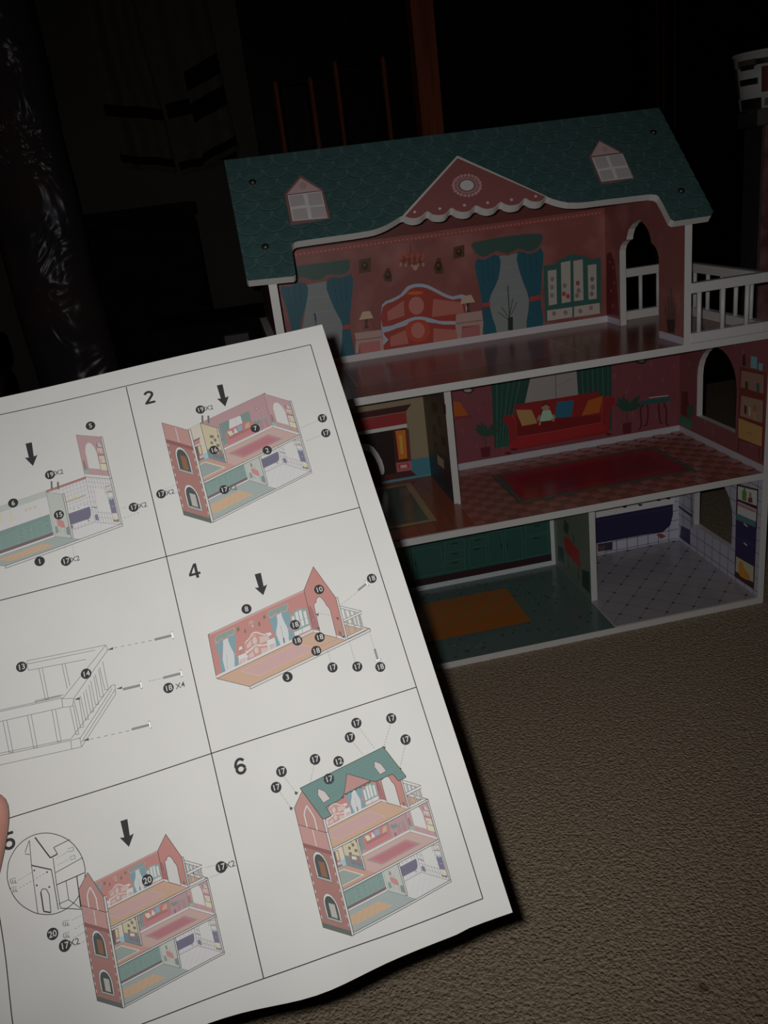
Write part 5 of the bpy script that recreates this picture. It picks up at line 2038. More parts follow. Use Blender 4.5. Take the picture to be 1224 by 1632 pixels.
SHEET_SHAPES = [[[0.05,0.05,0.05],[[-33.3,124.5],[-30.6,124.0],[-30.8,125.1]]],[[0.05,0.05,0.05],[[-32.8,142.3],[-30.2,141.9],[-30.5,142.9]]],[[0.05,0.05,0.05],[[-50.3,159.6],[-47.7,159.3],[-47.9,160.3]]],[[0.05,0.05,0.05],[[-50.8,141.7],[-48.2,141.3],[-48.4,142.4]]],[[0.16,0.16,0.16],[[-12.6,126.4],[-5.1,126.7],[-5.1,125.6],[-12.7,125.3]]],[[0.12,0.12,0.12],[[-5.1,127.9],[-4.4,127.9],[-4.4,124.5],[-5.1,124.4]]],[[0.6,0.6,0.58],[[-5.1,127.5],[-4.4,127.6],[-4.4,124.8],[-5.1,124.8]]],[[0.16,0.16,0.16],[[-12.6,143.9],[-5.0,144.2],[-5.1,143.1],[-12.6,142.8]]],[[0.12,0.12,0.12],[[-5.0,145.3],[-4.3,145.4],[-4.3,142.0],[-5.1,142.0]]],[[0.6,0.6,0.58],[[-4.9,145.0],[-4.3,145.0],[-4.4,142.4],[-5.0,142.3]]],[[0.16,0.16,0.16],[[-30.1,143.8],[-22.7,144.2],[-22.7,143.1],[-30.2,142.7]]],[[0.12,0.12,0.12],[[-22.7,145.3],[-21.9,145.3],[-22.0,142.0],[-22.7,142.0]]],[[0.6,0.6,0.58],[[-22.6,144.9],[-22.0,145.0],[-22.0,142.3],[-22.6,142.3]]],[[0.16,0.16,0.16],[[-29.9,161.4],[-22.5,161.7],[-22.5,160.7],[-29.9,160.4]]],[[0.12,0.12,0.12],[[-22.4,162.8],[-21.7,162.8],[-21.8,159.6],[-22.6,159.6]]],[[0.6,0.6,0.58],[[-22.4,162.5],[-21.8,162.5],[-21.9,159.9],[-22.5,159.9]]],[[0.16,0.16,0.16],[[80.4,129.7],[84.8,127.8],[84.5,126.9],[80.1,128.8]]],[[0.12,0.12,0.12],[[85.2,128.7],[85.9,128.4],[84.8,125.7],[84.1,126.0]]],[[0.6,0.6,0.58],[[85.2,128.4],[85.7,128.2],[84.8,126.0],[84.3,126.2]]],[[0.16,0.16,0.16],[[79.2,157.1],[79.2,162.0],[80.1,162.0],[80.2,157.1]]],[[0.12,0.12,0.12],[[78.3,162.0],[78.3,162.7],[81.1,162.7],[81.1,162.0]]],[[0.6,0.6,0.58],[[78.5,162.1],[78.5,162.6],[80.8,162.6],[80.8,162.1]]],[[0.1,0.1,0.1],[[-42.8,39.7],[-42.0,39.9],[-42.5,43.6],[-43.3,43.4]]],[[0.1,0.1,0.1],[[-40.0,40.8],[-39.2,41.1],[-39.7,44.8],[-40.6,44.5]]],[[0.1,0.1,0.1],[[31.8,25.1],[32.6,25.3],[31.9,29.2],[31.0,29.0]]],[[0.1,0.1,0.1],[[34.5,26.0],[35.4,26.2],[34.6,30.1],[33.7,29.9]]],[[0.06,0.06,0.06],[[29.7,205.4],[31.0,206.1],[30.3,207.0],[29.5,206.6]]],[[0.06,0.06,0.06],[[35.9,204.1],[37.2,204.8],[36.5,205.7],[35.7,205.2]]],[[0.06,0.06,0.06],[[26.1,210.7],[27.3,211.4],[26.7,212.3],[25.9,211.9]]],[[0.06,0.06,0.06],[[39.5,213.4],[40.8,214.1],[40.1,214.9],[39.3,214.5]]],[[0.06,0.06,0.06],[[70.8,198.5],[72.1,199.2],[71.3,200.1],[70.5,199.6]]],[[0.06,0.06,0.06],[[74.8,208.9],[76.0,209.6],[75.3,210.5],[74.5,210.1]]],[[0.06,0.06,0.06],[[37.8,215.7],[39.0,216.4],[38.3,217.3],[37.6,216.8]]],[[0.06,0.06,0.06],[[47.9,212.7],[49.2,213.4],[48.5,214.3],[47.7,213.9]]],[[0.06,0.06,0.06],[[34.3,206.1],[35.5,206.8],[34.8,207.6],[34.1,207.2]]],[[0.06,0.06,0.06],[[69.8,199.8],[71.1,200.6],[70.3,201.5],[69.5,201.0]]],[[0.06,0.06,0.06],[[57.5,140.7],[58.8,141.0],[58.1,142.1]]],[[0.06,0.06,0.06],[[58.7,134.5],[60.1,134.8],[59.3,136.0]]],[[0.06,0.06,0.06],[[67.1,147.5],[68.5,147.8],[67.8,148.9]]],[[0.06,0.06,0.06],[[66.9,138.7],[68.3,139.0],[67.6,140.2]]],[[0.05,0.05,0.05],[[-77.7,209.4],[-77.1,209.6],[-77.2,210.3],[-77.8,210.1]]],[[0.05,0.05,0.05],[[-73.3,211.5],[-72.6,211.7],[-72.7,212.3],[-73.4,212.1]]],[[0.05,0.05,0.05],[[-77.6,203.7],[-77.0,203.9],[-77.1,204.5],[-77.7,204.3]]],[[0.05,0.05,0.05],[[-73.1,205.8],[-72.5,206.0],[-72.6,206.6],[-73.2,206.4]]]]
SHEET_TEXT = [['o','5',-20.0,16.5],['o','6',-60.7,46.1],['o','1',-54.0,76.9],['o','15',-42.0,57.2],['o','19',-42.5,36.5],['t','X2',-38.9,36.3],['o','17',-8.8,62.7],['t','X2',-5.2,62.8],['o','17',-42.9,79.9],['t','X2',-39.4,79.9],['o','19',32.0,22.0],['t','X2',35.7,22.1],['o','17',88.0,41.2],['o','17',87.5,49.2],['o','7',55.1,38.2],['o','16',33.4,44.4],['o','2',57.8,50.8],['o','17',4.7,59.7],['t','X2',8.3,59.9],['o','17',33.3,65.3],['t','X2',36.7,65.5],['o','13',-69.3,121.7],['o','14',-43.8,132.2],['o','18',-11.3,148.3],['t','X4',-6.8,148.6],['o','8',29.4,123.8],['o','10',63.2,124.0],['o','18',87.9,125.6],['o','18',48.4,136.8],['o','18',47.5,144.0],['o','18',57.5,145.3],['o','18',54.4,150.8],['o','3',39.2,158.4],['o','17',59.3,159.9],['o','17',70.0,162.6],['o','18',79.8,165.6],['o','20',-35.7,221.0],['o','20',-74.7,229.1],['o','17',-70.9,234.6],['t','X2',-67.7,234.5],['o','17',-6.4,225.0],['t','X2',-3.3,225.1],['o','17',22.7,201.6],['o','17',26.5,196.1],['o','17',41.4,195.4],['o','17',44.9,204.8],['o','17',58.3,190.9],['o','17',62.7,185.9],['o','17',77.9,188.4],['o','17',81.2,198.8],['o','12',50.8,199.1],['o','11',53.6,209.4],['b','2',9.7,8.7],['b','4',10.9,99.9],['b','5',-85.3,190.2],['b','6',10.4,188.9]]
SHEET_ARROWS = [[-49.4,17.3,-49.4,29.6],[44.1,10.7,44.0,22.9],[38.3,108.9,38.2,119.5],[-40.4,195.7,-40.5,206.5]]
AXONOMETRY = {1:[[86.1,-48.99,-1.0,-68.82],[-9.6,-18.79,-123.73,75.98]],2:[[82.21,-51.43,0.52,24.58],[-19.88,-32.78,-104.21,79.52]],4:[[93.72,-58.75,5.69,20.15],[-16.15,-34.17,-127.11,206.95]],5:[[65.35,-39.87,0.55,-53.25],[-9.92,-24.51,-75.19,262.62]],6:[[71.77,-46.18,1.45,37.94],[-10.96,-29.22,-87.02,265.52]]}
ART = []
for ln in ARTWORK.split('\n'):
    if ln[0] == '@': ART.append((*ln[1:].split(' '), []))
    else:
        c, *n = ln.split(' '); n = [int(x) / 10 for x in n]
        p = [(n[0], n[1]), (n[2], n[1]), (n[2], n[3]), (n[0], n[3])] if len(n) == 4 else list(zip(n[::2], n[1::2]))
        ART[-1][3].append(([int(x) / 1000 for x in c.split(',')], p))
def ink_obj(name, V, F, C, mat, parent, normals=None):
    o = mesh_obj(name, V, F, mat, parent); at = o.data.color_attributes.new('ink', 'FLOAT_COLOR', 'CORNER')
    buf = []
    for f, c in zip(F, C): buf += [c[0], c[1], c[2], 1] * len(f)
    at.data.foreach_set('color', buf)
    if normals:
        o.data.polygons.foreach_set('use_smooth', [True] * len(F)); o.data.normals_split_custom_set_from_vertices(normals)
    return o
def print_on(name, frame, polys, parent, base, mat, dz=.008, cells=None):
    o, u, v, n = FRAME[frame]; V = []; F = []; C = []
    for k, (c, p) in enumerate(polys):
        flat, tr = tess([p]); b = len(V); h = (base + dz * k) / 1000
        V += [o + u * (x / 1000) + v * (y / 1000) + n * h for x, y in flat]
        for t in tr:
            t = list(t) if area2([flat[i] for i in t]) > 0 else list(t)[::-1]
            if cells is None: F.append([b + i for i in t]); C.append(c); continue
            for cell in cells:
                q = clip([flat[i] for i in t], cell)
                if q:
                    V += [o + u * (x / 1000) + v * (y / 1000) + n * h for x, y in q]; F.append(list(range(len(V) - len(q), len(V)))); C.append(c)
    return ink_obj(name, V, F, C, mat, parent)
def board(name, frame, loops, t, front, edge, back, parent, label=None):
    """a flat board with its face on the frame's plane; loops[0] is the outline, the others are openings (mm)"""
    o, u, v, n = FRAME[frame]; flat, tr = tess(loops); N = len(flat)
    P = lambda x, y, h: o + u * (x / 1000) + v * (y / 1000) + n * h
    V = [P(x, y, 0) for x, y in flat] + [P(x, y, -t) for x, y in flat]; F = []; mi = []
    for q in tr:
        q = list(q) if area2([flat[i] for i in q]) > 0 else list(q)[::-1]
        F.append(q); mi.append(0); F.append([i + N for i in q[::-1]]); mi.append(2)
    s = 0
    for li, l in enumerate(loops):
        m = len(l); ccw = (area2(l) > 0) == (li == 0)
        for i in range(m):
            a, b = s + i, s + (i + 1) % m
            F.append([b, a, a + N, b + N] if ccw else [a, b, b + N, a + N]); mi.append(1)
        s += m
    ob = mesh_obj(name, V, F, [front, edge, back], parent, mi)
    if label: ob['label'] = label
    return ob
mm = 1000
house = tag(empty('dollhouse', (0, 0, 0)), 'three-storey wooden dollhouse with teal shingle roof and pink printed rooms', 'dollhouse')
wh = M['white']
def rect(x0, y0, x1, y1): return [(x0, y0), (x1, y0), (x1, y1), (x0, y1)]
def arch(x0, x1, y0, ys, n=12):
    r = (x1 - x0) / 2; return [(x0, y0), (x1, y0)] + [(x0 + r + r * math.cos(math.pi * k / n), ys + r * math.sin(math.pi * k / n)) for k in range(n + 1)]
Dm, Tm = D * mm, T * mm
B = {}
B['bottom_floor_panel'] = board('bottom_floor_panel', 'f1', [rect(0, 0, (W - T) * mm, Dm)], T, wh, wh, wh, house)
B['middle_floor_panel'] = board('middle_floor_panel', 'f2', [rect(0, 0, (W - T) * mm, Dm)], T, wh, wh, wh, house)
B['top_floor_panel'] = board('top_floor_panel', 'f3', [rect(0, 0, W * mm, Dm)], T, wh, wh, wh, house)
B['bottom_back_panel'] = board('bottom_back_panel', 'back', [rect(0, 0, W * mm, Z2 * mm - .2)], .006, wh, wh, wh, house)
B['middle_back_panel'] = board('middle_back_panel', 'back', [rect(0, Z2 * mm, W * mm, Z3 * mm - .2)], .006, wh, wh, wh, house)
def under(y): return ZR - (ZR - ZE) / (YR - YE) * abs(y - YR) - T * 1.383
gz = under(0) * mm; ga = under(YR) * mm; gb = (ZE + .032 - T * 1.25 + .02 * (ZR - ZE - .032) / (YR - YE)) * mm
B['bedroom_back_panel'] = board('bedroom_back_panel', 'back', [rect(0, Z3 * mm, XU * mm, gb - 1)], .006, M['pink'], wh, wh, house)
door_hole = [(45.2, Z3 * mm), (157.5, Z3 * mm), (157.5, 488), (154, 496), (147, 502), (137.5, 506), (136, 511), (131, 519), (122.7, 526), (112, 531), (104, 533.5), (97, 531.5), (86.1, 527.5), (75, 520.5), (69, 511), (68, 506.5), (58, 503.5), (50, 498), (46, 491)]
g_out = [(0, Z3 * mm)] + [(45.2, Z3 * mm)] + door_hole[:1:-1] + [door_hole[1]] + [(Dm, Z3 * mm), (Dm, gz), (YR * mm, ga), (0, gb)]
B['upper_right_wall_panel'] = board('upper_right_wall_panel', 'gable', [g_out], T, M['pink'], wh, M['brick'], house)
FRAME['uleft'] = (Vector((T, 0, 0)), Vector((0, 1, 0)), Vector((0, 0, 1)), Vector((1, 0, 0)))
B['upper_left_wall_panel'] = board('upper_left_wall_panel', 'uleft', [[(0, Z3 * mm), (Dm, Z3 * mm), (Dm, gb), (YR * mm, ga), (0, gz)]], T, M['pink'], wh, M['brick'], house)
B['right_wall_panel'] = board('right_wall_panel', 'right', [rect(0, 0, Dm, (Z3 - T) * mm), arch(48.5, 153.2, 57, 105), arch(51, 152.8, 236, 297)], T, M['pink'], wh, M['brick'], house)
_f, _t = tess([rect(0, 0, Dm, (Z3 - T) * mm), arch(48.5, 153.2, 57, 105), arch(51, 152.8, 236, 297)]); RCELLS = [[_f[i] for i in q] for q in _t]
B['left_wall_panel'] = board('left_wall_panel', 'left', [rect(0, 0, Dm, LEDGE * mm), arch(60, 160, 57, 105), arch(60, 160, 236, 297)], T, M['pink'], wh, M['brick'], house)
B['kitchen_divider_panel'] = board('kitchen_divider_panel', 'd1', [rect(0, Tm, (D - R1) * mm, (Z2 - T) * mm)], T, wh, wh, wh, house)
B['parlor_divider_panel'] = board('parlor_divider_panel', 'd2', [rect(0, Z2 * mm, (D - R2) * mm, (Z3 - T) * mm)], T, wh, wh, wh, house)
# roof
roof = B['front_roof_panel'] = board('front_roof_panel', 'roof', [ROOF], T, M['teal'], wh, wh, house, 'teal front roof board with cut-out white edge and pink pediment')
rv = Vector((0, YR - (2 * YR - YE), ZR - ZE - .032)); RLEN = rv.length; rv.normalize()
FRAME['rear'] = (Vector((XR, 2 * YR - YE, ZE + .032)), Vector((-1, 0, 0)), rv, Vector((-1, 0, 0)).cross(rv))
board('rear_roof_panel', 'rear', [rect(0, 0, (XR - XL) * mm - 16, RLEN * mm - 9)], T, M['teal'], wh, wh, house)
PED = next(p for b, n, f, p in ART if n == 'printed_pediment')[0][1]
def near(p): return min(range(len(ROOF)), key=lambda i: (ROOF[i][0] - p[0]) ** 2 + (ROOF[i][1] - p[1]) ** 2)
ia, ib = near(PED[-1]), near(PED[1])
flatR, trR = tess([ROOF[:ia + 1] + [(PED[-1][0], PED[-1][1] + .3), (PED[0][0], PED[0][1] + .3), (PED[1][0], PED[1][1] + .3)] + ROOF[ib:]]); CELLS = [[flatR[i] for i in t] for t in trR]
def shingle_outline(cx, top, w, h, n=12, inset=0.0):
    pts = [(cx - w / 2 + inset, top)]
    for k in range(n + 1):
        a = math.pi * (1 + k / n); pts.append((cx + (w / 2 - inset) * math.cos(a), top - h + 10.5 + (10.5 - inset) * math.sin(a)))
    return pts + [(cx + w / 2 - inset, top)]
RW, RH = 27.4, 16.3
def shingle(cx, top, name='shingle'):
    """one scale of the roof, tipped so its round lip stands proud; trimmed to the board's outline"""
    o, u, v, n = FRAME['roof']; h = RH * 1.55; V = []; F = []; mi = []
    H = lambda x, y: (.2 + 1.5 * (top - y) / h) / 1000
    P = lambda x, y, z: o + u * (x / 1000) + v * (y / 1000) + n * z
    outl = shingle_outline(cx, top, RW, h); inn = shingle_outline(cx, top, RW, h, inset=1.9)
    def cap(poly, m, extra):
        flat, tr = tess([poly])
        for t in tr:
            t3 = [flat[i] for i in t]
            for c in CELLS:
                q = clip(t3, c)
                if q:
                    if area2(q) < 0: q = q[::-1]
                    b = len(V); V.extend(P(x, y, H(x, y) + extra) for x, y in q); F.append(list(range(b, b + len(q)))); mi.append(m)
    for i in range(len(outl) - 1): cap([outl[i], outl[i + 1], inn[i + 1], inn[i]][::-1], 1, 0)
    cap(inn[::-1], 0, 0)
    for i in range(len(outl) - 1):
        a, b_ = outl[i], outl[i + 1]
        for c in CELLS:
            s0, s1 = 0, 1; cc = c if area2(c) > 0 else c[::-1]; ok = True
            for k in range(3):
                (ax, ay), (bx, by) = cc[k], cc[(k + 1) % 3]
                f0 = (bx - ax) * (a[1] - ay) - (by - ay) * (a[0] - ax); f1 = (bx - ax) * (b_[1] - ay) - (by - ay) * (b_[0] - ax)
                if f0 < 0 and f1 < 0: ok = False
                elif f0 < 0: s0 = max(s0, f0 / (f0 - f1))
                elif f1 < 0: s1 = min(s1, f0 / (f0 - f1))
            if ok and s1 > s0 + 1e-6:
                p = [(a[0] + (b_[0] - a[0]) * s, a[1] + (b_[1] - a[1]) * s) for s in (s0, s1)]
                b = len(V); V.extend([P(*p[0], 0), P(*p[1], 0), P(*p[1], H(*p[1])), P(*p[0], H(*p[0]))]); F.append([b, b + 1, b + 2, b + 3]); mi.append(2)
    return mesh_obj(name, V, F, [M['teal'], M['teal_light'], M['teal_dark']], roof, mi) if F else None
def in_ped(x, y):
    (ax, ay), (bx, by), cx_ = PED[0], PED[1], PED[-1]
    return y < ay - 26 and (ax - x) < 0.75 * (ay - y) - 22 and (x - ax) < .95 * (ay - y) - 22
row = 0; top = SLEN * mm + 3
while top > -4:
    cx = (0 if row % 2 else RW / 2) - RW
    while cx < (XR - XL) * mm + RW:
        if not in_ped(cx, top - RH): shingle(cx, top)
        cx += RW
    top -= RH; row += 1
# prints that lie on the boards
kfix = {}
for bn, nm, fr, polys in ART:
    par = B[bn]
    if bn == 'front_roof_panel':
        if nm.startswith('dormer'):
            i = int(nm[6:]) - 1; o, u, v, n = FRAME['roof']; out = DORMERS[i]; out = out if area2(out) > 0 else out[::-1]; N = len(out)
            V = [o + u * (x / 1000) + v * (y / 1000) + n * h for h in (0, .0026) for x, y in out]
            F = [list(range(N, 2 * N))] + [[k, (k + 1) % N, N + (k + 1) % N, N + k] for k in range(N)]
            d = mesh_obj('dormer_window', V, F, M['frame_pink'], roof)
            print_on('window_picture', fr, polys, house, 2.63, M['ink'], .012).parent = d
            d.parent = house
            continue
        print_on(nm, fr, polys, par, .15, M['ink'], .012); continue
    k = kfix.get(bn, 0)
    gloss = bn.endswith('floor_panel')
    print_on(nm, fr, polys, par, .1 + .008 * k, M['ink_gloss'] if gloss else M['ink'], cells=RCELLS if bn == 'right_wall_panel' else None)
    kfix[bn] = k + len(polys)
for x, y in SCREWS:
    o, u, v, n = FRAME['roof']; p = o + u * (x / 1000) + v * (y / 1000)
    s = tube('screw', [p, p + n * .0021], [.0042, .0042], M['hole'], house, 12)
    s2 = tube('screw_head', [p + n * .0019, p + n * .0026, p + n * .0029], [.0024, .0024, .0012], M['steel'], s, 10)
# balcony railing round the right end of the top floor
def railing(name, a, b, posts, axis, label):
    """rails between two corner points, posts along the given axis"""
    top = box(name, (a[0], a[1], .4485), (b[0], b[1], .4605), wh, house); top['label'] = label
    box('bottom_rail', (a[0], a[1], Z3), (b[0], b[1], Z3 + .0125), wh, top)
    m = ((a[0] + b[0]) / 2, (a[1] + b[1]) / 2)
    for p in posts:
        q = (p, m[1]) if axis == 0 else (m[0], p)
        tube('baluster', [(q[0], q[1], Z3 + .011), (q[0], q[1], .45)], .0029, wh, top, 10)
railing('front_railing', (XU + .0005, .0002), (.5978, .0112), (.5168, .5484, .581), 0, 'front balcony rail with thin white posts')
railing('rear_railing', (XU + .0005, D - .0112), (.5978, D - .0002), (.5168, .5444, .572), 0, 'rear balcony rail with thin white posts')
railing('end_railing', (.598, .0002), (.6092, D - .0002), (.032, .066, .099, .134, .168, .198), 1, 'end balcony rail with thin white posts')
s = tube('wall_screw', [(XU - T - .0004, .008, .444), (XU - T - .002, .008, .444)], [.0016, .001], M['steel'], house, 8)
# ---------------------------------------------------------------- instruction sheet held in front
MS = Matrix([[0.996297,-0.085515,0.008931,-0.100781],[0.06137,0.634528,-0.77046,-0.538114],[0.060219,0.768155,0.637426,0.540976],[0.0,0.0,0.0,1.0]])
def bend(u, v):
    e = max(0.0, (v - 150) / 130); l = max(0.0, (-u - 10) / 90)
    return (.5 * math.sin(u * .05 + .4) + .35 * math.sin(v * .043 + u * .02)
            + e * (1.1 * math.sin((u * .8 + v * .62) * .075 - 1.2) + .8 * math.sin((u - v * .4) * .11)) + l * e * 1.2 * math.sin((u * .5 + v) * .13)
            + .5 * math.exp(-((u - 96) / 14) ** 2 - ((v - 38) / 10) ** 2) - 2.5 * e * e * math.exp(-((u - 22) / 34) ** 2) * .4)
def bend_n(u, v):
    e = .5; n = Vector((-(bend(u + e, v) - bend(u - e, v)) / (2 * e), (bend(u, v + e) - bend(u, v - e)) / (2 * e), 1)); return n.normalized()
GS = 6.0; U0, V0 = -102.0, -6.0; NU, NV = 34, 47
def edge_pt(i, j):
    u, v = U0 + GS * i, V0 + GS * j
    if i == NU: u = 102.3 + .9 * v / 280
    if i == 0: u = -103.5
    if j == 0: v = -10 - .2 * (u / 100)
    if j == NV:
        v = 278.2 + 3.4 * math.exp(-((u - 20) / 26) ** 2) - .6 * (u > 80)
    return u, v
V = []; nor = []
for j in range(NV + 1):
    for i in range(NU + 1):
        u, v = edge_pt(i, j); V.append((u / 1000, -v / 1000, bend(u, v) / 1000)); nor.append(bend_n(u, v))
F = []
for j in range(NV):
    for i in range(NU):
        a = j * (NU + 1) + i; F += [(a, a + NU + 1, a + NU + 2), (a, a + NU + 2, a + 1)]
NVv = len(V)
V += [(x, y, z - .00012) for x, y, z in V]; F += [(c + NVv, b + NVv, a + NVv) for a, b, c in F]
nor += [-n for n in nor]
rim = [i for i in range(NU + 1)] + [j * (NU + 1) + NU for j in range(1, NV + 1)] + [NV * (NU + 1) + i for i in range(NU - 1, -1, -1)] + [j * (NU + 1) for j in range(NV - 1, 0, -1)]
F += [(rim[k], rim[(k + 1) % len(rim)], rim[(k + 1) % len(rim)] + NVv, rim[k] + NVv) for k in range(len(rim))]
sheet = tag(empty('instruction_sheet'), 'white assembly instruction sheet with numbered steps held in front of the dollhouse', 'instruction sheet')
sheet.matrix_world = MS
page = mesh_obj('page', V, F, M['paper'], sheet, smooth=True)
page.data.normals_split_custom_set_from_vertices(nor)
def sheet_ink(name, polys, base=.02, dz=.003, label=None):
    V = []; F = []; C = []; Nn = []
    for k, (c, p) in enumerate(polys):
        z = base + dz * k; loops = [p]; flat, tr = tess(loops)
        for t in tr:
            t3 = [flat[i] for i in t]
            if abs(area2(t3)) < 1e-4: continue
            if area2(t3) > 0: t3 = t3[::-1]
            us = [a for a, b in t3]; vv = [b for a, b in t3]
            for i in range(max(0, int((min(us) - U0) // GS)), min(NU - 1, int((max(us) - U0) // GS)) + 1):
                for j in range(max(0, int((min(vv) - V0) // GS)), min(NV - 1, int((max(vv) - V0) // GS)) + 1):
                    c0 = (U0 + GS * i, V0 + GS * j); c1 = (c0[0] + GS, c0[1]); c2 = (c0[0], c0[1] + GS); c3 = (c0[0] + GS, c0[1] + GS)
                    for cell in ((c0, c2, c3), (c0, c3, c1)):
                        q = clip(t3, list(cell))
                        if not q: continue
                        h = [bend(*x) for x in cell]; (x0, y0), (x1, y1), (x2, y2) = cell
                        det = (x1 - x0) * (y2 - y0) - (x2 - x0) * (y1 - y0); b = len(V)
                        for x, y in q:
                            l1 = ((x - x0) * (y2 - y0) - (x2 - x0) * (y - y0)) / det; l2 = ((x1 - x0) * (y - y0) - (x - x0) * (y1 - y0)) / det
                            V.append((x / 1000, -y / 1000, (h[0] + (h[1] - h[0]) * l1 + (h[2] - h[0]) * l2 + z) / 1000)); Nn.append(bend_n(x, y))
                        f = list(range(b, b + len(q)))
                        F.append(f if area2(q) < 0 else f[::-1]); C.append(c)
    o = ink_obj(name, V, F, C, M['ink_paper'], sheet, Nn)
    if label: o['label'] = label
    return o
def strip(P, w):
    L = []; Rr = []; n = len(P)
    for i, p in enumerate(P):
        a, b = Vector(P[max(i - 1, 0)]), Vector(P[min(i + 1, n - 1)]); t = (b - a).normalized(); k = Vector((-t.y, t.x)) * w / 2
        L.append((p[0] + k.x, p[1] + k.y)); Rr.append((p[0] - k.x, p[1] - k.y))
    return L + Rr[::-1]
def seg_strips(P, w): return [strip(P[i:i + 2], w) for i in range(len(P) - 1)]
FONT = {}
def glyphs(txt, size, bold):
    key = (txt, bold)
    if key not in FONT:
        c = bpy.data.curves.new('lettering', 'FONT'); c.body = txt; c.align_x = 'CENTER'; c.size = 1; c.offset = bold; c.resolution_u = 3; c.fill_mode = 'FRONT'
        o = bpy.data.objects.new('lettering', c); COL.objects.link(o); dg = bpy.context.evaluated_depsgraph_get(); dg.update()
        me = o.evaluated_get(dg).to_mesh(); me.calc_loop_triangles()
        vv = [(v.co.x, v.co.y) for v in me.vertices]; ys = [y for _, y in vv]; mid = (min(ys) + max(ys)) / 2
        FONT[key] = [[(vv[i][0], vv[i][1] - mid) for i in t.vertices] for t in me.loop_triangles]
        o.evaluated_get(dg).to_mesh_clear(); bpy.data.objects.remove(o); bpy.data.curves.remove(c)
    return [[(x * size, -y * size) for x, y in t] for t in FONT[key]]
BLK = (.022, .022, .024); GRY = (.16, .16, .155); LINEC = (BLK, GRY)
PW = .45
def wash(c):
    q = [min(.37, .02 + .62 * x ** .62) for x in c]; l = .3 * q[0] + .6 * q[1] + .1 * q[2]
    return tuple(l * .38 + x * .62 for x in q)
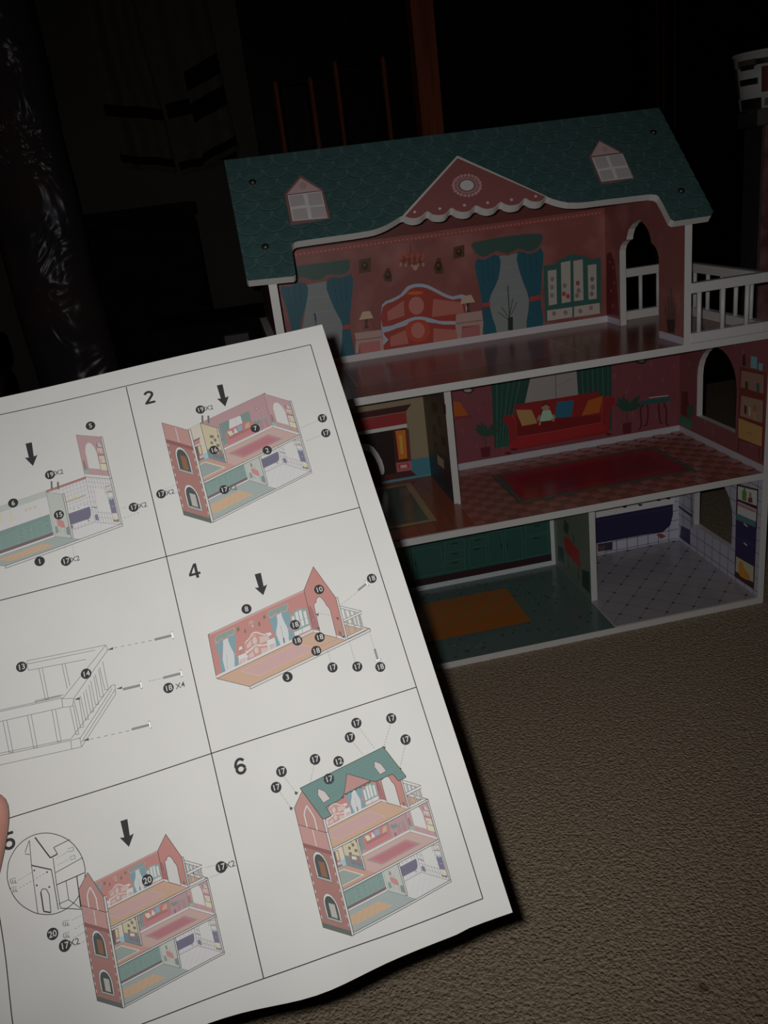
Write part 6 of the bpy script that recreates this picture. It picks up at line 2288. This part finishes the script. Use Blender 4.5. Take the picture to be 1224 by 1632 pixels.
def mini(step, polys):
    """the assembled boards drawn in parallel projection, back to front"""
    A_ = AXONOMETRY[step]
    def pr(p): return tuple(A_[r][0] * p[0] + A_[r][1] * p[1] + A_[r][2] * p[2] + A_[r][3] for r in (0, 1))
    def on(fr, pts):
        o, u, v, n = FRAME[fr]; return [pr(o + u * (x / 1000) + v * (y / 1000)) for x, y in pts]
    def add(c, pts, line=.2):
        polys.append((tuple(x * .47 for x in c), pts))
        if line: polys.extend((BLK, q) for q in seg_strips(list(pts) + [pts[0]], line))
    def art(bn, cond=lambda p: True, skip=('printed_tile_joint',), minarea=4):
        for b, n, f, ps in ART:
            if b == bn and n not in skip:
                for c, p in ps:
                    if abs(area2(p)) / 2 > minarea * 4 and cond(p): polys.append((wash(c), on(f, p)))
    PAPERC = (.37, .37, .36); WH = (.77, .765, .74); PK = (.56, .29, .26)
    top = lambda z: z * mm
    def front(z): add(WH, [pr((0, 0, z - T)), pr((W, 0, z - T)), pr((W, 0, z)), pr((0, 0, z))])
    def rightwall(z0, z1, ah):
        lo = lambda p: all(z0 * mm - 2 <= y <= z1 * mm + 2 for _, y in p)
        add(PK if z0 > .1 else (.74, .74, .76), on('right', rect(0, z0 * mm, Dm, z1 * mm)))
        art('right_wall_panel', lo); 
        if z0 < .1:
            for k in range(1, 9): polys.extend((GRY, q) for q in seg_strips(on('right', [(Dm * k / 9, z0 * mm), (Dm * k / 9, z1 * mm)]), .12))
            for k in range(1, 9): polys.extend((GRY, q) for q in seg_strips(on('right', [(0, z0 * mm + (z1 - z0) * mm * k / 9), (Dm, z0 * mm + (z1 - z0) * mm * k / 9)]), .12))
            art('right_wall_panel', lambda p: lo(p), ('printed_tile_joint', 'printed_tile_wall'))
        polys.append((PAPERC, on('right', ah))); add(WH, [pr((W - T, 0, z0)), pr((W, 0, z0)), pr((W, 0, z1)), pr((W - T, 0, z1))])
    a1, a2 = arch(48.5, 153.2, 57, 105), arch(51, 152.8, 236, 297)
    def storey1():
        add(PK, on('back', rect(0, Tm, W * mm, Z2 * mm))); art('bottom_back_panel')
        if step in (1,): add((.6, .66, .62), on('back', rect(0, Z2 * mm - 24, X1 * mm, Z2 * mm)), 0)
        add((.60, .68, .64), on('f1', rect(0, 0, W * mm, Dm))); art('bottom_floor_panel', minarea=20)
        rightwall(T, Z2, a1)
        add((.6, .64, .58), on('d1', rect(0, Tm, (D - R1) * mm, (Z2 - T) * mm))); art('kitchen_divider_panel')
        add(WH, [pr((X1, R1, T)), pr((X1 + T, R1, T)), pr((X1 + T, R1, Z2 - T)), pr((X1, R1, Z2 - T))]); front(T)
    def storey2():
        add(PK, on('back', rect(0, Z2 * mm, W * mm, (Z3 - T) * mm))); art('middle_back_panel', minarea=10)
        add((.6, .4, .36), on('f2', rect(0, 0, W * mm, Dm))); art('middle_floor_panel', lambda p: abs(area2(p)) > 700)
        rightwall(Z2, Z3 - T, a2)
        add((.70, .64, .44), on('d2', rect(0, Z2 * mm, (D - R2) * mm, (Z3 - T) * mm))); art('parlor_divider_panel', skip=('printed_wallpaper',))
        add(WH, [pr((X2, R2, Z2)), pr((X2 + T, R2, Z2)), pr((X2 + T, R2, Z3 - T)), pr((X2, R2, Z3 - T))]); front(Z2)
    def bedroom():
        add((.62, .30, .27), on('back', rect(0, Z3 * mm, XU * mm, gz))); art('bedroom_back_panel', lambda p: not (max(y for _, y in p) > 560 and abs(area2(p)) > 8000), minarea=10)
        add((.68, .46, .34), on('f3', rect(0, 0, W * mm, Dm))); art('top_floor_panel', lambda p: 400 < abs(area2(p)), skip=('printed_floorboards',))
        def bar(p, q, w=.9):
            polys.extend((BLK, s) for s in seg_strips([pr(p), pr(q)], w + .35)); polys.extend((PAPERC, s) for s in seg_strips([pr(p), pr(q)], w))
        for z in (Z3 + .006, .455): bar((XU, D, z), (.6, D, z)); bar((.6, 0, z), (.6, D, z))
        for k in range(6): bar((.6, .02 + k * .034, Z3 + .01), (.6, .02 + k * .034, .45), .3)
        add((.62, .30, .27), on('gable', [(0, Z3 * mm), (Dm, Z3 * mm), (Dm, gz), (YR * mm, ga), (0, gz)]))
        add(WH, on('gable', door_hole)); art('upper_right_wall_panel')
        for z in (Z3 + .006, .455): bar((XU, 0, z), (.6, 0, z))
        for k in range(3): bar((.517 + k * .032, 0, Z3 + .01), (.517 + k * .032, 0, .45), .3)
        add(WH, [pr((XU - T, 0, Z3)), pr((XU, 0, Z3)), pr((XU, 0, under(0))), pr((XU - T, 0, under(0)))]); front(Z3)
    FRAME['outer'] = (Vector((-T, 0, 0)), Vector((0, 1, 0)), Vector((0, 0, 1)), Vector((-1, 0, 0)))
    def leftwall():
        L = lambda pts: on('outer', pts)
        add((.47, .24, .22), L(rect(0, 0, Dm, LEDGE * mm))); add((.16, .19, .17), L(rect(0, 0, Dm, 22)), 0); add((.62, .36, .34), L(rect(0, 380, Dm, LEDGE * mm)), .12)
        polys.extend((PAPERC, q) for q in seg_strips(L([(110, 385), (110, 460)]), .3)); add((.34, .16, .15), L(rect(0, 362, Dm, 380)), 0)
        for y0, ys in ((50, 110), (232, 300)):
            add(WH, L(arch(52, 168, y0, ys)), .12); add((.10, .12, .12), L(arch(64, 156, y0 + 8, ys)), .12); add((.55, .55, .5) if y0 < 100 else (.33, .17, .10), L(rect(80, y0 + 12, 128, ys + 14)), 0)
            add((.5, .55, .53), L(rect(48, y0 - 4, 172, y0 + 6)), .12)
        for k in range(9):
            for y in (1, 208): polys.append(((.34, .31, .29), L(rect(y, 40 + k * 38, y + 9, 54 + k * 38))))
        add(WH, [pr((-T, 0, 0)), pr((0.004, 0, 0)), pr((0.004, 0, LEDGE)), pr((-T, 0, LEDGE))])
    def uppleft():
        L = lambda pts: on('outer', pts)
        add((.58, .33, .30), L([(0, LEDGE * mm), (Dm, LEDGE * mm), (Dm, gz), (YR * mm, ga), (0, gz)])); polys.extend((PAPERC, q) for q in seg_strips(L([(70, LEDGE * mm), (70, 525), (85, 548), (110, 575), (135, 548), (150, 525), (150, LEDGE * mm)]), .45))
        add(WH, [pr((-T, 0, LEDGE)), pr((0.004, 0, LEDGE)), pr((0.004, 0, under(0))), pr((-T, 0, under(0)))])
    if step == 1: storey1(); rightwall(Z2, Z3 - T, a2)
    if step == 2: storey1(); storey2(); leftwall()
    if step == 4: bedroom()
    if step in (5, 6):
        storey1(); storey2(); bedroom(); leftwall(); uppleft()
    if step == 6:
        add((.20, .33, .31), on('roof', ROOF), .25)
        for k in range(10):
            for i in range(19):
                x, y = 14 + i * 27.5 + (13 if k % 2 else 0), SLEN * mm - 14 - k * 15.5
                if not in_ped(x, y) and 6 < x < 530 and (y > 66 or x < 60 or x > 500) and y > 12: polys.extend(((.07, .13, .125), q) for q in seg_strips(on('roof', [(x - 11, y + 5), (x, y), (x + 11, y + 5)]), .14))
        add((.58, .33, .31), on('roof', [PED[0], PED[1], PED[-1]]), .2)
        for q in DORMERS: add((.72, .66, .64), on('roof', q), .15)
    return polys
for st in (1, 2, 4, 5, 6):
    sheet_ink('step_picture', mini(st, []), .04, .0012)
lines = {0: [], 1: []}
for ln in SHEET_LINES.split('\n'):
    w, c, *n = ln.split(' '); n = [int(x) / 10 for x in n]
    lines[int(c)] += [(LINEC[int(c)], q) for q in seg_strips(list(zip(n[::2], n[1::2])), float(w))]
sheet_ink('printed_frame_lines', lines[0], .03, 0)
sheet_ink('railing_drawing', lines[1], .85, 0)
sheet_ink('printed_marks', [(c, p) for c, p in SHEET_SHAPES], .87, .0008)
def arrow(x0, y0, x1, y1):
    a, b = Vector((x0, y0)), Vector((x1, y1)); t = (b - a).normalized(); k = Vector((-t.y, t.x)); L = (b - a).length; h = b - t * L * .42
    return [tuple(p) for p in (a + k * 1.45, a - k * 1.45, h - k * 1.15 + t * .4, h - k * 2.9, b, h + k * 2.9, h + k * 1.15 + t * .4)]
for a in SHEET_ARROWS: sheet_ink('printed_arrow', [(BLK, arrow(*a))], .05)
for kind, txt, u, v in SHEET_TEXT:
    if kind == 'o':
        disc = [(u + 2.25 * math.cos(2 * math.pi * k / 20), v + 2.25 * math.sin(2 * math.pi * k / 20)) for k in range(20)]
        P = [(BLK, disc)] + [((.36, .36, .35), [(x + u, y + v) for x, y in t]) for t in glyphs(txt, 3.3, .012)]
        sheet_ink('callout_number', P[:1], .95, .004); o = sheet_ink('callout_digits', P[1:], .965, 0)
    elif kind == 't':
        sheet_ink('callout_count', [((.06, .06, .06), [(x + u + .55, y + v) for x, y in t]) for t in glyphs(txt, 3.4, .006)], .95, 0)
    else:
        arc = lambda cx, cy, rx, ry, a0, a1, n=12: [(cx + rx * math.cos(math.radians(a0 + (a1 - a0) * k / n)), cy + ry * math.sin(math.radians(a0 + (a1 - a0) * k / n))) for k in range(n + 1)]
        P = {'2': [strip(arc(0, -1.55, 1.75, 1.45, 190, 395) + [(-1.7, 2.75)], 1.25), [(-2.45, 2.3), (2.45, 2.3), (2.45, 3.5), (-2.45, 3.5)]],
             '4': [[(.35, -3.5), (1.6, -3.5), (1.6, 3.5), (.35, 3.5)], [(-2.6, .9), (2.6, .9), (2.6, 2.0), (-2.6, 2.0)], [(.35, -3.5), (1.2, -3.5), (-1.4, .95), (-2.6, .95)]],
             '5': [[(-1.7, -3.5), (2.1, -3.5), (2.1, -2.35), (-1.7, -2.35)], [(-1.8, -3.5), (-.75, -3.5), (-1.15, .3), (-2.2, .3)], strip(arc(0, 1.15, 1.8, 1.7, 210, 520, 16), 1.2)],
             '6': [strip(arc(0, 1.25, 1.75, 1.65, 0, 360, 20), 1.2), strip(arc(.25, .2, 2.2, 3.1, 178, 318, 12), 1.15)]}[txt]
        sheet_ink('step_number', [(BLK, [(x + u, y + v) for x, y in q]) for q in P], .06, .003)
# ---------------------------------------------------------------- the hand that holds the sheet
skin_m = noise_mat('skin', (.31, .135, .10), (.37, .175, .135), 60, .5, .12, 500, spec=.35, dist=.0006)
nail_m = principled('fingernail', (.6, .34, .29), .3, .5)
def hand():
    P = []; E = []; R = []
    def add(p, r, prev=None):
        P.append((p[0] / 1000, -p[1] / 1000, p[2] / 1000)); R.append(r / 1000)
        if prev is not None: E.append((prev, len(P) - 1))
        return len(P) - 1
    palm = add((-152, 238, -14), 21); wrist = add((-186, 292, -18), 21, palm); arm = add((-226, 356, -24), 26, wrist); add((-285, 450, -34), 33, arm)
    t1 = add((-134, 232, 2), 15, palm); t2 = add((-102, 208, 9.2), 11.2, t1); t3 = add((-90.5, 181, 10.5), 10.8, t2); add((-89, 168.5, 9.8), 9.8, t3)
    for k, (bx, by, ln, r) in enumerate(((-138, 214, 78, 8.6), (-133, 231, 82, 8.8), (-133, 249, 76, 8.4), (-138, 266, 60, 7.4))):
        kn = add((bx, by, -18), r + 2, palm)
        a = add((bx + ln * .45, by - 3 + k, -15), r, kn); b = add((bx + ln * .75, by - 2 + k, -11.5), r - .6, a); add((bx + ln, by + k, -10.2), r - 1.6, b)
    me = bpy.data.meshes.new('hand'); me.from_pydata(P, E, []); o = bpy.data.objects.new('hand', me); COL.objects.link(o)
    o.matrix_world = MS; me.materials.append(skin_m)
    sk = o.modifiers.new('skin', 'SKIN'); sk.use_smooth_shade = True
    for i, r in enumerate(R): me.skin_vertices[0].data[i].radius = (r, r); me.skin_vertices[0].data[i].use_root = (i == 0)
    ss = o.modifiers.new('sub', 'SUBSURF'); ss.levels = 2; ss.render_levels = 2
    dg = bpy.context.evaluated_depsgraph_get(); m2 = bpy.data.meshes.new_from_object(o.evaluated_get(dg)); o.modifiers.clear(); o.data = m2; m2.name = 'hand'
    m2.polygons.foreach_set('use_smooth', [True] * len(m2.polygons))
    V = []; F = []
    for j in range(6):
        for i in range(5):
            a = (i - 2) / 2; t = j / 5
            V.append((( -91.5 - 4.6 + t * 2.2 + a * 5.2) / 1000, -(179 - t * 13) / 1000, (20.2 - 1.6 * t - 2.6 * a * a) / 1000))
    for j in range(5):
        for i in range(4): F.append((j * 5 + i, j * 5 + i + 1, (j + 1) * 5 + i + 1, (j + 1) * 5 + i))
    mesh_obj('thumbnail', V, F, nail_m, o, smooth=True)
    return tag(o, "person's hand with thumb pressing on the left edge of the instruction sheet", 'hand')
hand()
# ---------------------------------------------------------------- room
carpet_m = noise_mat('beige_carpet', (.33, .255, .178), (.58, .465, .335), 260, .95, 1.0, 210, 5, .05, dist=.006, lo=.3, hi=.7)
nt = carpet_m.node_tree; pb = nt.nodes['Principled BSDF']; tcn = nt.nodes['Texture Coordinate']
def nd(kind, **k):
    n = nt.nodes.new(kind)
    for q, v in k.items(): n.inputs[q].default_value = v
    return n
wob = nd('ShaderNodeTexNoise', Scale=90, Detail=2); add = nt.nodes.new('ShaderNodeVectorMath'); add.operation = 'MULTIPLY_ADD'; add.inputs[1].default_value = (.006, .006, .006)
nt.links.new(tcn.outputs['Object'], wob.inputs['Vector']); nt.links.new(wob.outputs['Color'], add.inputs[0]); nt.links.new(tcn.outputs['Object'], add.inputs[2])
vor = nd('ShaderNodeTexVoronoi', Scale=330); vor.feature = 'F1'; nt.links.new(add.outputs[0], vor.inputs['Vector'])
inv = nt.nodes.new('ShaderNodeMath'); inv.operation = 'SUBTRACT'; inv.inputs[0].default_value = 1; nt.links.new(vor.outputs['Distance'], inv.inputs[1])
fuzz = nd('ShaderNodeTexNoise', Scale=700, Detail=3); nt.links.new(tcn.outputs['Object'], fuzz.inputs['Vector'])
mixh = nt.nodes.new('ShaderNodeMath'); mixh.operation = 'MULTIPLY_ADD'; mixh.inputs[1].default_value = .8; nt.links.new(fuzz.outputs['Fac'], mixh.inputs[0]); nt.links.new(inv.outputs[0], mixh.inputs[2])
cb = nt.nodes['Bump']; cb.inputs['Distance'].default_value = .0034; cb.inputs['Strength'].default_value = .9; nt.links.new(mixh.outputs[0], cb.inputs['Height'])
# one old brown spot on the carpet
dv = nt.nodes.new('ShaderNodeVectorMath'); dv.operation = 'DISTANCE'; dv.inputs[1].default_value = (0.2277, -0.5191, 0.003); nt.links.new(add.outputs[0], dv.inputs[0])
mr = nd('ShaderNodeMapRange'); mr.inputs['From Min'].default_value = .002; mr.inputs['From Max'].default_value = .006; mr.inputs['To Min'].default_value = .65; mr.inputs['To Max'].default_value = 0
nt.links.new(dv.outputs['Value'], mr.inputs['Value']); mx = nt.nodes.new('ShaderNodeMix'); mx.data_type = 'RGBA'; src = pb.inputs['Base Color'].links[0].from_socket
nt.links.new(mr.outputs[0], mx.inputs['Factor']); nt.links.new(src, mx.inputs[6]); mx.inputs[7].default_value = (.10, .05, .025, 1); nt.links.new(mx.outputs[2], pb.inputs['Base Color'])
def grid(name, x0, x1, y0, y1, z, m):
    return tag(mesh_obj(name, [(x0, y0, z), (x1, y0, z), (x1, y1, z), (x0, y1, z)], [(0, 1, 2, 3)], m), kind='structure')
XW0, XW1, YW0, YW1, HT = -1.7, 2.3, -2.3, 1.1, 2.4
fl = grid('floor', XW0, XW1, YW0, YW1 + .3, 0, carpet_m)
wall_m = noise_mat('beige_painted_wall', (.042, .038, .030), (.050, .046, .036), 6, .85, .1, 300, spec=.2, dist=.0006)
def slab(name, a, b, m, **k): return tag(box(name, a, b, m, bevel=0), kind='structure', **k)
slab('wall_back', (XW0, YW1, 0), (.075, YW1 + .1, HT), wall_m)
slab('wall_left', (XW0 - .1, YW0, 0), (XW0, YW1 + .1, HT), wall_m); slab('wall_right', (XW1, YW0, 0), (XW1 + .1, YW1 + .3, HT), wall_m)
slab('wall_front', (XW0, YW0 - .1, 0), (XW1, YW0, HT), wall_m); slab('ceiling', (XW0 - .1, YW0 - .1, HT), (XW1 + .1, YW1 + .3, HT + .1), wall_m)
def wood(name, c1, c2, rough=.5, spec=.06): return noise_mat(name, c1, c2, 14, rough, .15, 60, 5, spec, (6, 6, .35), .001)
door_m = wood('dark_stained_wood', (.006, .0022, .0016), (.012, .004, .0025)); bead_m = wood('reddish_stained_moulding', (.16, .045, .02), (.24, .07, .032)); bead2_m = wood('dull_red_bead', (.06, .02, .012), (.09, .03, .016)); jamb_m = wood('reddish_wood_jamb', (.20, .05, .022), (.29, .08, .036), .55); black_m = wood('near_black_wood', (.004, .002, .0016), (.007, .003, .002))
dr = slab('door_1', (.08, YW1 + .012, 0), (.445, YW1 + .05, 2.05), door_m)
for px0, px1, z1 in ((.131, .209, .84), (.268, .376, .865)):
    box('raised_panel', (px0 + .012, YW1 + .002, .15), (px1 - .004, YW1 + .012, z1), door_m, dr, .004)
    for x in (px0, px1): box('panel_moulding', (x, YW1 - .002, .14), (x + .009, YW1 + .014, z1 + .01), bead_m, dr, .003)
slab('trim_1', (.447, YW1 - .03, 0), (.497, YW1 + .06, 2.1), jamb_m)
d2 = slab('door_2', (.497, YW1 + .14, 0), (1.02, YW1 + .18, 2.05), black_m)
t2 = slab('trim_2', (1.02, YW1 - .01, 0), (1.078, YW1 + .18, 2.1), door_m)
for x in (1.024, 1.040, 1.068): box('bead', (x, YW1 - .016, 0), (x + .0035, YW1 - .009, 2.1), bead2_m, t2, .001)
slab('door_3', (1.078, YW1 + .02, 0), (2.3, YW1 + .06, 2.1), black_m)
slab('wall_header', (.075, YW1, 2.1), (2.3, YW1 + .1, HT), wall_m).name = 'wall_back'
# striped knitted cardigan hanging on the wall
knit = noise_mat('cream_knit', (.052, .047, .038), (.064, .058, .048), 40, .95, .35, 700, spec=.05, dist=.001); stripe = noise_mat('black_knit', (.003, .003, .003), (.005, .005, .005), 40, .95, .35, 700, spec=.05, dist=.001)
def interp(L, t):
    for (t0, x0), (t1, x1) in zip(L, L[1:]):
        if t >= t1 - 1e-9 and (t1, x1) != L[-1] and t > t1: continue
        if t <= t1 or (t1, x1) == L[-1]:
            f = (t - t0) / (t1 - t0); return x0 + (x1 - x0) * f
    return L[-1][1]
def cloth(name, left, right, y, z0, z1, m, parent, folds, amp, hem=0, off=0, rows=30, cols=26, th=.006):
    """a hanging panel of knit between two edge curves (height, x), with soft vertical folds"""
    V = []; F = []
    for back in (0, 1):
        for j in range(rows + 1):
            z = z0 + (z1 - z0) * j / rows
            xl, xr = interp(left, z), interp(right, z)
            for i in range(cols + 1):
                s = i / cols; yy = y - off - amp * (.5 + .5 * math.cos(folds * 2 * math.pi * s + 1.1)) - .01 * math.sin(math.pi * s)
                V.append((xl + (xr - xl) * s, yy + (th + 2 * off if back else 0), z - hem * (s - .5) + .0015 * math.sin(s * folds * 6)))
    n = (rows + 1) * (cols + 1); c = cols + 1
    for j in range(rows):
        for i in range(cols):
            a = j * c + i; F += [(a, a + 1, a + c + 1, a + c), (n + a, n + a + c, n + a + c + 1, n + a + 1)]
    edge = [i for i in range(c)] + [j * c + cols for j in range(1, rows + 1)] + [rows * c + i for i in range(cols - 1, -1, -1)] + [j * c for j in range(rows - 1, 0, -1)]
    F += [(edge[(k + 1) % len(edge)], edge[k], edge[k] + n, edge[(k + 1) % len(edge)] + n) for k in range(len(edge))]
    return mesh_obj(name, V, F, m, parent, smooth=True)
card = tag(empty('hanging_cardigan', (-.1, YW1, 1.3)), 'cream knitted cardigan with black stripes hanging on the beige wall', 'cardigan')
def cl(*a, **k):
    o = cloth(*a, **k); o.matrix_parent_inverse = card.matrix_basis.inverted(); return o
Yc = YW1 - .012
LF = [(.68, -.215), (.80, -.232), (.95, -.235), (1.45, -.2)]; RFt = [(.68, -.108), (.80, -.112), (.88, -.118), (.95, -.126), (1.05, -.128), (1.45, -.10)]
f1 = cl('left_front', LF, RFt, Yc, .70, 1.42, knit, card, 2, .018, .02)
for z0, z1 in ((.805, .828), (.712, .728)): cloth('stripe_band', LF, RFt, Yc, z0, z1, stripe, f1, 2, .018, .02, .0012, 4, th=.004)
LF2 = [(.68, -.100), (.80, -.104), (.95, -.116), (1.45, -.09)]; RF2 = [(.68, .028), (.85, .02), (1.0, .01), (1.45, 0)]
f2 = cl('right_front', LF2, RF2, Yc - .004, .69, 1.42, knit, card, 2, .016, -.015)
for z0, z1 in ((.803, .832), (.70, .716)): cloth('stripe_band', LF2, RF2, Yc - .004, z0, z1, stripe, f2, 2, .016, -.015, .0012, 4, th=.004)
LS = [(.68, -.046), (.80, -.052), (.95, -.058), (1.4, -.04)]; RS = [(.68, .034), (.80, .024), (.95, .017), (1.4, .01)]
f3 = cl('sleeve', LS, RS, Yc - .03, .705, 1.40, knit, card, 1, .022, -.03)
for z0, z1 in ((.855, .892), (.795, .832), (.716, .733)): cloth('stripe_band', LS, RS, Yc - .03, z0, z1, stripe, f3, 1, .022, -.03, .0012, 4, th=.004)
tube('wall_hook', [(0, -.012, .16), (0, -.05, .16), (0, -.06, .185)], [.008, .006, .006], black_m, card)
# dark storage boxes in front of the wall
fab = noise_mat('black_fabric', (.004, .004, .0045), (.007, .007, .0075), 30, .9, .3, 300, spec=.1, dist=.001)
hb = tag(empty('storage_box', (-.2, .97, 0)), 'tall black storage box standing against the wall left of the dollhouse', 'box')
box('body', (-.135, -.08, .0), (.115, .085, .60), fab, hb, .012, 2); box('lid', (-.14, -.085, .60), (.12, .09, .628), fab, hb, .008, 2); box('handle', (-.05, -.092, .48), (.03, -.08, .5), fab, hb, .004)
lb = tag(empty('storage_chest', (-.06, .76, 0)), 'low black storage chest on the carpet behind the instruction sheet', 'chest')
box('body', (-.14, -.10, 0), (.18, .10, .36), fab, lb, .012, 2); box('lid', (-.146, -.106, .36), (.186, .106, .415), fab, lb, .01, 2); box('latch', (-.01, -.112, .34), (.04, -.104, .39), principled('dull_latch', (.03, .03, .03), .4), lb, .003)
# bundle wrapped in clear plastic, standing at the left
core_m = noise_mat('dark_rolled_fabric', (.016, .018, .024), (.036, .022, .02), 7, .8, .2, 60, spec=.1); 
film = bpy.data.materials.new('clear_plastic_film'); film.use_nodes = True; nt = film.node_tree; nt.nodes.clear()
out = nt.nodes.new('ShaderNodeOutputMaterial'); mix = nt.nodes.new('ShaderNodeMixShader'); tr_ = nt.nodes.new('ShaderNodeBsdfTransparent'); gl = nt.nodes.new('ShaderNodeBsdfGlossy'); tc = nt.nodes.new('ShaderNodeTexCoord'); nz = nt.nodes.new('ShaderNodeTexNoise'); bp = nt.nodes.new('ShaderNodeBump')
gl.inputs['Roughness'].default_value = .26; gl.inputs['Color'].default_value = (.75, .82, .95, 1); nz.inputs['Scale'].default_value = 6; nz.inputs['Detail'].default_value = 3; nz.inputs['Distortion'].default_value = 1.6; bp.inputs['Strength'].default_value = 1.0; bp.inputs['Distance'].default_value = .03; mix.inputs[0].default_value = .009
nt.links.new(tc.outputs['Object'], nz.inputs['Vector']); nt.links.new(nz.outputs['Fac'], bp.inputs['Height']); nt.links.new(bp.outputs[0], gl.inputs['Normal']); nt.links.new(tr_.outputs[0], mix.inputs[1]); nt.links.new(gl.outputs[0], mix.inputs[2]); nt.links.new(mix.outputs[0], out.inputs['Surface'])
wb = tag(empty('wrapped_roll', (-.325, .62, 0)), 'dark rolled bundle in crinkled clear plastic standing at the left', 'roll')
def wobbly(name, r0, H, m, seed, amp, n=40, rows=40):
    rnd = random.Random(seed); ph = [rnd.random() * 6.3 for _ in range(8)]; V = []; F = []
    for j in range(rows + 1):
        t = j / rows; z = t * H
        for k in range(n):
            a = 2 * math.pi * k / n
            r = r0 * (1 + .12 * math.sin(t * 5 + ph[0]) * math.cos(a + ph[1])) + amp * (math.sin(5 * a + 9 * t + ph[2]) + .7 * math.sin(9 * a - 17 * t + ph[3]) + .6 * math.sin(3 * a + 31 * t + ph[4]) + .5 * math.sin(13 * a + 23 * t + ph[5]))
            if j == rows: r *= .55
            V.append((r * math.cos(a) * 1.05 - .018 * (1 - t), r * .8 * math.sin(a), z))
    for j in range(rows):
        for k in range(n): F.append((j * n + k, j * n + (k + 1) % n, (j + 1) * n + (k + 1) % n, (j + 1) * n + k))
    F += [tuple(range(n))[::-1], tuple(range(rows * n, rows * n + n))]
    return mesh_obj(name, V, F, m, wb, smooth=True)
wobbly('rolled_core', .068, 1.12, core_m, 1, .0012); wobbly('plastic_wrap', .078, 1.16, film, 2, .0022)
# folded ribbed blanket, bottom left
rib = noise_mat('olive_corduroy', (.035, .032, .016), (.055, .05, .026), 30, .9, .3, 200, spec=.1)
bl = tag(empty('folded_blanket', (-.505, .50, 0)), 'olive ribbed blanket folded in a pile at the far left', 'blanket')
def fold(z0, z1, dx):
    V = []; F = []; n = 14; m_ = 60; hz = (z1 - z0) / 2
    for i in range(m_ + 1):
        x = -.11 + .18 * i / m_ + dx; rr = 1 + .05 * math.sin(i * math.pi / 3)
        for k in range(n):
            a = 2 * math.pi * k / n; ca, sa = math.cos(a), math.sin(a)
            V.append((x, .12 * (1 if ca > 0 else -1) * abs(ca) ** .5 * rr, z0 + hz + hz * (1 if sa > 0 else -1) * abs(sa) ** .6 * rr))
    for i in range(m_):
        for k in range(n): F.append((i * n + k, (i + 1) * n + k, (i + 1) * n + (k + 1) % n, i * n + (k + 1) % n))
    F += [tuple(range(n)), tuple(range(m_ * n, m_ * n + n))[::-1]]
    return mesh_obj('fold', V, F, rib, bl, smooth=True)
for k in range(7): fold(k * .066, k * .066 + .067, .006 * math.sin(k * 2.1))
# paper cup on a narrow stand at the right edge
st = tag(empty('pedestal', (.918, .50, 0), math.radians(-20)), 'narrow dark pedestal with a maroon front behind the balcony', 'pedestal')
grey_m = noise_mat('dark_grey_board', (.13, .115, .115), (.16, .14, .14), 20, .7); mar_m = noise_mat('mottled_maroon', (.18, .05, .06), (.36, .17, .19), 30, .6, detail=5)
box('column', (0, .0, 0), (.12, .14, .63), grey_m, st, .003); box('front_face', (.002, -.004, .004), (.118, .0005, .632), mar_m, st, .001); box('top_cap', (-.012, -.008, .63), (.13, .15, .658), grey_m, st, .004, 2)
cup = tag(empty('paper_cup', (.960, .548, .6582)), 'white patterned paper cup standing on the dark pedestal', 'cup')
cup_m = principled('cup_paper', (.78, .78, .78), .5); blackp = principled('cup_black_print', (.02, .018, .018), .5); redp = principled('cup_red_print', (.16, .012, .014), .5); tanp = principled('cup_brown_print', (.16, .11, .07), .5)
def ring(name, prof, m, a0=0, a1=2 * math.pi, n=40, parent=cup):
    V = []; F = []; full = abs(a1 - a0 - 2 * math.pi) < 1e-6; N = n if full else n + 1
    for r, z in prof:
        for k in range(N):
            a = a0 + (a1 - a0) * k / n; V.append((r * math.cos(a), r * math.sin(a), z))
    for j in range(len(prof) - 1):
        for k in range(n): F.append((j * N + k, j * N + (k + 1) % N, (j + 1) * N + (k + 1) % N, (j + 1) * N + k))
    return mesh_obj(name, V, F, m, parent, smooth=True)
rc = lambda z: .049 + .014 * z / .090
ring('cup_wall', [(.0, .001), (.049, 0), (rc(.090), .090), (rc(.090) - .0012, .090), (.047, .002), (0, .002)], cup_m)
ring('rolled_rim', [(rc(.090) + .0026 * math.cos(2 * math.pi * k / 8), .090 + .0026 * math.sin(2 * math.pi * k / 8)) for k in range(9)], cup_m)
def patch(name, m, d0, d1, z0, z1, e=.0006): return ring(name, [(rc(z0) + e, z0), (rc(z1) + e, z1)], m, math.radians(d0), math.radians(d1), 10)
for nm, m, d0, d1, z0, z1 in (('printed_patch', tanp, 176, 214, .068, .080), ('printed_patch', blackp, 182, 210, .064, .072), ('printed_patch', blackp, 176, 216, .040, .050), ('printed_patch', blackp, 172, 222, .0, .018), ('printed_patch', redp, 222, 262, .026, .066), ('printed_patch', blackp, 236, 275, .0, .027), ('printed_patch', tanp, 228, 236, .004, .016), ('printed_patch', blackp, 262, 300, .03, .07), ('printed_patch', blackp, 212, 240, .070, .079), ('printed_patch', tanp, 130, 172, .02, .07)):
    patch(nm, m, d0, d1, z0, z1)
